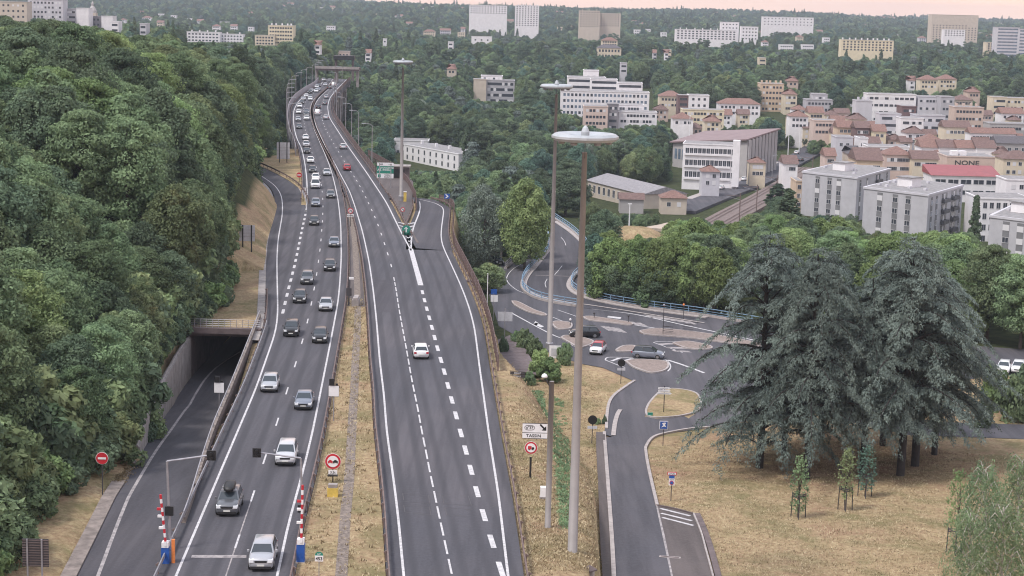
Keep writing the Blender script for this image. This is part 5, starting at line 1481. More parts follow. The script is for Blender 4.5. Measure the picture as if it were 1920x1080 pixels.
def block(name, label, a, b, D, H=None, st=3, cols=6, depth=11, wall='white', roof='flat', rc='flat', group=None, DB=None, w=1.2, wh=1.35, detail=True, kinds=('dark','dark','dark','shut'), side=None, chim=0, band=None, bal=None, cat='building', over=.4, z0=None, skip=False, rise=None):
    """a, b: pixels of the left and right upper front corners, D their distance; H height of the walls"""
    A = AT(a[0], a[1], D); B = AT(b[0], b[1], DB or D); u = B-A; u.z = 0; L = u.length; ang = math.atan2(u.y, u.x); zt = (A.z+B.z)/2
    H = H or st*2.9+.8
    t = thing(name, label, cat, (A.x, A.y, zt-H), ang, group)
    hp_ = H*F/D; VIS.append((a[0]-3, b[0]+3, D, (a[1]+b[1])/2 + hp_*(.80 if D < 1250 else .55)))
    gz = min(float(terrain(A.x, A.y)), float(terrain(B.x, B.y)))
    base = min(-.5, gz-(zt-H)-1.5)
    MB().box(0, L, 0, depth, base, H).build('wall', WALL[wall], t)
    if name != 'warehouse': CLEAR.append(((A.x+B.x)/2, (A.y+B.y)/2+depth/2, L/2+3)) if L < 40 else [CLEAR.append((A.x+u.x*q, A.y+u.y*q+depth/2, L/6+4)) for q in (.1,.3,.5,.7,.9)]
    if roof == 'flat':
        MB().box(-.15,L+.15,-.15,depth+.15,H+.002,H+.35).build('parapet', WALL[wall] if wall != 'salmon' else WALL['pink'], t)
        MB().box(.2,L-.2,.2,depth-.2,H+.36,H+.40).build('roof', ROOF['flat'], t)
    elif roof in ('gable', 'hip'):
        o_ = over; rh = rise or depth*.24; e = depth*.45 if roof == 'hip' else 0
        r0 = MB().add([(-o_,-o_,H),(L+o_,-o_,H),(L+o_,depth+o_,H),(-o_,depth+o_,H),(-o_+e,depth/2,H+rh),(L+o_-e,depth/2,H+rh)], [(0,1,5,4),(2,3,4,5),(1,2,5),(3,0,4),(3,2,1,0)]).build('roof', ROOF[rc], t)
        if roof == 'gable': MB().add([(-.01,.1,H+.0),(-.01,depth-.1,H),(-.01,depth/2,H+rh*.9),(.05,.1,H+.0),(.05,depth-.1,H),(.05,depth/2,H+rh*.9)], [(0,1,2),(3,5,4),(0,3,4,1),(1,4,5,2),(2,5,3,0)]).build('gable_wall', WALL[wall], t)
    elif roof == 'shed':
        MB().add([(-.4,-.4,H),(L+.4,-.4,H),(L+.4,depth+.4,H+2.5),(-.4,depth+.4,H+2.5),(-.4,depth+.4,H),(L+.4,depth+.4,H)], [(0,1,2,3),(0,3,4),(1,5,2),(2,5,4,3),(0,4,5,1)]).build('roof', ROOF[rc], t)
    for k in range(chim):
        xx = L*(k+.5+RB.uniform(-.2,.2))/chim; hh = H + (1.4 if roof == 'flat' else depth*.24+.8)
        MB().box(xx-.5,xx+.5,depth*.45,depth*.45+.9,H+.41 if roof == 'flat' else H,hh+.4).build('chimney', WALL['white' if wall in ('white','cream','yellow') else wall], t)
    if band:
        for r in range(st):
            zz = H*(r+.52)/st; MB().box(.6, L-.6, -.06, -.004, zz-.62, zz+.62).build('window', M['winglass_blue' if band == 'blue' else 'winglass'], t)
    elif not skip and cols: windows(t, .8, L-.8, .6, H-.3, cols, st, w, wh, 0, kinds, 'front', detail)
    if side:
        sc_, fc_ = side
        windows(t, .8, depth-.8, .6, H-.3, sc_, st, w, wh, L if fc_ == 'right' else 0, kinds, fc_, detail)
    if bal:
        for (q0, q1) in bal:
            for r in range(1, st):
                zz = H*r/st+.3; MB().box(L*q0, L*q1, -1.2, -.07, zz-.15, zz+.85).build('balcony', M['balcony'], t)
    return t
nth = ['first','second','third','fourth','fifth','sixth','seventh','eighth','ninth','tenth','eleventh','twelfth','thirteenth','fourteenth','fifteenth','sixteenth','seventeenth','eighteenth','nineteenth','twentieth','twenty-first','twenty-second','twenty-third','twenty-fourth','twenty-fifth','twenty-sixth','twenty-seventh','twenty-eighth','twenty-ninth','thirtieth']

# --- the three grey slab blocks nearest
def flats(label, a, b, c, D, Db, Dc, st, cols, sidec):
    """a left front corner, b right front corner, c far right corner (pixels of the roof edge)"""
    A = AT(*a, D); B = AT(*b, Db); C_ = AT(*c, Dc); u = B-A; u.z = 0; L = u.length; ang = math.atan2(u.y, u.x)
    zt = (A.z+B.z)/2; H = st*2.85+1.2; t = thing('apartment_block', label, 'apartment block', (A.x, A.y, zt-H), ang, 'grey slab apartment blocks with stacked window strips')
    v = C_-B; v.z = 0; dep = v.length; va = math.atan2(v.y, v.x)-ang; vx, vy = math.cos(va)*dep, math.sin(va)*dep
    poly = [(0,0),(L,0),(L+vx,vy),(vx,vy)]
    MB().prism(poly, -4, H).build('wall', WALL['panel'], t)
    MB().prism([(-.2,-.2),(L+.2,-.2),(L+vx+.2,vy+.2),(vx-.2,vy+.2)], H+.003, H+.55).build('cornice', WALL['lightgrey'], t)
    MB().prism([(.5,.4),(L-.5,.4),(L+vx-.5,vy-.4),(vx+.5,vy-.4)], H+.551, H+.6).build('roof', ROOF['flat'], t)
    bx, by = L*.45+vx*.35, vy*.4
    MB().box(bx-2.4,bx+2.4,by-2,by+2,H+.61,H+3.0).build('roof_hut', WALL['white'], t); MB().box(bx-2.8,bx+2.8,by-2.4,by+2.4,H+3.01,H+3.2).build('hut_roof', ROOF['flat'], t)
    for q in range(7): 
        k1, k2 = RB.uniform(.1,.9), RB.uniform(.15,.85); cx, cy = L*k1+vx*k2, vy*k2; MB().box(cx-.4,cx+.4,cy-.4,cy+.4,H+.61,H+1.2).build('vent', WALL['lightgrey'], t)
    sh = H/st
    for cx in cols:
        x_ = L*cx
        MB().box(x_-.85,x_+.85,-.07,-.01,-3,H-.5).build('infill_strip', M['infill'], t)
        for r in range(st):
            zz = H-1.9-2.85*r
            o = link('window', FRAME, t); o.location = (x_,-.075,zz); o.scale = (1.7,1,1.35); link('pane', PANE[RB.choice(['dark','shut','dark'])], o)
    # side: windows and recessed balconies
    U = Vector((math.cos(va), math.sin(va), 0))
    for kind2, q in sidec:
        p = Vector((L,0,0)) + U*(dep*q)
        if kind2 == 'w':
            so = MB().box(-.8,.8,-.07,-.01,-3,H-.5).build('infill_strip', M['infill'], t, loc=p, rz=va)
            for r in range(st):
                o = link('window', FRAME, t); o.location = p+Vector((0,0,H-1.9-2.85*r))+Vector((math.sin(va),-math.cos(va),0))*.075; o.rotation_euler.z = va; o.scale = (1.5,1,1.3); link('pane', PANE[RB.choice(['dark','shut','blue'])], o)
        else:
            for r in range(st):
                zz = H-2.85*(r+1)
                MB().box(-2.4,2.4,-.10,-.02,zz+.5,zz+2.5).build('loggia', M['winglass'], t, loc=p, rz=va)
                MB().box(-2.6,2.6,-1.0,-.11,zz+.1,zz+1.05).build('balcony', M['balcony'], t, loc=p, rz=va)
                MB().box(-.9,.3,-.14,-.105,zz+1.06,zz+2.4).build('blind', M['shutter'], t, loc=p, rz=va)
    VIS.append((a[0]-3, c[0]+3, D, a[1]+78)); CLEAR.append((A.x+L/2, A.y+dep/2, L/2+5)); CLEAR.append((A.x+L, A.y+dep*.8, L/2))
    return t
flats('grey slab apartment block farthest left of the three, with a white roof hut', (1505,322), (1607,338), (1669,325), 528, 512, 545, 6, (.29,.51,.68), (('w',.1),('w',.3),('b',.62),('w',.9)))
flats('grey slab apartment block with stacked balconies, middle of the three near blocks', (1620,356), (1741,366), (1805,357), 464, 448, 476, 6, (.26,.50,.70), (('w',.1),('w',.24),('b',.46),('b',.74),('w',.92)))
flats('grey slab apartment block cut by the right edge of the photo', (1856,407), (1945,419), (1990,405), 405, 396, 425, 6, (.36,.66,.9), ())
block('apartment_block', 'cream block with dark windows behind the grey block at the right edge', (1836,370), (1935,378), 455, st=5, cols=7, depth=14, wall='white', w=1.1, wh=1.7, side=None, cat='apartment block')
block('apartment_block', 'white penthouse storey above the cream block at the right edge', (1888,338), (1960,340), 480, H=10, st=3, cols=4, wall='white', cat='apartment block')
# red roofed building with garages, graffiti building
block('workshop', 'long workshop with bright red metal roof and white garage openings', (1748,327), (1876,333), 585, H=8.0, st=2, cols=5, depth=13, wall='white', roof='shed', rc='metalred', w=3.8, wh=1.6, kinds=('dark',), cat='workshop', rise=2)
t = block('warehouse', 'pink painted wall with large dark graffiti letters and a grey flat roof', (1776,292), (1868,298), 630, H=12, st=1, cols=0, depth=16, wall='salmon', cat='warehouse', skip=True)
text(t, 'NONE', 1.6, 'dark_post', 7.2, -.06, 10.0, .03, 1.35, 'graffiti')
for k in range(5): MB().box(1+3.2*k, 3.0+3.2*k, -.06, -.004, 5.2, 6.4).build('pale_patch', WALL['pink'], t)
for x_ in (2,5): MB().box(x_,x_+2.4,2,5,12.41,14).build('roof_unit', WALL['white'], t)
block('house', 'cream house with a yellow ground floor at the right edge', (1882,297), (1945,300), 610, st=3, cols=5, wall='cream', roof='hip', rc='brown', cat='house')
# white low building left of centre
t = block('apartment_block', 'long low white block with rows of small windows behind the tall mast', (757,274), (860,287), 700, st=3, cols=9, depth=13, wall='white', w=1.3, wh=1.9, DB=660, cat='apartment block', kinds=('dark',), chim=4)
block('apartment_block', 'white end block with flat roof beside the far mast', (738,264), (803,265), 730, st=3, cols=6, depth=12, wall='white', cat='apartment block')
# warehouse by the railway
t = block('warehouse', 'long weathered warehouse with a grey sheet roof among the trees', (1100,340), (1206,362), 575, H=5, st=1, cols=11, depth=15, wall='beige', roof='gable', rc='grey', DB=535, w=1.8, wh=2.6, kinds=('dark',), cat='warehouse', rise=2.2)
CLEAR.append((AT(1160,350,555).x, 562, 19))
block('shed', 'small plain gabled shed in front of the long warehouse', (1163,370), (1207,378), 520, H=4.5, st=1, cols=0, depth=7, wall='concrete', roof='gable', rc='brown', skip=True, cat='shed')
block('shed', 'small house with orange tiled roof at the end of the warehouse', (1240,374), (1288,369), 520, H=4.2, st=1, cols=2, depth=8, wall='beige', roof='hip', rc='red', cat='house')
# sports hall
A = AT(1262,268,700); B = AT(1402,263,655); C_ = AT(1457,243,690); u = B-A; u.z = 0; L = u.length; an_ = math.atan2(u.y,u.x)
v_ = C_-B; vx, vy = v_.x*math.cos(an_)+v_.y*math.sin(an_), -v_.x*math.sin(an_)+v_.y*math.cos(an_); dD = max(vy, 22.0)
t = thing('sports_hall', 'large hall with a sloping pinkish roof and tall fluted concrete flank', 'sports hall', (A.x, A.y, -24), an_); HZ = A.z+24; H1 = B.z+24; H2 = C_.z+24
MB().add([(0,0,-3),(L,0,-3),(L+vx,dD,-3),(vx,dD,-3),(0,0,HZ),(L,0,H1),(L+vx,dD,H2),(vx,dD,HZ+2)], [(3,2,1,0),(0,1,5,4),(1,2,6,5),(2,3,7,6),(3,0,4,7),(4,5,6,7)]).build('wall', WALL['concrete'], t)
MB().add([(-1,-1,HZ+.02),(L+1,-1,H1+.02),(L+vx+1,dD+1,H2+.1),(vx-1,dD+1,HZ+2.1),(-1,-1,HZ+.5),(L+1,-1,H1+.5),(L+vx+1,dD+1,H2+.6),(vx-1,dD+1,HZ+2.6)], [(0,1,5,4),(1,2,6,5),(2,3,7,6),(3,0,4,7),(4,5,6,7)]).build('roof', ROOF['pinkred'], t)
for k in range(9):
    q = (k+.3)/9; MB().box(-.6,1.1,-.6,.6,-2,H1+(H2-H1)*q-.1).build('fluted_pillar', WALL['concrete'], t, loc=(L+.1+vx*q, dD*q, 0))
for k in range(9): MB().box(1.5+k*2.6,3.2+k*2.6,-.06,-.004,HZ-6,HZ-2).build('window', M['winglass_blue'], t)
VIS.append((1262, 1455, 690, 318)); CLEAR.append(((A.x+B.x)/2, 690, 26)); CLEAR.append((B.x+5, 690, 14))
# the railway, its yard and the street stay open to view
VIS += [(1335,1378,500,416),(1378,1430,545,394),(1430,1485,620,362),(1380,1465,640,343),(1300,1340,560,392)]
t = block('office_block', 'white office building with brown slatted storey in front of the sports hall', (1281,270), (1384,274), 610, H=13, st=3, cols=12, depth=13, wall='white', w=1.35, wh=2.2, DB=607, kinds=('dark',), cat='office building')
for k in range(3): MB().box(.6,16.5,-.5,-.08,.9+k*4.2,1.6+k*4.2).build('sunshade', WALL['white'], t)
MB().box(17.2,19.6,-1.5,2,-1,15).build('stair_tower', WALL['white'], t)
block('house', 'small grey house with orange roof in front of the white offices', (1317,322), (1350,322), 575, H=5.5, st=2, cols=2, wall='lightgrey', roof='hip', rc='red', depth=8, cat='house')
block('house', 'cream house with orange hipped roof at the foot of the fluted hall', (1407,305), (1436,306), 620, H=5.5, st=2, cols=3, wall='cream', roof='hip', rc='red', depth=8, cat='house')

# --- the town
TB = 'buildings of the town in the valley'
T = [
 ('hospital','upper wing of the white stepped hospital with dark ribbon windows',(1065,146),(1136,146),905,3,0,'white',dict(band='dark',depth=16)),
 ('hospital','white roof tower on top of the stepped hospital',(1095,133),(1123,133),915,1,2,'white',dict(H=6)),
 ('hospital','middle wing of the white stepped hospital with dark ribbon windows',(1108,149),(1158,150),890,5,0,'white',dict(band='dark',depth=12,H=14)),
 ('hospital','right wing of the white stepped hospital with dark ribbon windows',(1159,155),(1205,158),880,4,0,'white',dict(band='dark',depth=12,H=12)),
 ('apartment_block','long white block with a regular grid of blue windows below the hospital',(1052,173),(1218,172),860,4,22,'white',dict(kinds=('blue','dark','blue'),w=1.3,wh=1.5,depth=12)),
 ('apartment_block','terraced white block stepping down beside the pink block',(1158,198),(1207,197),820,3,8,'white',dict(H=9)),
 ('apartment_block','lower terrace of the white stepped block',(1160,210),(1232,212),805,2,11,'white',dict(H=6)),
 ('apartment_block','pinkish block with dark balcony side below the grid block',(1095,198),(1140,203),800,3,6,'pink',dict()),
 ('apartment_block','dark balconied block between pink and white blocks',(1140,196),(1160,196),802,4,3,'darkgrey',dict()),
 ('house','long house with red tiled roof left of the black and white block',(1237,180),(1280,181),900,2,6,'cream',dict(roof='hip',rc='red')),
 ('apartment_block','dark brown balconied block with white flank',(1272,180),(1292,180),870,5,3,'brown',dict(H=14)),
 ('apartment_block','plain white flank block with roof terraces',(1292,178),(1330,181),868,4,3,'white',dict(H=13)),
 ('apartment_block','long cream block with small square windows below the white flank',(1280,206),(1358,208),810,3,12,'yellow',dict(H=9)),
 ('house','low house with broad red roof left of the cream block',(1262,221),(1300,224),780,1,4,'white',dict(roof='hip',rc='red',H=4)),
 ('house','cream house with red roof below the cream block',(1322,226),(1352,230),770,2,3,'cream',dict(roof='hip',rc='red',H=5)),
 ('apartment_block','long white house with red roof left of the orange tower',(1348,194),(1426,196),880,2,10,'white',dict(roof='hip',rc='red')),
 ('tower_block','orange and cream tower with seven storeys of small windows',(1427,158),(1470,158),950,7,6,'orange',dict(H=21,depth=14,chim=5,bal=None)),
 ('house','tall cream house with red mansard roof beside the orange tower',(1471,177),(1495,177),935,3,4,'cream',dict(roof='hip',rc='red')),
 ('apartment_block','grey stepped block with dark square windows',(1512,186),(1562,190),900,4,7,'grey',dict(H=13)),
 ('apartment_block','grey penthouse of the stepped block',(1525,177),(1552,178),905,1,3,'grey',dict(H=4)),
 ('tower_block','windowless pale tower with roof chimneys',(1606,190),(1636,190),830,6,0,'lightgrey',dict(H=17,chim=3,depth=10)),
 ('apartment_block','long modern white block with dark recesses high in the town',(1627,174),(1718,181),900,4,9,'white',dict(H=15,w=2.2)),
 ('apartment_block','pale slab with ribbed front left of the dark green tree',(1722,181),(1763,183),900,4,6,'lightgrey',dict(H=16)),
 ('apartment_block','grey slab half behind the salmon block',(1765,182),(1790,183),890,4,3,'grey',dict(H=16)),
 ('house','broad house with dark red roof above the salmon block',(1790,187),(1824,188),900,2,5,'beige',dict(roof='hip',rc='brown')),
 ('apartment_block','salmon pink block with white chimneys',(1790,202),(1845,202),830,3,8,'salmon',dict(H=11,chim=4)),
 ('apartment_block','cream block far right of the town, left half',(1862,182),(1888,184),900,3,5,'cream',dict(H=10)),
 ('apartment_block','cream block far right of the town, right half',(1886,184),(1930,186),905,3,6,'cream',dict(H=10)),
 ('house','white house with red roof right of the round green tree',(1878,212),(1920,214),840,2,5,'white',dict(roof='gable',rc='red')),
 ('apartment_block','grey block with dark balconies left of the white courtyard block',(1651,214),(1690,215),770,5,5,'lightgrey',dict(H=16,w=1.8)),
 ('apartment_block','bright white courtyard block in the middle of the town',(1690,222),(1732,223),760,4,6,'white',dict(H=14,w=1.5)),
 ('apartment_block','pale block with deep balconies right of the courtyard block',(1717,216),(1772,219),772,4,7,'lightgrey',dict(H=14,w=2.0)),
 ('apartment_block','brown brick cube rising behind the courtyard block',(1691,200),(1718,201),790,3,4,'brown',dict(H=10)),
 ('house','cream house with dark red roof right of the courtyard block',(1771,238),(1820,240),745,2,6,'cream',dict(roof='gable',rc='brown',H=8)),
 ('house','long white terrace under a red tiled roof on the right',(1820,249),(1905,252),730,2,12,'white',dict(roof='gable',rc='red',H=7,depth=9)),
 ('warehouse','long grey warehouse with small windows at the right edge',(1856,232),(1930,234),790,2,12,'concrete',dict(H=8)),
 ('house','white gabled house left of the windowless tower',(1517,211),(1545,212),800,2,4,'cream',dict(roof='gable',rc='red',H=6)),
 ('house','white house with red hipped roof at the left end of the town',(1482,218),(1516,219),790,2,4,'white',dict(roof='hip',rc='red',H=6)),
 ('house','pink house with small windows behind the brown roofs',(1526,226),(1570,228),770,2,6,'pink',dict(H=7)),
 ('house','cream house with brown roof below the windowless tower',(1594,224),(1625,224),770,2,4,'cream',dict(roof='hip',rc='brown',H=6)),
 ('house','salmon house beside the brown ruin',(1571,238),(1600,240),740,2,3,'orange',dict(roof='gable',rc='red',H=6)),
 ('house','roofless brown brick house in the old quarter',(1605,240),(1632,240),730,2,4,'brown',dict(roof='gable',rc='brown',H=7)),
 ('house','bright cream house with arched door right of the brown ruin',(1638,247),(1662,246),725,2,2,'yellow',dict(roof='gable',rc='red',H=7)),
 ('shop','pale flat shop building behind the pointed dark tree',(1568,258),(1600,258),690,1,2,'lightgrey',dict(H=6)),
 ('shop','white flat shop building right of the pointed dark tree',(1612,260),(1628,260),690,1,2,'white',dict(H=5)),
 ('house','low white house among the roofs in the lower town',(1700,250),(1735,250),720,2,4,'white',dict(roof='hip',rc='brown',H=5)),
 ('house','brown roofed house in front of the cream gabled house',(1727,263),(1770,266),690,2,5,'beige',dict(roof='hip',rc='red',H=5)),
 ('shed','sawtooth factory hall, left bay, with a white gable',(1728,276),(1760,277),665,1,0,'white',dict(roof='gable',rc='red',H=4)),
 ('shed','sawtooth factory hall, second bay, with a white gable',(1762,276),(1794,277),663,1,0,'white',dict(roof='gable',rc='brown',H=4)),
 ('shed','sawtooth factory hall, third bay, with a white gable',(1796,277),(1830,278),661,1,0,'white',dict(roof='gable',rc='red',H=4)),
 ('shed','sawtooth factory hall, right bay, with a white gable',(1832,277),(1868,278),659,1,0,'white',dict(roof='gable',rc='brown',H=4)),
 ('warehouse','grey roofed hall at the right edge below the white terrace',(1870,268),(1930,270),690,1,4,'concrete',dict(roof='gable',rc='dark',H=5)),
 ('factory','orange factory wing with brown roof and rows of windows',(1607,300),(1655,302),600,1,6,'orange',dict(roof='gable',rc='brown',H=5,depth=16)),
 ('factory','pinkish two storey factory front with tall windows',(1660,288),(1712,293),615,2,7,'pink',dict(roof='hip',rc='red',H=7)),
 ('factory','low white factory wing with square windows right of the pinkish front',(1712,297),(1760,300),610,1,8,'cream',dict(roof='gable',rc='brown',H=4)),
 ('factory','white colonnade of square openings behind the factory',(1627,274),(1705,278),660,1,12,'white',dict(H=4,w=1.6,wh=2)),
 ('house','brown hipped roof house between the street and the factory',(1590,288),(1612,289),640,1,2,'beige',dict(roof='hip',rc='dark',H=4)),
 ('house','small house with pinkish walls by the street trees',(1548,292),(1568,293),640,1,2,'pink',dict(roof='gable',rc='red',H=4)),
 ('house','white house by the street with a brown roof',(1470,306),(1496,308),610,1,3,'white',dict(roof='gable',rc='brown',H=4)),
 ('apartment_block','orange end wall peeking out left of the grey slab blocks',(1493,341),(1506,341),540,3,2,'orange',dict(H=9,w=.9)),
 # hillside villas
 ('house','villa with red roof on the wooded slope, left of the two large ones',(1706,151),(1716,151),1060,2,2,'white',dict(roof='hip',rc='red',H=6)),
 ('house','large villa with red roof on the wooded slope, left one',(1726,149),(1759,150),1040,2,5,'cream',dict(roof='hip',rc='red',H=6)),
 ('house','large villa with red roof on the wooded slope, right one',(1761,148),(1794,149),1050,2,5,'cream',dict(roof='hip',rc='red',H=6)),
 ('house','small brick villa with red roof right of the villas',(1816,172),(1838,173),960,1,3,'salmon',dict(roof='hip',rc='red',H=4)),
 ('house','small red roofed house in the trees above the orange tower',(1477,152),(1497,152),1050,1,2,'salmon',dict(roof='hip',rc='red',H=4)),
 # mid slopes
 ('apartment_block','beige block with dark balcony front in the middle of the wood',(888,150),(912,149),960,4,0,'beige',dict(H=12,depth=10)),
 ('apartment_block','dark balcony front of the beige block in the wood',(912,150),(965,153),962,4,9,'grey',dict(H=13,w=2.0,wh=1.7)),
 ('apartment_block','white roof storey on the block in the wood',(902,143),(942,143),968,1,4,'white',dict(H=3)),
 ('manor','old manor with slate mansard roof and pale tall windows',(1120,90),(1165,90),1420,2,7,'cream',dict(roof='hip',rc='dark',H=9,wh=2.2)),
 ('house','red roofed house just above the manor',(1128,76),(1158,76),1500,2,6,'cream',dict(roof='hip',rc='red',H=5)),
 ('apartment_block','long white block with balconies on the hill, right of centre',(1267,55),(1382,58),1750,4,16,'white',dict(H=10,w=2.2,chim=8)),
 ('apartment_block','white block just right of the long balconied one',(1390,50),(1422,51),1780,4,5,'white',dict(H=14)),
 ('apartment_block','white tower storeys behind the long balconied block',(1352,42),(1386,42),1800,2,5,'white',dict(H=8)),
 ('apartment_block','pale yellow block with chimneys on the hill at the right',(1578,74),(1676,78),1400,4,14,'yellow',dict(H=9,chim=9)),
 ('apartment_block','long white buildings along the crest, left of the big grey block',(1430,31),(1526,34),2300,3,14,'white',dict(H=12)),
 ('tower_block','huge grey tower slab on the crest at the right',(1748,28),(1835,29),2100,11,14,'beige',dict(H=30,depth=20)),
 ('apartment_block','low white block below the huge grey tower slab',(1770,56),(1810,56),2000,3,7,'white',dict(H=8)),
 ('tower_block','tall block with horizontal bands at the right edge',(1871,52),(1912,52),1500,10,0,'lightgrey',dict(H=27,band='blue',depth=16)),
 ('tower_block','second half of the banded tall block, cut by the right edge',(1912,55),(1960,56),1495,10,0,'lightgrey',dict(H=27,band='blue',depth=16)),
 ('apartment_block','small cream block left of the tall banded block',(1850,80),(1870,80),1520,4,3,'cream',dict(H=8)),
 ('tower_block','white ten storey tower on the crest in the middle',(966,10),(1011,11),2100,10,8,'white',dict(H=25,depth=18,chim=4)),
 ('apartment_block','grey beige block on the crest right of the white tower',(1086,20),(1125,21),2100,7,7,'beige',dict(H=20,chim=3)),
 ('apartment_block','lower grey beige block stepping down to the right',(1124,24),(1164,27),2110,6,7,'beige',dict(H=16)),
 ('apartment_block','low pale block on the crest left of the white tower',(880,10),(951,11),2200,4,13,'white',dict(H=11)),
 ('tower_block','yellow cream tower of seven storeys left of the viaduct',(503,48),(550,49),1330,7,9,'yellow',dict(H=20,depth=14,chim=5)),
 ('apartment_block','lower cream wing attached left of the yellow tower',(478,67),(515,67),1325,5,6,'cream',dict(H=12)),
 ('apartment_block','white block with balconies and tall chimneys, left of the yellow tower',(350,60),(412,61),1500,5,9,'white',dict(H=14,w=2.0,chim=4)),
 ('apartment_block','right half of the white block with chimneys',(412,63),(456,66),1510,4,7,'white',dict(H=11,chim=2)),
 ('apartment_block','long pale block at the upper left corner',(-10,4),(50,4),1050,4,6,'beige',dict(H=14)),
 ('apartment_block','second pale block at the upper left, reaching the top edge',(52,0),(118,0),1070,4,9,'lightgrey',dict(H=12)),
 ('apartment_block','third block at the upper left with dark balconies',(98,17),(143,17),1080,3,7,'grey',dict(H=10,w=2)),
 ('apartment_block','white flank beside the third block at the upper left',(143,16),(166,16),1078,4,0,'white',dict(H=11)),
 ('apartment_block','grey roofed block just below the church tower',(142,31),(190,31),1090,3,6,'darkgrey',dict(H=10)),
 ('apartment_block','white flank at the right end of the upper left blocks',(190,31),(211,31),1088,5,0,'white',dict(H=13)),
 ('chapel','small white bell tower standing in the wood above the viaduct',(718,73),(725,73),1500,2,1,'white',dict(H=9,depth=4)),
 ('house','pink brick house with tall white pole beyond the far bridge',(633,97),(656,97),1250,1,3,'pink',dict(H=5)),
 ('house','cream house with red roof hidden in the wood right of the mast',(838,129),(855,129),1030,1,2,'beige',dict(roof='hip',rc='red',H=4)),
 ('house','pale hall with curved white roof in the wood',(884,68),(922,70),1550,1,3,'white',dict(H=6)),
]
for nm, lab, a, b, D, st, cols, wl_, kw in T:
    kw = dict(kw); far = D > 1250
    if far: kw.setdefault('detail', False)
    else: kw.setdefault('detail', D < 760)
    kw.setdefault('w', 1.3 if not far else 1.6); kw.setdefault('kinds', ('dark','dark','dark','shut') if not far else ('dark',))
    g_ = TB if (600 <= D <= 960 and a[0] > 1000) else None
    block(nm, lab, a, b, D, st=st, cols=cols, wall=wl_, group=g_, cat={'apartment_block':'apartment block','tower_block':'tower block','office_block':'office building'}.get(nm, nm), **kw)
# church tower at upper left
P = AT(174, 30, 1150); t = thing('church_tower', 'domed stone church tower behind the upper left blocks', 'church tower', (P.x, P.y, P.z-12))
MB().box(-2.6,2.6,-2.6,2.6,-5,14).build('wall', WALL['beige'], t); MB().lathe([(2.8,14),(2.6,15.5),(1.6,17.5),(.9,18.5),(.9,20),(.1,21.5)], 12).build('dome', WALL['concrete'], t)
for z_ in (8,11): MB().box(-.6,.6,-2.66,-2.6,z_,z_+1.8).build('window', M['winglass'], t)
# small old houses and roofs filling the lower town
fill = [(1500,205),(1560,215),(1580,212),(1640,236),(1660,258),(1680,262),(1740,240),(1745,252),(1600,252),(1545,240),(1575,250),(1700,266),(1850,275),(1880,288),(1840,262),(1905,262),(1290,232),(1305,240),(1360,215),(1395,214),(1240,205),(1495,232),(1520,240),(1640,268),(1765,285),(1905,225),(1850,215),(1575,225),(1490,222)]
for i, (px, py) in enumerate(fill):
    D_ = float(np.interp(py, [200,290], [900,650])); w_ = RB.uniform(20, 34)
    block('house', '%s house, %s roof, old quarter, %s small house from the left' % (['white','cream','pink'][i%3], ['red','brown','brown'][i%3], nth[sorted(range(len(fill)), key=lambda q: fill[q][0]).index(i)]), (px-w_/2, py), (px+w_/2, py+1), D_, H=5.5, st=2, cols=3, wall=['white','cream','pink'][i%3], roof=['hip','gable'][(i//2)%2], rc=['red','brown','brown'][i%3], depth=RB.uniform(8,11), detail=False, group='small houses of the old quarter', cat='house')
# pale houses scattered through the far wooded hills
far = [(215,42,14),(232,30,10),(262,24,12),(275,34,16),(300,27,14),(268,46,12),(300,43,12),(343,24,10),(357,36,14),(375,40,12),(395,24,12),(420,42,16),(438,50,12),(460,10,20),(470,25,10),(470,52,10),(500,10,20),(525,12,22),(545,8,12),(560,8,26),(600,15,16),(595,85,10),(690,12,12),(705,27,14),(750,31,20),(790,16,8),(815,13,12),(690,100,10),(805,60,22),(835,58,20),(865,62,14),(868,55,8),(930,38,8),(955,40,16),(1025,24,30),(1050,24,16),(1190,42,10),(1195,57,12),(1215,56,10),(1290,28,14),(1340,25,20),(1355,28,12),(1070,52,18),(1050,52,10),(1375,30,14),(1385,32,24),(1460,42,12),(1450,52,24),(1475,85,26),(1515,85,22),(1537,60,12),(1550,72,12),(1570,36,20),(1590,34,16),(1640,36,16),(1660,34,36),(1738,58,22),(1760,58,14),(1790,72,14),(1815,62,20),(1835,62,16),(1858,68,16),(1880,44,10),(1435,80,12),(1250,100,6),(1255,95,8),(1228,100,6),(905,215,14),(960,262,16),(945,270,10),(1605,200,10)]
far += [(a, b, 9+(a*7+b) % 9) for a, b in [(230,38),(290,50),(325,30),(385,28),(405,50),(450,38),(485,30),(515,35),(540,22),(575,12),(620,14),(645,10),(670,25),(730,20),(765,26),(840,30),(865,16),(1175,26),(1205,46),(1235,34),(1245,62),(1270,38),(1300,46),(1320,34),(1395,36),(1405,74),(1425,62),(1470,55),(1500,70),(1530,48),(1555,52),(1600,54),(1620,48),(1650,58),(1680,66),(1715,52),(1730,72),(1850,50),(1430,110),(1395,95),(1340,80),(1225,78),(1170,120),(1040,60),(990,60),(940,78),(845,80),(790,60),(770,45),(650,60),(620,50),(600,35)][::2]]
far = sorted(far); CNT = {}
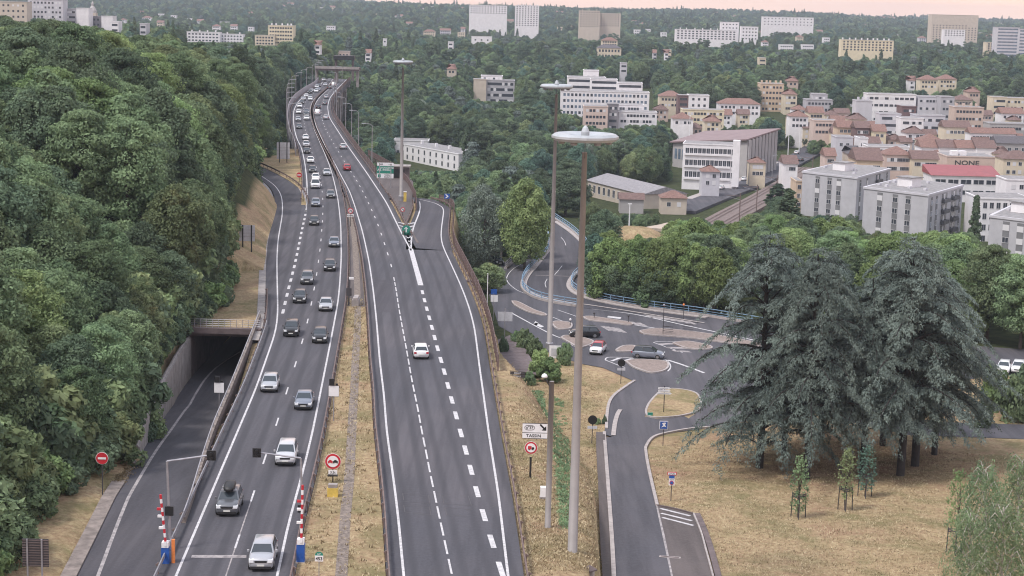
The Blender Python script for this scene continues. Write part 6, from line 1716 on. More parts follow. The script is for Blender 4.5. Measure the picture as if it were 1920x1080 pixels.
for i, (px, py, w_) in enumerate(far[:]):
    if 880 < px < 970 and py > 200: continue
    D_ = float(np.interp(py, [8,30,60,100,140], [3000,2300,1750,1300,1050]))
    for D2 in np.arange(1000, 4200, 25.0):
        p_ = AT(px, py-1, D2)
        if p_.z - float(terrain(p_.x, p_.y)) < 16: break
    D_ = float(D2)
    wl_ = ['white','white','cream','white','lightgrey'][i%5]; rf = ['flat','hip','flat','gable'][i%4]
    tens = 0 if px < 480 else 1 if px < 960 else 2 if px < 1440 else 3; i20 = CNT.get(tens, 0); CNT[tens] = i20+1; lab = '%s %s, far hills, %s pale house %s' % (wl_.replace('lightgrey','light grey'), {'flat':'flat roofed building','hip':'red hipped house','gable':'gabled house'}[rf], nth[i20] if i20 < 30 else 'last', ['at the far left','left of centre','right of centre','at the far right'][min(3,tens)])
    block('house', lab, (px-w_/2, py-1), (px+w_/2, py-1), D_, H=7 if rf == 'flat' else 6, st=2, cols=max(2,int(w_/4)), wall=wl_, roof=rf, rc='red', depth=10, detail=False, group='pale houses scattered on the far hills', cat='house', w=1.6, kinds=('dark',))
# street with parked cars, and the railway
def ground_ribbon(name, pts, w, m, dz, n=10):
    P_ = []
    for a, b in pts:
        z = -24.0
        for _ in range(12): p = G(a, b, z); z = .6*z + .4*float(terrain(p.x, p.y))
        P_.append(G(a, b, z))
    Q_ = []
    for i in range(len(P_)-1):
        for k in range(n): Q_.append(P_[i].lerp(P_[i+1], k/n))
    Q_.append(P_[-1])
    for q in Q_: q.z = float(terrain(q.x, q.y)) + dz
    return tag(sweep(Q_, [(-w/2,-.8),(w/2,-.8),(w/2,0),(-w/2,0)]).build(name, M[m]), kind='structure'), Q_
st_o, SQ = ground_ribbon('street', [(1270,400),(1340,372),(1400,350),(1460,318),(1520,286),(1545,268)], 11, 'asphalt', .9)
ground_ribbon('pavement', [(1290,378),(1345,358),(1400,336),(1455,308)], 2.6, 'kerb', 1.0)
M['ballast'] = mat('railway_ballast', (.17,.13,.12), .95, .35, 2.0, bump=.5)
bo, BQ = ground_ribbon('railway_bed', [(1335,428),(1375,405),(1425,378),(1480,345),(1520,318)], 10, 'ballast', .8)
for dx in (-3.2,-1.7,1.7,3.2): sweep([q+Vector((0,0,.16)) for q in BQ], [(dx-.06,0),(dx+.06,0),(dx+.06,.15),(dx-.06,.15)]).build('rail_track', M['rust']); tag(COL.objects[-1], kind='structure')
M['dirt'] = mat('pale_dirt', (.44,.36,.30), .95, .25, .6)
ground_ribbon('dirt_yard', [(1235,436),(1262,430),(1285,424)], 9, 'dirt', .9)
for i, q_ in enumerate((.12,.3,.5,.68,.86)):
    p = BQ[int(q_*(len(BQ)-1))]; t = thing('catenary_mast', 'slim brown railway mast, %s along the track from the front' % nth[i], 'mast', (p.x+5.2, p.y, p.z-.6), 0, 'masts along the railway')
    MB().box(-.13,.13,-.13,.13,-1,8.5).build('mast', M['rust'], t); MB().tube([(0,0,7.6),(-4.5,0,7.9)], .07, 5).build('bracket', M['rust'], t); MB().tube([(0,0,6.6),(-4.0,0,7.6)], .05, 5).build('stay', M['galv'], t)
for i, (q_, sd, c_) in enumerate(((.32,1,'white'),(.38,1,'light'),(.45,1,'white'),(.52,1,'grey'),(.60,1,'white'),(.70,-1,'black'),(.78,1,'white'),(.86,-1,'base'))):
    j = int(q_*(len(SQ)-2)); p = SQ[j]; d = (SQ[j+1]-SQ[j]).normalized(); n_ = Vector((-d.y, d.x, 0))
    STREET = globals().setdefault('STREET', []); STREET.append((p + n_*3.6*sd + Vector((0,0,.02)), math.atan2(d.y, d.x)+PI/2, c_, i))
for i, (px, py, top) in enumerate(((1403,352,305),(1422,350,300),(1447,338,292),(1483,262,244))):
    z=-24; p = G(px, py, -23.5); h = zpx(p, px, top); t = thing('street_lamp', 'thin grey lamp along the town street, %s from the left' % nth[i], 'street lamp', p, 0, 'thin lamps along the town street')
    MB().tube([(0,0,-1),(0,0,h)], .1, 6).build('pole', M['galv'], t); MB().tube([(0,0,h),(1.2,0,h+.3)], .07, 5).build('arm', M['galv'], t); MB().box(1.0,1.8,-.15,.15,h+.2,h+.36).build('lamp_head', M['ring'], t)
# tall white poles in the town
for (px, y0, y1, D_) in ((1294,275,217,760),(1480,262,236,760),(1500,262,246,760),(1181,430,383,430)):
    A = AT(px, y1, D_); t = thing('flood_pole', {1294:'tall white pole in front of the cream block in the town',1480:'tall white pole left of the town roofs',1500:'shorter white pole beside the tall one left of the town roofs',1181:'lone slim pole rising from the grassy mound'}[px], 'pole', (A.x, A.y, A.z), 0)
    hh = A.z - float(terrain(A.x, A.y)); MB().tube([(0,0,-hh-.5),(0,0,0)], [.2,.12], 6).build('shaft', M['white'], t); MB().box(-.5,.5,-.1,.1,0,.25).build('lamp_head', M['white'], t)

# dry grassy mound beside the warehouse yard
mz = AT(1190, 432, 365); mo = MB().lathe([(11,-9),(9.5,-4.5),(7,-1.8),(4,-.4),(.5,0)], 28, (mz.x, 372, mz.z)).build('mound', M['ground'], smooth=True)
at = mo.data.attributes.new('dry', 'FLOAT', 'POINT'); at.data.foreach_set('value', [1.0]*len(mo.data.vertices)); tag(mo, kind='structure')
VIS.append((1165, 1215, 358, 446)); CLEAR.append((mz.x, 372, 9))
# ------------------------------------------------------------------ vehicles
def paint_mat(nm, c, metal=0.3):
    m, nt, b = new_mat('car_paint_' + nm); b.inputs['Base Color'].default_value = (*c, 1); b.inputs['Metallic'].default_value = metal
    b.inputs['Roughness'].default_value = 0.32; b.inputs['Coat Weight'].default_value = 0.6; b.inputs['Coat Roughness'].default_value = 0.08
    return m
PAINT = {'base': paint_mat('silver', (0.42,0.43,0.46)), 'white': paint_mat('white', (0.74,0.74,0.76), 0), 'black': paint_mat('black', (0.018,0.018,0.022)), 'grey': paint_mat('grey', (0.13,0.135,0.15)),
         'bluegrey': paint_mat('blue_grey', (0.20,0.22,0.27)), 'red': paint_mat('red', (0.36,0.02,0.03), 0), 'darkblue': paint_mat('dark_blue', (0.03,0.04,0.08)), 'light': paint_mat('light_grey', (0.58,0.58,0.61))}
M['glass'] = mat('car_glass', (0.035,0.045,0.055), 0.06, spec=0.8)
M['tyre'] = mat('tyre', (0.02,0.02,0.02), 0.8)
M['rim'] = mat('rim', (0.35,0.35,0.37), 0.3, metal=0.8)
M['headlight'] = mat('headlight_glass', (0.85,0.87,0.9), 0.1)
M['taillight'] = mat('taillight_glass', (0.45,0.02,0.04), 0.2)
M['plate_w'] = mat('number_plate', (0.7,0.7,0.66), 0.5)
M['trim'] = mat('black_trim', (0.02,0.02,0.022), 0.55)
def loft(secs, mats, name, parent, sub=0):
    """secs: list of (y, [(x,z),...]) half outlines, mirrored"""
    mb = MB(); n = len(secs[0][1]); vs = []
    for y, o in secs:
        for x, z in o: vs.append((x, y, z))
        for x, z in o[::-1]: vs.append((-x, y, z))
    m_ = 2*n; fs = []
    for i in range(len(secs)-1):
        for k in range(m_): fs.append((i*m_+k, i*m_+(k+1)%m_, (i+1)*m_+(k+1)%m_, (i+1)*m_+k))
    fs += [tuple(range(m_))[::-1], tuple(range((len(secs)-1)*m_, len(secs)*m_))]
    me = mb.add(vs, fs).mesh(name, mats, smooth=True)
    bm = bmesh.new(); bm.from_mesh(me); bmesh.ops.recalc_face_normals(bm, faces=bm.faces)
    if sub: bmesh.ops.bevel(bm, geom=[e for e in bm.edges if e.calc_face_angle(0) > 0.6], offset=0.05, segments=2, affect='EDGES')
    for f in bm.faces: f.smooth = True
    bm.to_mesh(me); bm.free()
    return link(name, me, parent)
def car(name, L=4.1, W=1.72, H=1.48, hood=0.98, hoodL=0.95, trunkL=0.15, belt=0.95, cab=(0.20, 0.93), rake=0.78, rrake=0.42, van=False, wheel=.33):
    """nose towards -Y"""
    t = thing(name, '', 'car'); w = W/2; y0 = -L/2
    paint = PAINT['base']
    def sec(y, ww, zb, zt): return (y, [(ww*.86,zb),(ww*.98,zb+.14),(ww,zb+.36),(ww*.985,zt-.18),(ww*.90,zt-.02),(ww*.55,zt+.025),(0.02,zt+.035)])
    yb = y0 + hoodL + (0 if not van else -.35)
    ye = L/2
    secs = [sec(y0, w*.76, .30, hood-.30), sec(y0+.10, w*.90, .22, hood-.17), sec(y0+.45, w*.985, .19, hood-.06), sec(yb, w, .19, hood), sec(0, w, .19, belt+.03), sec(ye-.55, w, .21, belt+.07), sec(ye-.14, w*.96, .25, belt+.02 if trunkL < .4 else belt), sec(ye, w*.86, .34, belt-.10)]
    body = loft(secs, paint, 'body', t)
    # glasshouse
    ra, rb = yb + rake, ye - trunkL - rrake
    c0, c1 = yb - .02, ye - trunkL
    gw, rw = w*.93, w*.74; zb = belt-.03; n = 4
    gh = MB()
    vs = [(-gw,c0,zb),(gw,c0,zb),(gw,c1,zb),(-gw,c1,zb),(-rw,ra,H-.05),(rw,ra,H-.05),(rw,rb,H-.06),(-rw,rb,H-.06),(-rw*.9,ra+.12,H),(rw*.9,ra+.12,H),(rw*.9,rb-.1,H-.01),(-rw*.9,rb-.1,H-.01)]
    gh.add(vs, [(0,1,5,4),(1,2,6,5),(2,3,7,6),(3,0,4,7),(4,5,9,8),(5,6,10,9),(6,7,11,10),(7,4,8,11),(8,9,10,11)])
    roof = gh.build('roof', paint, t)
    bm = bmesh.new(); bm.from_mesh(roof.data); bmesh.ops.bevel(bm, geom=[e for e in bm.edges if e.is_manifold and min(v.co.z for v in e.verts) > belt+.1], offset=.05, segments=2, affect='EDGES')
    for f in bm.faces: f.smooth = True
    bm.to_mesh(roof.data); bm.free()
    def panel(nm, a, b, c, d, m, inset=.06, out=.012, par=t):
        A, B, C_, D = [Vector(q) for q in (a, b, c, d)]; ce = (A+B+C_+D)/4
        nrm = (B-A).cross(D-A).normalized()
        pts = []
        for q in (A, B, C_, D):
            dq = (ce-q); pts.append(q + dq.normalized()*min(inset*1.5, dq.length*.3) + nrm*out)
        pb = [p - nrm*.03 for p in pts]
        return MB().add(pts+pb, [(0,1,2,3),(7,6,5,4),(0,4,5,1),(1,5,6,2),(2,6,7,3),(3,7,4,0)]).build(nm, M[m], par)
    panel('windscreen', vs[0], vs[1], vs[5], vs[4], 'glass')
    if not (van and name == 'delivery_van'): panel('rear_window', vs[2], vs[3], vs[7], vs[6], 'glass', .08)
    for s_ in (1, -1):
        a = Vector((s_*gw, c0+.28, zb)); b = Vector((s_*gw, c1-.15, zb)); c = Vector((s_*rw, rb-.02, H-.06)); d = Vector((s_*rw, ra+.08, H-.06))
        mid_b = a.lerp(b, .5); mid_t = d.lerp(c, .5)
        for (p, q, r_, u) in ((a, mid_b, mid_t, d), (mid_b, b, c, mid_t)):
            if van and name == 'delivery_van' and p is mid_b: continue
            if s_ > 0: panel('side_window', p, q, r_, u, 'glass', .05)
            else: panel('side_window', q, p, u, r_, 'glass', .05)
    for y in (y0+.78, ye-.80):
        for s_ in (1, -1):
            wh = MB().tube([(s_*(w-.20),y,wheel),(s_*(w+.012),y,wheel)], wheel, 18).build('wheel', M['tyre'], t)
            MB().tube([(s_*(w+.0),y,wheel),(s_*(w+.022),y,wheel)], wheel*.62, 12).build('rim', M['rim'], wh)
    for s_ in (1, -1):
        MB().add([(s_*w*.46,y0-.02,hood-.40),(s_*w*.90,y0+.06,hood-.38),(s_*w*.93,y0+.34,hood-.17),(s_*w*.60,y0+.16,hood-.19)], [(0,1,2,3) if s_ > 0 else (3,2,1,0)]).box(min(s_*w*.55,s_*w*.88), max(s_*w*.55,s_*w*.88), y0-.03, y0+.16, hood-.40, hood-.20).build('headlight', M['headlight'], t)
        MB().box(min(s_*w*.62,s_*w*.93), max(s_*w*.62,s_*w*.93), ye-.12, ye+.015, belt-.28, belt-.08).build('taillight', M['taillight'], t)
        MB().box(min(s_*(w+.02),s_*(w+.16)), max(s_*(w+.02),s_*(w+.16)), yb+.32, yb+.42, belt+.0, belt+.14).build('mirror', paint, t)
    MB().box(-w*.48,w*.48,y0-.015,y0+.1,hood-.42,hood-.27).build('grille', M['trim'], t)
    MB().box(-w*.80,w*.80,y0-.01,y0+.12,.22,.40).build('bumper', M['trim'], t)
    MB().box(-.26,.26,y0-.03,y0+.02,.42,.53).build('number_plate', M['plate_w'], t)
    MB().box(-.26,.26,ye-.02,ye+.03,belt-.42,belt-.31).build('number_plate', M['plate_w'], t)
    return t
PROTO = {'hatch': car('hatchback'), 'suv': car('sport_utility_car', 4.3, 1.78, 1.62, 1.08, 1.0, .12, 1.05, wheel=.37, rake=.6),
         'sedan': car('saloon_car', 4.5, 1.76, 1.44, .95, 1.1, .75, .93, rrake=.55, rake=.72), 'van': car('delivery_van', 4.9, 1.95, 1.98, 1.15, .95, .04, 1.15, rake=.55, rrake=.08, van=True), 'mpv': car('people_carrier', 4.3, 1.76, 1.60, 1.05, .85, .1, 1.02, rake=.85, rrake=.3)}
usedp = set()
def park(kind_, P, ang, color, label, group=None, roofc=None):
    o = PROTO[kind_]
    if kind_ in usedp: o = copy_tree(o)
    usedp.add(kind_)
    o.location = P; o.rotation_euler = (0, 0, ang)
    cat = 'van' if kind_ == 'van' else 'car'
    o['label'] = label; o['category'] = cat
    if group: o['group'] = group
    elif 'group' in o: del o['group']
    for ch in o.children:
        nm = ch.name.split('.')[0]
        if nm in ('body', 'roof', 'mirror'):
            for sl in ch.material_slots:
                sl.link = 'OBJECT'; sl.material = PAINT[roofc if (roofc and nm == 'roof') else color]
    return o
def heading(c, y, away):
    dx = float(X(c, y+3) - X(c, y-3)); a = math.atan2(-dx, 6.0)
    return a + (PI if away else 0)
G1 = 'cars queueing on the left carriageway towards the viewer'; G2 = 'cars driving away on the right carriageway'
def on_road(c, lst, away, group):
    for (px, py, k_, col, lab) in lst:
        P = G(px, py+ (6 if py > 500 else 2), 0.012); P.y += PROTO_L[k_]/2 - .3 if not away else 1.6
        # keep it square to its lane
        park(k_, P, heading(c, P.y, away), col, lab, group)
PROTO_L = {'hatch': 4.2, 'suv': 4.5, 'sedan': 4.6, 'van': 4.9, 'mpv': 4.5}
on_road(LC, [(486,1065,'suv','base','silver car closest to the viewer on the stop line of the left carriageway'), (423,962,'suv','grey','dark grey car carrying a black roof box'), (532,868,'mpv','light','pale silver car under the signal arm'),
 (502,730,'hatch','base','silver hatchback in the outer lane, beside the parapet of the ramp'), (566,763,'sedan','bluegrey','blue grey saloon in the lane by the median, next to the white signal board'), (543,626,'suv','black','black car in the outer lane level with the tunnel mouth'),
 (597,638,'hatch','black','black hatchback next to the solid line by the median, below the silver saloon'), (559,563,'hatch','black','black hatchback left of the silver saloon, above the tunnel mouth'), (608,578,'sedan','base','silver saloon in the median side lane'),
 (573,528,'suv','grey','dark car with pale bumper halfway up the merging lane'), (616,503,'hatch','black','black hatchback alone in the median side lane'), (624,462,'sedan','bluegrey','grey saloon hugging the median line'), (587,421,'hatch','black','black hatchback just past the merging nose'),
 (590,386,'hatch','bluegrey','grey hatchback at the tip of the painted nose'), (618,370,'hatch','grey','dark hatchback in the median lane beside the painted nose'), (589,352,'van','white','white van level with the painted nose'), (611,328,'hatch','base','silver hatchback in the median lane beyond the white van'),
 (590,337,'hatch','white','white car right behind the white van'), (584,322,'hatch','black','black car third behind the white van')], False, G1)
col_cyc = ['white','black','light','white','grey','white','black','base','white','bluegrey']
farL = [(582,305,'hatch'),(575,287,'hatch'),(574,275,'suv'),(573,262,'hatch'),(561,241,'hatch'),(575,225,'suv'),(574,217,'hatch'),(559,227,'hatch'),(560,213,'hatch'),(575,213,'suv'),(562,202,'hatch'),(566,195,'hatch'),(569,188,'suv'),(582,188,'hatch'),(582,184,'hatch'),(574,182,'hatch'),(581,175,'suv'),(584,172,'hatch'),(593,173,'hatch'),(597,170,'hatch'),(594,165,'hatch'),(598,163,'suv'),(610,161,'hatch'),(607,152,'hatch')]
for i, (px, py, k_) in enumerate(farL):
    P = G(px, py, 0.012); c_ = col_cyc[i % 10]
    park(k_, P, heading(LC, min(P.y, Y_END-5), False), c_, '%s car in the far queue, %s from the front of the queue' % ({'white':'white','black':'black','light':'pale','grey':'dark grey','base':'silver','bluegrey':'grey'}[c_], ['first','second','third','fourth','fifth','sixth','seventh','eighth','ninth','tenth','eleventh','twelfth','thirteenth','fourteenth','fifteenth','sixteenth','seventeenth','eighteenth','nineteenth','twentieth','twenty-first','twenty-second','twenty-third','twenty-fourth'][i]), G1)
on_road(RC, [(787,667,'hatch','white','white hatchback with red lamps, closest car on the right carriageway'), (649,318,'hatch','red','red hatchback driving away beside the large sign'), (642,278,'hatch','light','silver car beyond the red hatchback'), (610,222,'hatch','light','silver car on the viaduct behind the white van'),
 (594,214,'van','white','white van driving away on the bend of the viaduct'), (596,202,'sedan','black','black car driving away just beyond the white van'), (608,195,'hatch','grey','dark car in the right lane high on the viaduct'), (611,183,'hatch','base','silver car driving away near the top of the viaduct'), (617,165,'hatch','black','tiny black car near the far bridge'), (625,160,'van','white','tiny white van entering under the far bridge')], True, G2)
# roof box on the second car
box_car = [o for o in COL.objects if o.get('label') == 'dark grey car carrying a black roof box'][0]
t = thing('roof_box', 'black roof box strapped on top of the dark grey car', 'roof box', box_car.location + Vector((0,0,1.70)), box_car.rotation_euler.z)
loft([(-1.05,[(.10,.02),(.16,.10),(.10,.16),(.02,.17)]),(-.8,[(.34,0),(.40,.14),(.30,.30),(.02,.33)]),(.5,[(.40,0),(.44,.18),(.36,.40),(.02,.43)]),(.95,[(.36,.02),(.40,.18),(.30,.36),(.02,.38)])], M['trim'], 'shell', t)
for y in (-.45, .4): MB().box(-.6,.6,y-.03,y+.03,-.06,.0).build('rack_bar', M['galv'], t)
# cars at the junction
def side_car(k_, px, py, ang, col, label, z=ZJ+.07, roofc=None): return park(k_, G(px, py, z), rad(ang), col, label, None, roofc)
side_car('suv', 1096, 632, -84, 'black', 'large black car crossing the junction behind the tall mast')
side_car('hatch', 1121, 661, -14, 'white', 'white hatchback with a red roof on the junction', roofc='red')
side_car('mpv', 1215, 671, 78, 'bluegrey', 'grey car with a black roof turning past the hatched island', roofc='black')
side_car('hatch', 931, 495, 20, 'black', 'dark car half hidden by bushes on the upper road below the wall')
side_car('hatch', 1470, 704, 80, 'white', 'white car partly seen behind the cedars')
side_car('hatch', 1506, 730, 80, 'light', 'pale car hidden in the shade behind the cedars')
for (px, lab) in ((1882, 'left of the two white cars parked at the right edge under the trees'), (1909, 'right of the two white cars parked at the right edge under the trees')): side_car('hatch', px, 697, -20, 'white', lab)
for (p, a, c_, i) in STREET:
    park('hatch', p, a, c_, '%s car standing in the town street by the railway, %s from the front' % ({'light':'pale','base':'silver'}.get(c_, c_), nth[i]), 'cars in the town street')
# ------------------------------------------------------------------ cedars on the lawn
def cedar_mesh(seed, H, R, hb=4.2):
    r = np.random.default_rng(seed); rr = random.Random(seed)
    q_all = []; tm = MB()
    tm.tube([(0,0,-.8),(.1,.1,H*.35),(-.1,.2,H*.7),(0,0,H)], [.40,.32,.18,.03], 10)
    nl = 96
    P = []; DIR = []; LEN = []
    for i in range(nl):
        u = (i+.5)/nl; tier = round(u*15)/15; h = hb + (H-hb-.4)*tier + rr.uniform(-.18,.18)
        a = i*2.39996 + rr.uniform(-.3,.3)
        L = R*(1-u**2.3)**.85*rr.choice((.55,.8,.95,1.08,1.2)) + .5
        if u < .12: L *= .85
        up = rr.uniform(.10,.24)*L*(1 if u < .6 else 1.6); dr = rr.uniform(.08,.24)*L
        pts = []
        n = 9
        bend = rr.uniform(-.35,.35)
        for k in range(n+1):
            t = k/n; rad_ = L*t; aa = a + bend*t
            z = h + up*math.sin(PI*min(1,t*.95))*.9 - dr*t*t*1.6
            pts.append(Vector((rad_*math.cos(aa), rad_*math.sin(aa), z)))
        tm.tube(pts[:8], [.10*(1-.11*k)*(L/R)+.012 for k in range(8)], 5, caps=False)
        # side sprays hanging from the limb
        m = int(10+L*5.5)
        for s_ in range(m):
            t = .16 + .84*(s_+rr.random())/m
            k = min(n-1, int(t*n)); p = pts[k].lerp(pts[k+1], t*n-k); d = (pts[k+1]-pts[k]).normalized()
            sd = rr.choice((-1,1)); side = Vector((-d.y, d.x, 0))*sd
            sl = (.5+1.9*(1-t)**.7)*rr.uniform(.45,1.0)*min(1, L/3+.3)
            end = p + (side*.8 + d*.55).normalized()*sl + Vector((0,0,-.20*sl-rr.uniform(0,.15)))
            P.append((p, end, sl))
    for (p, e, sl) in P:
        m = max(5, int(sl*20))
        t = r.random(m)
        base = np.array(p)[None]*(1-t[:,None]) + np.array(e)[None]*t[:,None]
        base[:,2] -= .12*np.sin(PI*t)*0 
        base += r.normal(size=(m,3))*np.array([.10,.10,.06])
        ax = np.array(e-p); ax /= (np.linalg.norm(ax)+1e-6)
        d = ax[None]*.8 + r.normal(size=(m,3))*.38; d[:,2] -= .28; d /= np.linalg.norm(d, axis=1, keepdims=True)
        w = np.cross(d, r.normal(size=(m,3))+np.array([0,0,3.0])); w /= np.linalg.norm(w, axis=1, keepdims=True)
        ln = (.15+.19*r.random(m))[:,None]; wd = .045+.035*r.random(m)[:,None]
        q_all.append(np.stack([base-w*wd, base+d*ln*.45-w*wd*1.3*0, base+d*ln, base+w*wd], 1))
    q = np.concatenate(q_all)
    print('cedar quads', len(q))
    return cloud_mesh('crown', q, LEAF['cedar']), tm.mesh('trunk', M['bark_dark'], smooth=True)
CED = [cedar_mesh(s_, 20, 7.6, hb_) for s_, hb_ in ((101, 2.0), (102, 4.2), (103, 4.6), (104, 4.4))]
def cedar(base, toppx, R, v, label, rz):
    z = float(terrain_cut(*G(*base, -5).xy)); P = G(*base, z-.0); P.z = float(terrain_cut(P.x, P.y)); h = zpx(P, *toppx)
    t = thing('cedar_tree', label, 'tree', P, rz, 'blue green cedars on the lawn'); link('crown', CED[v][0], t); link('trunk', CED[v][1], t)
    t.scale = (R/7.6, R/7.6, h/20.0); CLEAR.append((P.x, P.y, 4))
cedar((1424,872), (1432,434), 8.0, 0, 'leftmost cedar, its low branches sweeping down over the grass', .3)
cedar((1513,893), (1515,462), 6.8, 1, 'cedar second from the left with a straight dark trunk', 2.1)
cedar((1617,884), (1605,520), 6.4, 2, 'cedar in the middle of the clump, lower than its neighbours', 4.0)
cedar((1688,886), (1692,446), 8.4, 3, 'tallest cedar with the thick bare trunk, nearest to the lawn', 5.0)
cedar((1716,868), (1745,478), 8.4, 1, 'rightmost front cedar with a forked lower trunk', 1.0)
cedar((1655,830), (1652,470), 6.4, 2, 'cedar standing at the back behind the tallest one', 3.0)
cedar((1470,850), (1478,480), 6.2, 1, 'cedar between the leftmost and the straight trunked one, set slightly back', 2.7)
cedar((1752,846), (1785,520), 6.6, 2, 'lower cedar at the right end of the clump', 0.2)
cedar((1540,820), (1560,470), 6.6, 3, 'cedar at the back between the second and the middle ones', 1.6)
# ------------------------------------------------------------------ single trees and shrubs that can be picked out
def single(key, basepx, toppx, wpx, label, z=None, group=None, cat='tree', name=None):
    zz = -7.5 if z is None else z
    for _ in range(3): P = G(*basepx, zz); zz = float(terrain_cut(P.x, P.y)) if z is None else z
    h = zpx(P, *toppx); s_ = P.y/F; k = KINDS[key]
    o = put_tree(key, P.x, P.y, zz-.2, 1.0, label=label, group=group)
    if name: o.name = name
    o.scale = (wpx*s_/2/k['r'], wpx*s_/2/k['r'], h/k['h']); o['category'] = cat
    return o
single('r5', (983,512), (985,335), 100, 'large bright green tree left of the S shaped ramp')
single('a1', (1850,642), (1852,452), 120, 'light green tree behind the parked white cars')
single('a0', (1912,655), (1915,470), 120, 'green tree cut by the right edge above the parked cars')
single('r0', (1790,612), (1788,452), 110, 'round green tree just behind the right end of the cedars')
single('al', (1885,590), (1880,470), 100, 'light green tree below the grey block at the right edge')
single('r1', (1740,600), (1735,455), 100, 'round green tree behind the tallest cedar')
single('g0', (907,505), (905,348), 92, 'silvery grey green tree beside the exit ramp wall')
single('r3', (915,548), (915,492), 66, 'low yellow green bushy tree against the motorway wall')
single('r2', (1130,470), (1130,385), 70, 'dark rounded tree just right of the tallest mast')
single('rd', (1060,395), (1058,310), 95, 'broad dark tree behind the top of the S shaped ramp')
single('cy', (1604,300), (1604,246), 22, 'narrow pointed dark conifer in the old quarter')
single('cy', (1825,470), (1826,348), 34, 'narrow dark cypress between the grey slab blocks')
single('po', (1458,400), (1470,338), 50, 'dark upright tree left of the grey slab blocks')
single('po', (1475,470), (1478,345), 55, 'tall dark tree hugging the orange end wall')
for nm_, (a, b, c, w_) in {'left':(1765,212,198,26),'mid':(1560,300,268,40),'right':(1700,262,240,22)}.items():
    single('r1', (a,b), (a,c), w_, {'left':'dark round tree between the pale slabs in the town','mid':'bright green street tree by the factory','right':'small tree beside the low white house in the lower town'}[nm_])
for i in range(13):
    q_ = i/12; bx_ = 1122+q_*215; by_ = 561+q_*30
    k_ = ['r2','p0','r0','rd','p1','r1','p2','rd','p0','r0','p1','r3','p2'][i]
    hh_ = [95,120,100,90,130,110,125,95,135,110,130,120,125][i]
    single(k_, (bx_, by_-2), (bx_, by_-hh_), 62+(i*17) % 30, '%s leaning over the blue railing, %s tree from the left' % ({'r':'green broadleaf tree','p':'yellow green plane tree'}[k_[0]], ['first','second','third','fourth','fifth','sixth','seventh','eighth','ninth','tenth','eleventh','twelfth','thirteenth'][i]), group='trees along the outer blue railing')
# bushes: low crowns that reach the ground
def bush_kind(key, lm, seed, h=2.6, r=1.7): 
    me, cs = crown('crown', LEAF[lm], 0.0, h, r, 22, 150, .17, 'round', seed, .9)
    KINDS[key] = dict(name='shrub', crown=me, trunk=trunk_mesh('stem', h*.6, .06, cs, M['bark'], seed, nl=5), h=h, r=r)
bush_kind('b0', 'light', 90); bush_kind('b1', 'mid', 91); bush_kind('b2', 'dark', 92); bush_kind('b3', 'olive', 93)
for i, (px, py, wp, hp, k, lab) in enumerate([(985,660,34,46,'b1','round green shrub at the top of the dark paved ramp'),(1003,672,34,40,'b1','second green shrub along the dark paved ramp'),(1012,705,44,50,'b0','bright fan shaped shrub at the foot of the middle mast'),(1030,716,46,44,'b0','bright shrub right beside the notice board'),(1058,684,30,44,'b1','shrub behind the white notice board'),(942,668,24,36,'b2','small dark shrub against the motorway wall'),(992,722,26,28,'b1','low shrub on the slope below the paved ramp'),(970,648,26,30,'b1','small shrub at the upper end of the paved ramp'),(1120,795,14,14,'b1','tiny shrub beside the round sign back on the slope'),(1133,795,10,18,'b2','tiny dark shrub touching the kerb'),(1125,560,60,50,'b0','bright green shrub behind the blue railing'),(1215,575,60,40,'b1','green shrub behind the middle of the blue railing'),(430,420,30,26,'b3','dry yellowish shrub at the wood edge above the sign back'),(545,318,18,12,'b1','small green shrub on the verge left of the lanes')]):
    single(k, (px,py), (px,py-hp), wp, lab, z=None, cat='shrub')
for i, (px, py, wp, hp, k, lab) in enumerate([(1862,768,60,80,'b0','bright green shrub between the parked cars and the road at the right edge'),(1900,790,70,90,'b1','wide green shrub at the right edge above the road'),(1925,760,60,90,'b2','dark shrub cut by the right edge of the photo'),(1842,800,40,50,'b2','dark low shrub right of the cedars beside the road')]):
    single(k, (px,py), (px,py-hp), wp, lab, z=None, cat='shrub')
# wood edge shrubs on the left
r = random.Random(33)
SHC = {'b0':'bright green','b1':'green','b2':'dark green','b3':'olive'}
for y_ in np.arange(104, Y_TE, 2.1):
    if Y_PORTAL-1 < y_ < Y_PORTAL+2: continue
    x_ = float(X(TREE_EDGE, y_)) - 1.0 - r.uniform(0, 1.3)
    if 165 < y_ < Y_PORTAL: x_ = min(x_, float(X(PL, y_)) - 2.0)
    zone = 'beside the ramp' if y_ < Y_PORTAL else 'beside the merging lanes'
    def lb(k, f): return '%s shrub %s of the left wood, %s' % (SHC[k], f, zone)
    k = r.choice(['b0','b1','b1','b2','b2','b3']); put_tree(k, x_, y_, s=r.uniform(.7,1.5), label=lb(k, 'at the edge'), cat='shrub', group='shrubs along the foot of the left wood')
    k = r.choice(['b1','b2','b2','b3']); put_tree(k, x_-2.6, y_+1, s=r.uniform(1.5,2.5), label=lb(k, 'just inside'), cat='shrub', group='shrubs along the foot of the left wood')
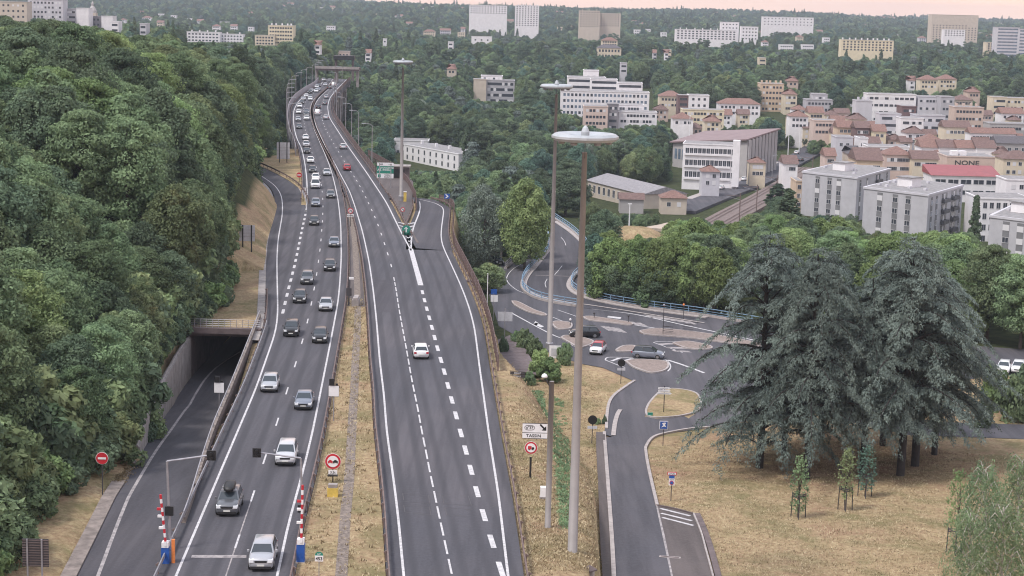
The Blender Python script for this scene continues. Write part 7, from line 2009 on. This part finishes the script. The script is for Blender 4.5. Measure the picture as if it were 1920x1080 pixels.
# ------------------------------------------------------------------ young staked trees on the lawn
def young(key, lm, seed, h, r_, wh, droop):
    rg = np.random.default_rng(seed); n = 26; cs = []; rs = []
    for i in range(n):
        u = (i+.5)/n; a = i*2.4; q = r_*(math.sin(PI*(.15+.8*u)))*rg.uniform(.5,1); cs.append((q*math.cos(a), q*math.sin(a), wh+(h-wh)*u)); rs.append(.28+.2*rg.random())
    q_ = leaf_cloud(cs, rs, 34, .10, 1.3, seed=seed, droop=droop, fill=.8)
    me = cloud_mesh('crown', q_, LEAF[lm]); KINDS[key] = dict(name='young_tree', crown=me, trunk=trunk_mesh('trunk', h*.92, .06, cs, M['bark_light' if droop else 'bark'], seed, nl=16), h=h, r=r_)
young('y0', 'mid', 1, 5.0, .75, .5, 0); young('y1', 'olive', 2, 5.6, .6, 1.2, 0); young('y2', 'blue', 3, 5.0, .8, .8, 0); young('y3', 'light', 4, 6.5, 1.1, 2.4, 0)
def staked(key, b, top, wp, label, slab):
    z = float(terrain_cut(*G(*b, -4.3).xy)); o = single(key, b, top, wp, label, z=z, group=None)
    P = Vector(o.location); t = thing('tree_stake_frame', slab, 'tree stake', (P.x, P.y, z), .4)
    hs = 2.0
    for k in range(3): a = 2*PI*k/3; MB().tube([(.75*math.cos(a),.75*math.sin(a),-.3),(.68*math.cos(a),.68*math.sin(a),hs)], .05, 6).build('stake', M['dark_post'], t)
    for k in range(3):
        a, b_ = 2*PI*k/3, 2*PI*(k+1)/3
        for zz in (hs-.12, hs-.32): MB().tube([(.7*math.cos(a),.7*math.sin(a),zz),(.7*math.cos(b_),.7*math.sin(b_),zz)], .045, 5).build('crossbar', M['dark_post'], t)
staked('y0', (1497,966), (1497,856), 36, 'young dense tree tied to stakes, left one on the lawn', 'wooden stake frame around the left young tree')
staked('y1', (1585,952), (1588,838), 28, 'thin young tree tied to stakes, middle one on the lawn', 'wooden stake frame around the middle young tree')
staked('y2', (1622,926), (1625,836), 40, 'young bluish tree tied to stakes, right one under the cedars', 'wooden stake frame around the young tree under the cedars')
staked('y3', (1790,1035), (1797,880), 46, 'young bright green tree tied to stakes at the lower right', 'wooden stake frame at the lower right beside the birches')
# birches at the lower right corner: open, hanging foliage and white stems
def birch(seed, h, r_):
    rg = np.random.default_rng(seed); mb = MB(); cs = []; rs = []
    tip = (rg.normal()*.4, rg.normal()*.4, h); mb.tube([(0,0,-.5),(tip[0]*.3,tip[1]*.3,h*.45),tip], [.13,.09,.02], 7)
    for i in range(30):
        u = .28+.7*(i/30); a = i*2.4; L = r_*(1.15-u)*rg.uniform(.7,1.1)+.3; b0 = Vector((tip[0]*u, tip[1]*u, h*u)); m_ = b0+Vector((math.cos(a)*L*.6, math.sin(a)*L*.6, L*.5)); e = b0+Vector((math.cos(a)*L, math.sin(a)*L, L*.15))
        mb.tube([b0, m_, e], [.04,.025,.01], 5, caps=False)
        for k in range(7):
            t = (k+1)/7; p = m_.lerp(e, t) if t > .3 else b0.lerp(m_, .8); cs.append((p.x+rg.normal()*.2, p.y+rg.normal()*.2, p.z-.35*t-.2)); rs.append(.26+.22*rg.random())
    q = leaf_cloud(cs, rs, 26, .07, 1.7, seed=seed, droop=.4, fill=.9)
    return cloud_mesh('crown', q, LEAF['mid']), mb.mesh('trunk', M['bark_light'], smooth=True)
BI = [birch(s_, 6.0, 2.6) for s_ in (5,6,7)]
for i, (b, top, wp, lab) in enumerate((((1872,1175),(1880,935),150,'weeping birch with white stems in the lower right corner'), ((1850,1055),(1862,868),120,'birch behind the corner one, white stem showing through thin leaves'), ((1905,1020),(1912,850),110,'birch cut by the right edge of the photo'), ((1815,1140),(1822,960),110,'birch left of the corner one, low over the dry grass'), ((1930,1120),(1925,900),120,'dense birch at the extreme lower right'))):
    z = -4.3; P = G(*b, z); P.z = float(terrain_cut(P.x, P.y)); h = zpx(P, *top)
    t = thing('birch_tree', lab, 'tree', P, i*1.3, 'young birches in the lower right corner'); link('crown', BI[i%3][0], t); link('trunk', BI[i%3][1], t); w_ = wp*P.y/F/2/2.2; t.scale = (w_, w_, h/6.2)
# ------------------------------------------------------------------ brambles and tufts (uncountable ground cover)
def tufts(name, label, pts, size, m, seed, nb=7, h=.22):
    rg = np.random.default_rng(seed); n = len(pts); P = np.repeat(np.array(pts), nb, axis=0); k = len(P)
    P = P + rg.normal(size=(k,3))*np.array([size*.5,size*.5,0]); a = rg.random(k)*2*PI; ln = h*(.5+rg.random(k)); wd = .03+.03*rg.random(k)
    lean = rg.normal(size=(k,2))*.5*ln[:,None]; w = np.stack([np.cos(a)*wd, np.sin(a)*wd, 0*a], -1)
    tip = P + np.concatenate([lean, ln[:,None]], 1); q = np.stack([P-w, P+w, tip+w*.3, tip-w*.3], 1)
    o = link(name, cloud_mesh(name, q, m)); return tag(o, label, 'grass', kind='stuff')
def pick(polys, n, z, seed, zf=None):
    rg = np.random.default_rng(seed); out = []
    for poly in polys:
        xs = [p[0] for p in poly]; ys = [p[1] for p in poly]; got = 0
        A_ = []; 
        while len(A_) < n:
            a = rg.uniform(min(xs), max(xs), 4000); b = rg.uniform(min(ys), max(ys), 4000); m_ = px_in(poly, a, b); A_ += list(zip(a[m_], b[m_]))
        A_ = np.array(A_[:n]); V = (RN @ np.stack([(A_[:,0]-960)/F, (540-A_[:,1])/F, -np.ones(n)])).T
        zz = np.full(n, float(z))
        for _ in range(2):
            t_ = (zz-CH)/V[:,2]; xx, yy = V[:,0]*t_, V[:,1]*t_; zz = terrain_cut(xx, yy)
        out += list(zip(xx, yy, zz-.03))
    return out
M['straw'] = mat('dry_grass_blades', (.44,.345,.205), .9, .3, .6, col2=(.62,.52,.35)); M['straw_dark'] = mat('brown_grass_blades', (.20,.145,.085), .9, .4, .8, col2=(.30,.23,.13))
lawn = [(1216,850),(1255,822),(1400,806),(1900,850),(1980,1080),(1980,1120),(1350,1120),(1335,1050),(1300,965),(1236,948)]
tufts('dry_grass', 'straw coloured dry grass covering the lawn under the cedars', pick([lawn], 9000, -5, 3), .5, M['straw'], 3, 5, .10)
tufts('dry_grass', 'brown patches of withered grass on the lawn and banks', pick([lawn, [(100,1100),(185,940),(240,850),(262,850),(175,1010),(130,1090)], [(985,1080),(950,780),(945,710),(1090,690),(1125,720),(1125,900),(1130,1080)]], 2600, -4, 4), .5, M['straw_dark'], 4, 5, .10)
dr = [(950,705),(1000,720),(1090,690),(1180,716),(1140,745),(1125,800),(1128,1080),(1080,1080),(975,1060),(955,900)]
tufts('dry_grass', 'dry yellow grass on the slope between the motorway and the side road', pick([dr], 4000, -5, 5), .35, M['straw'], 5, 5, .12)
M['needles'] = mat('needle_litter', (.17,.10,.07), .95, .35, .8, col2=(.30,.19,.14))
tufts('needle_litter', 'reddish brown needle litter under the cedars', pick([[(1300,840),(1340,812),(1500,790),(1700,790),(1840,815),(1860,850),(1760,885),(1700,905),(1500,905),(1380,895)], [(1380,850),(1450,820),(1700,815),(1790,845),(1700,885),(1480,890)]], 5200, -4.5, 12), .5, M['needles'], 12, 6, .05)
bram = pick([[(1030,740),(1052,750),(1066,800),(1068,1000),(1050,1000),(1040,900)], [(985,730),(1015,735),(1045,790),(1025,790)]], 420, -4, 6)
q = leaf_cloud(bram, [.32]*len(bram), 46, .09, .8, seed=8, fill=.9); tag(link('bramble', cloud_mesh('bramble', q, LEAF['mid'])), 'green brambles growing down the slope behind the lamp column', 'brambles', kind='stuff')
md_ = []
for y_ in np.arange(92, 230, .25):
    xl, xr = float(X(LR, y_))+1.4, float(X(RL, y_))-1.4
    for _ in range(3): md_.append((random.uniform(xl, xr), y_, .02))
tufts('dry_grass', 'short withered grass in the median between the carriageways', md_, .3, M['straw'], 9, 5, .12)
tufts('dry_grass', 'brown withered weeds in the median', md_[::6], .3, M['straw_dark'], 10, 6, .2)
grow()
# ------------------------------------------------------------------ the air
hz = MB().box(-3600, 3600, -300, 7600, -60, 75)
m = bpy.data.materials.new('haze'); m.use_nodes = True
nt = m.node_tree; nt.nodes.clear()
vo = nt.nodes.new('ShaderNodeVolumePrincipled'); oo = nt.nodes.new('ShaderNodeOutputMaterial')
vo.inputs['Density'].default_value = 0.00009
vo.inputs['Density Attribute'].default_value = ''
vo.inputs['Temperature Attribute'].default_value = ''
vo.inputs['Color'].default_value = (0.72, 0.82, 0.97, 1)
nt.links.new(vo.outputs[0], oo.inputs['Volume'])
tag(hz.build('haze', m), kind='stuff')
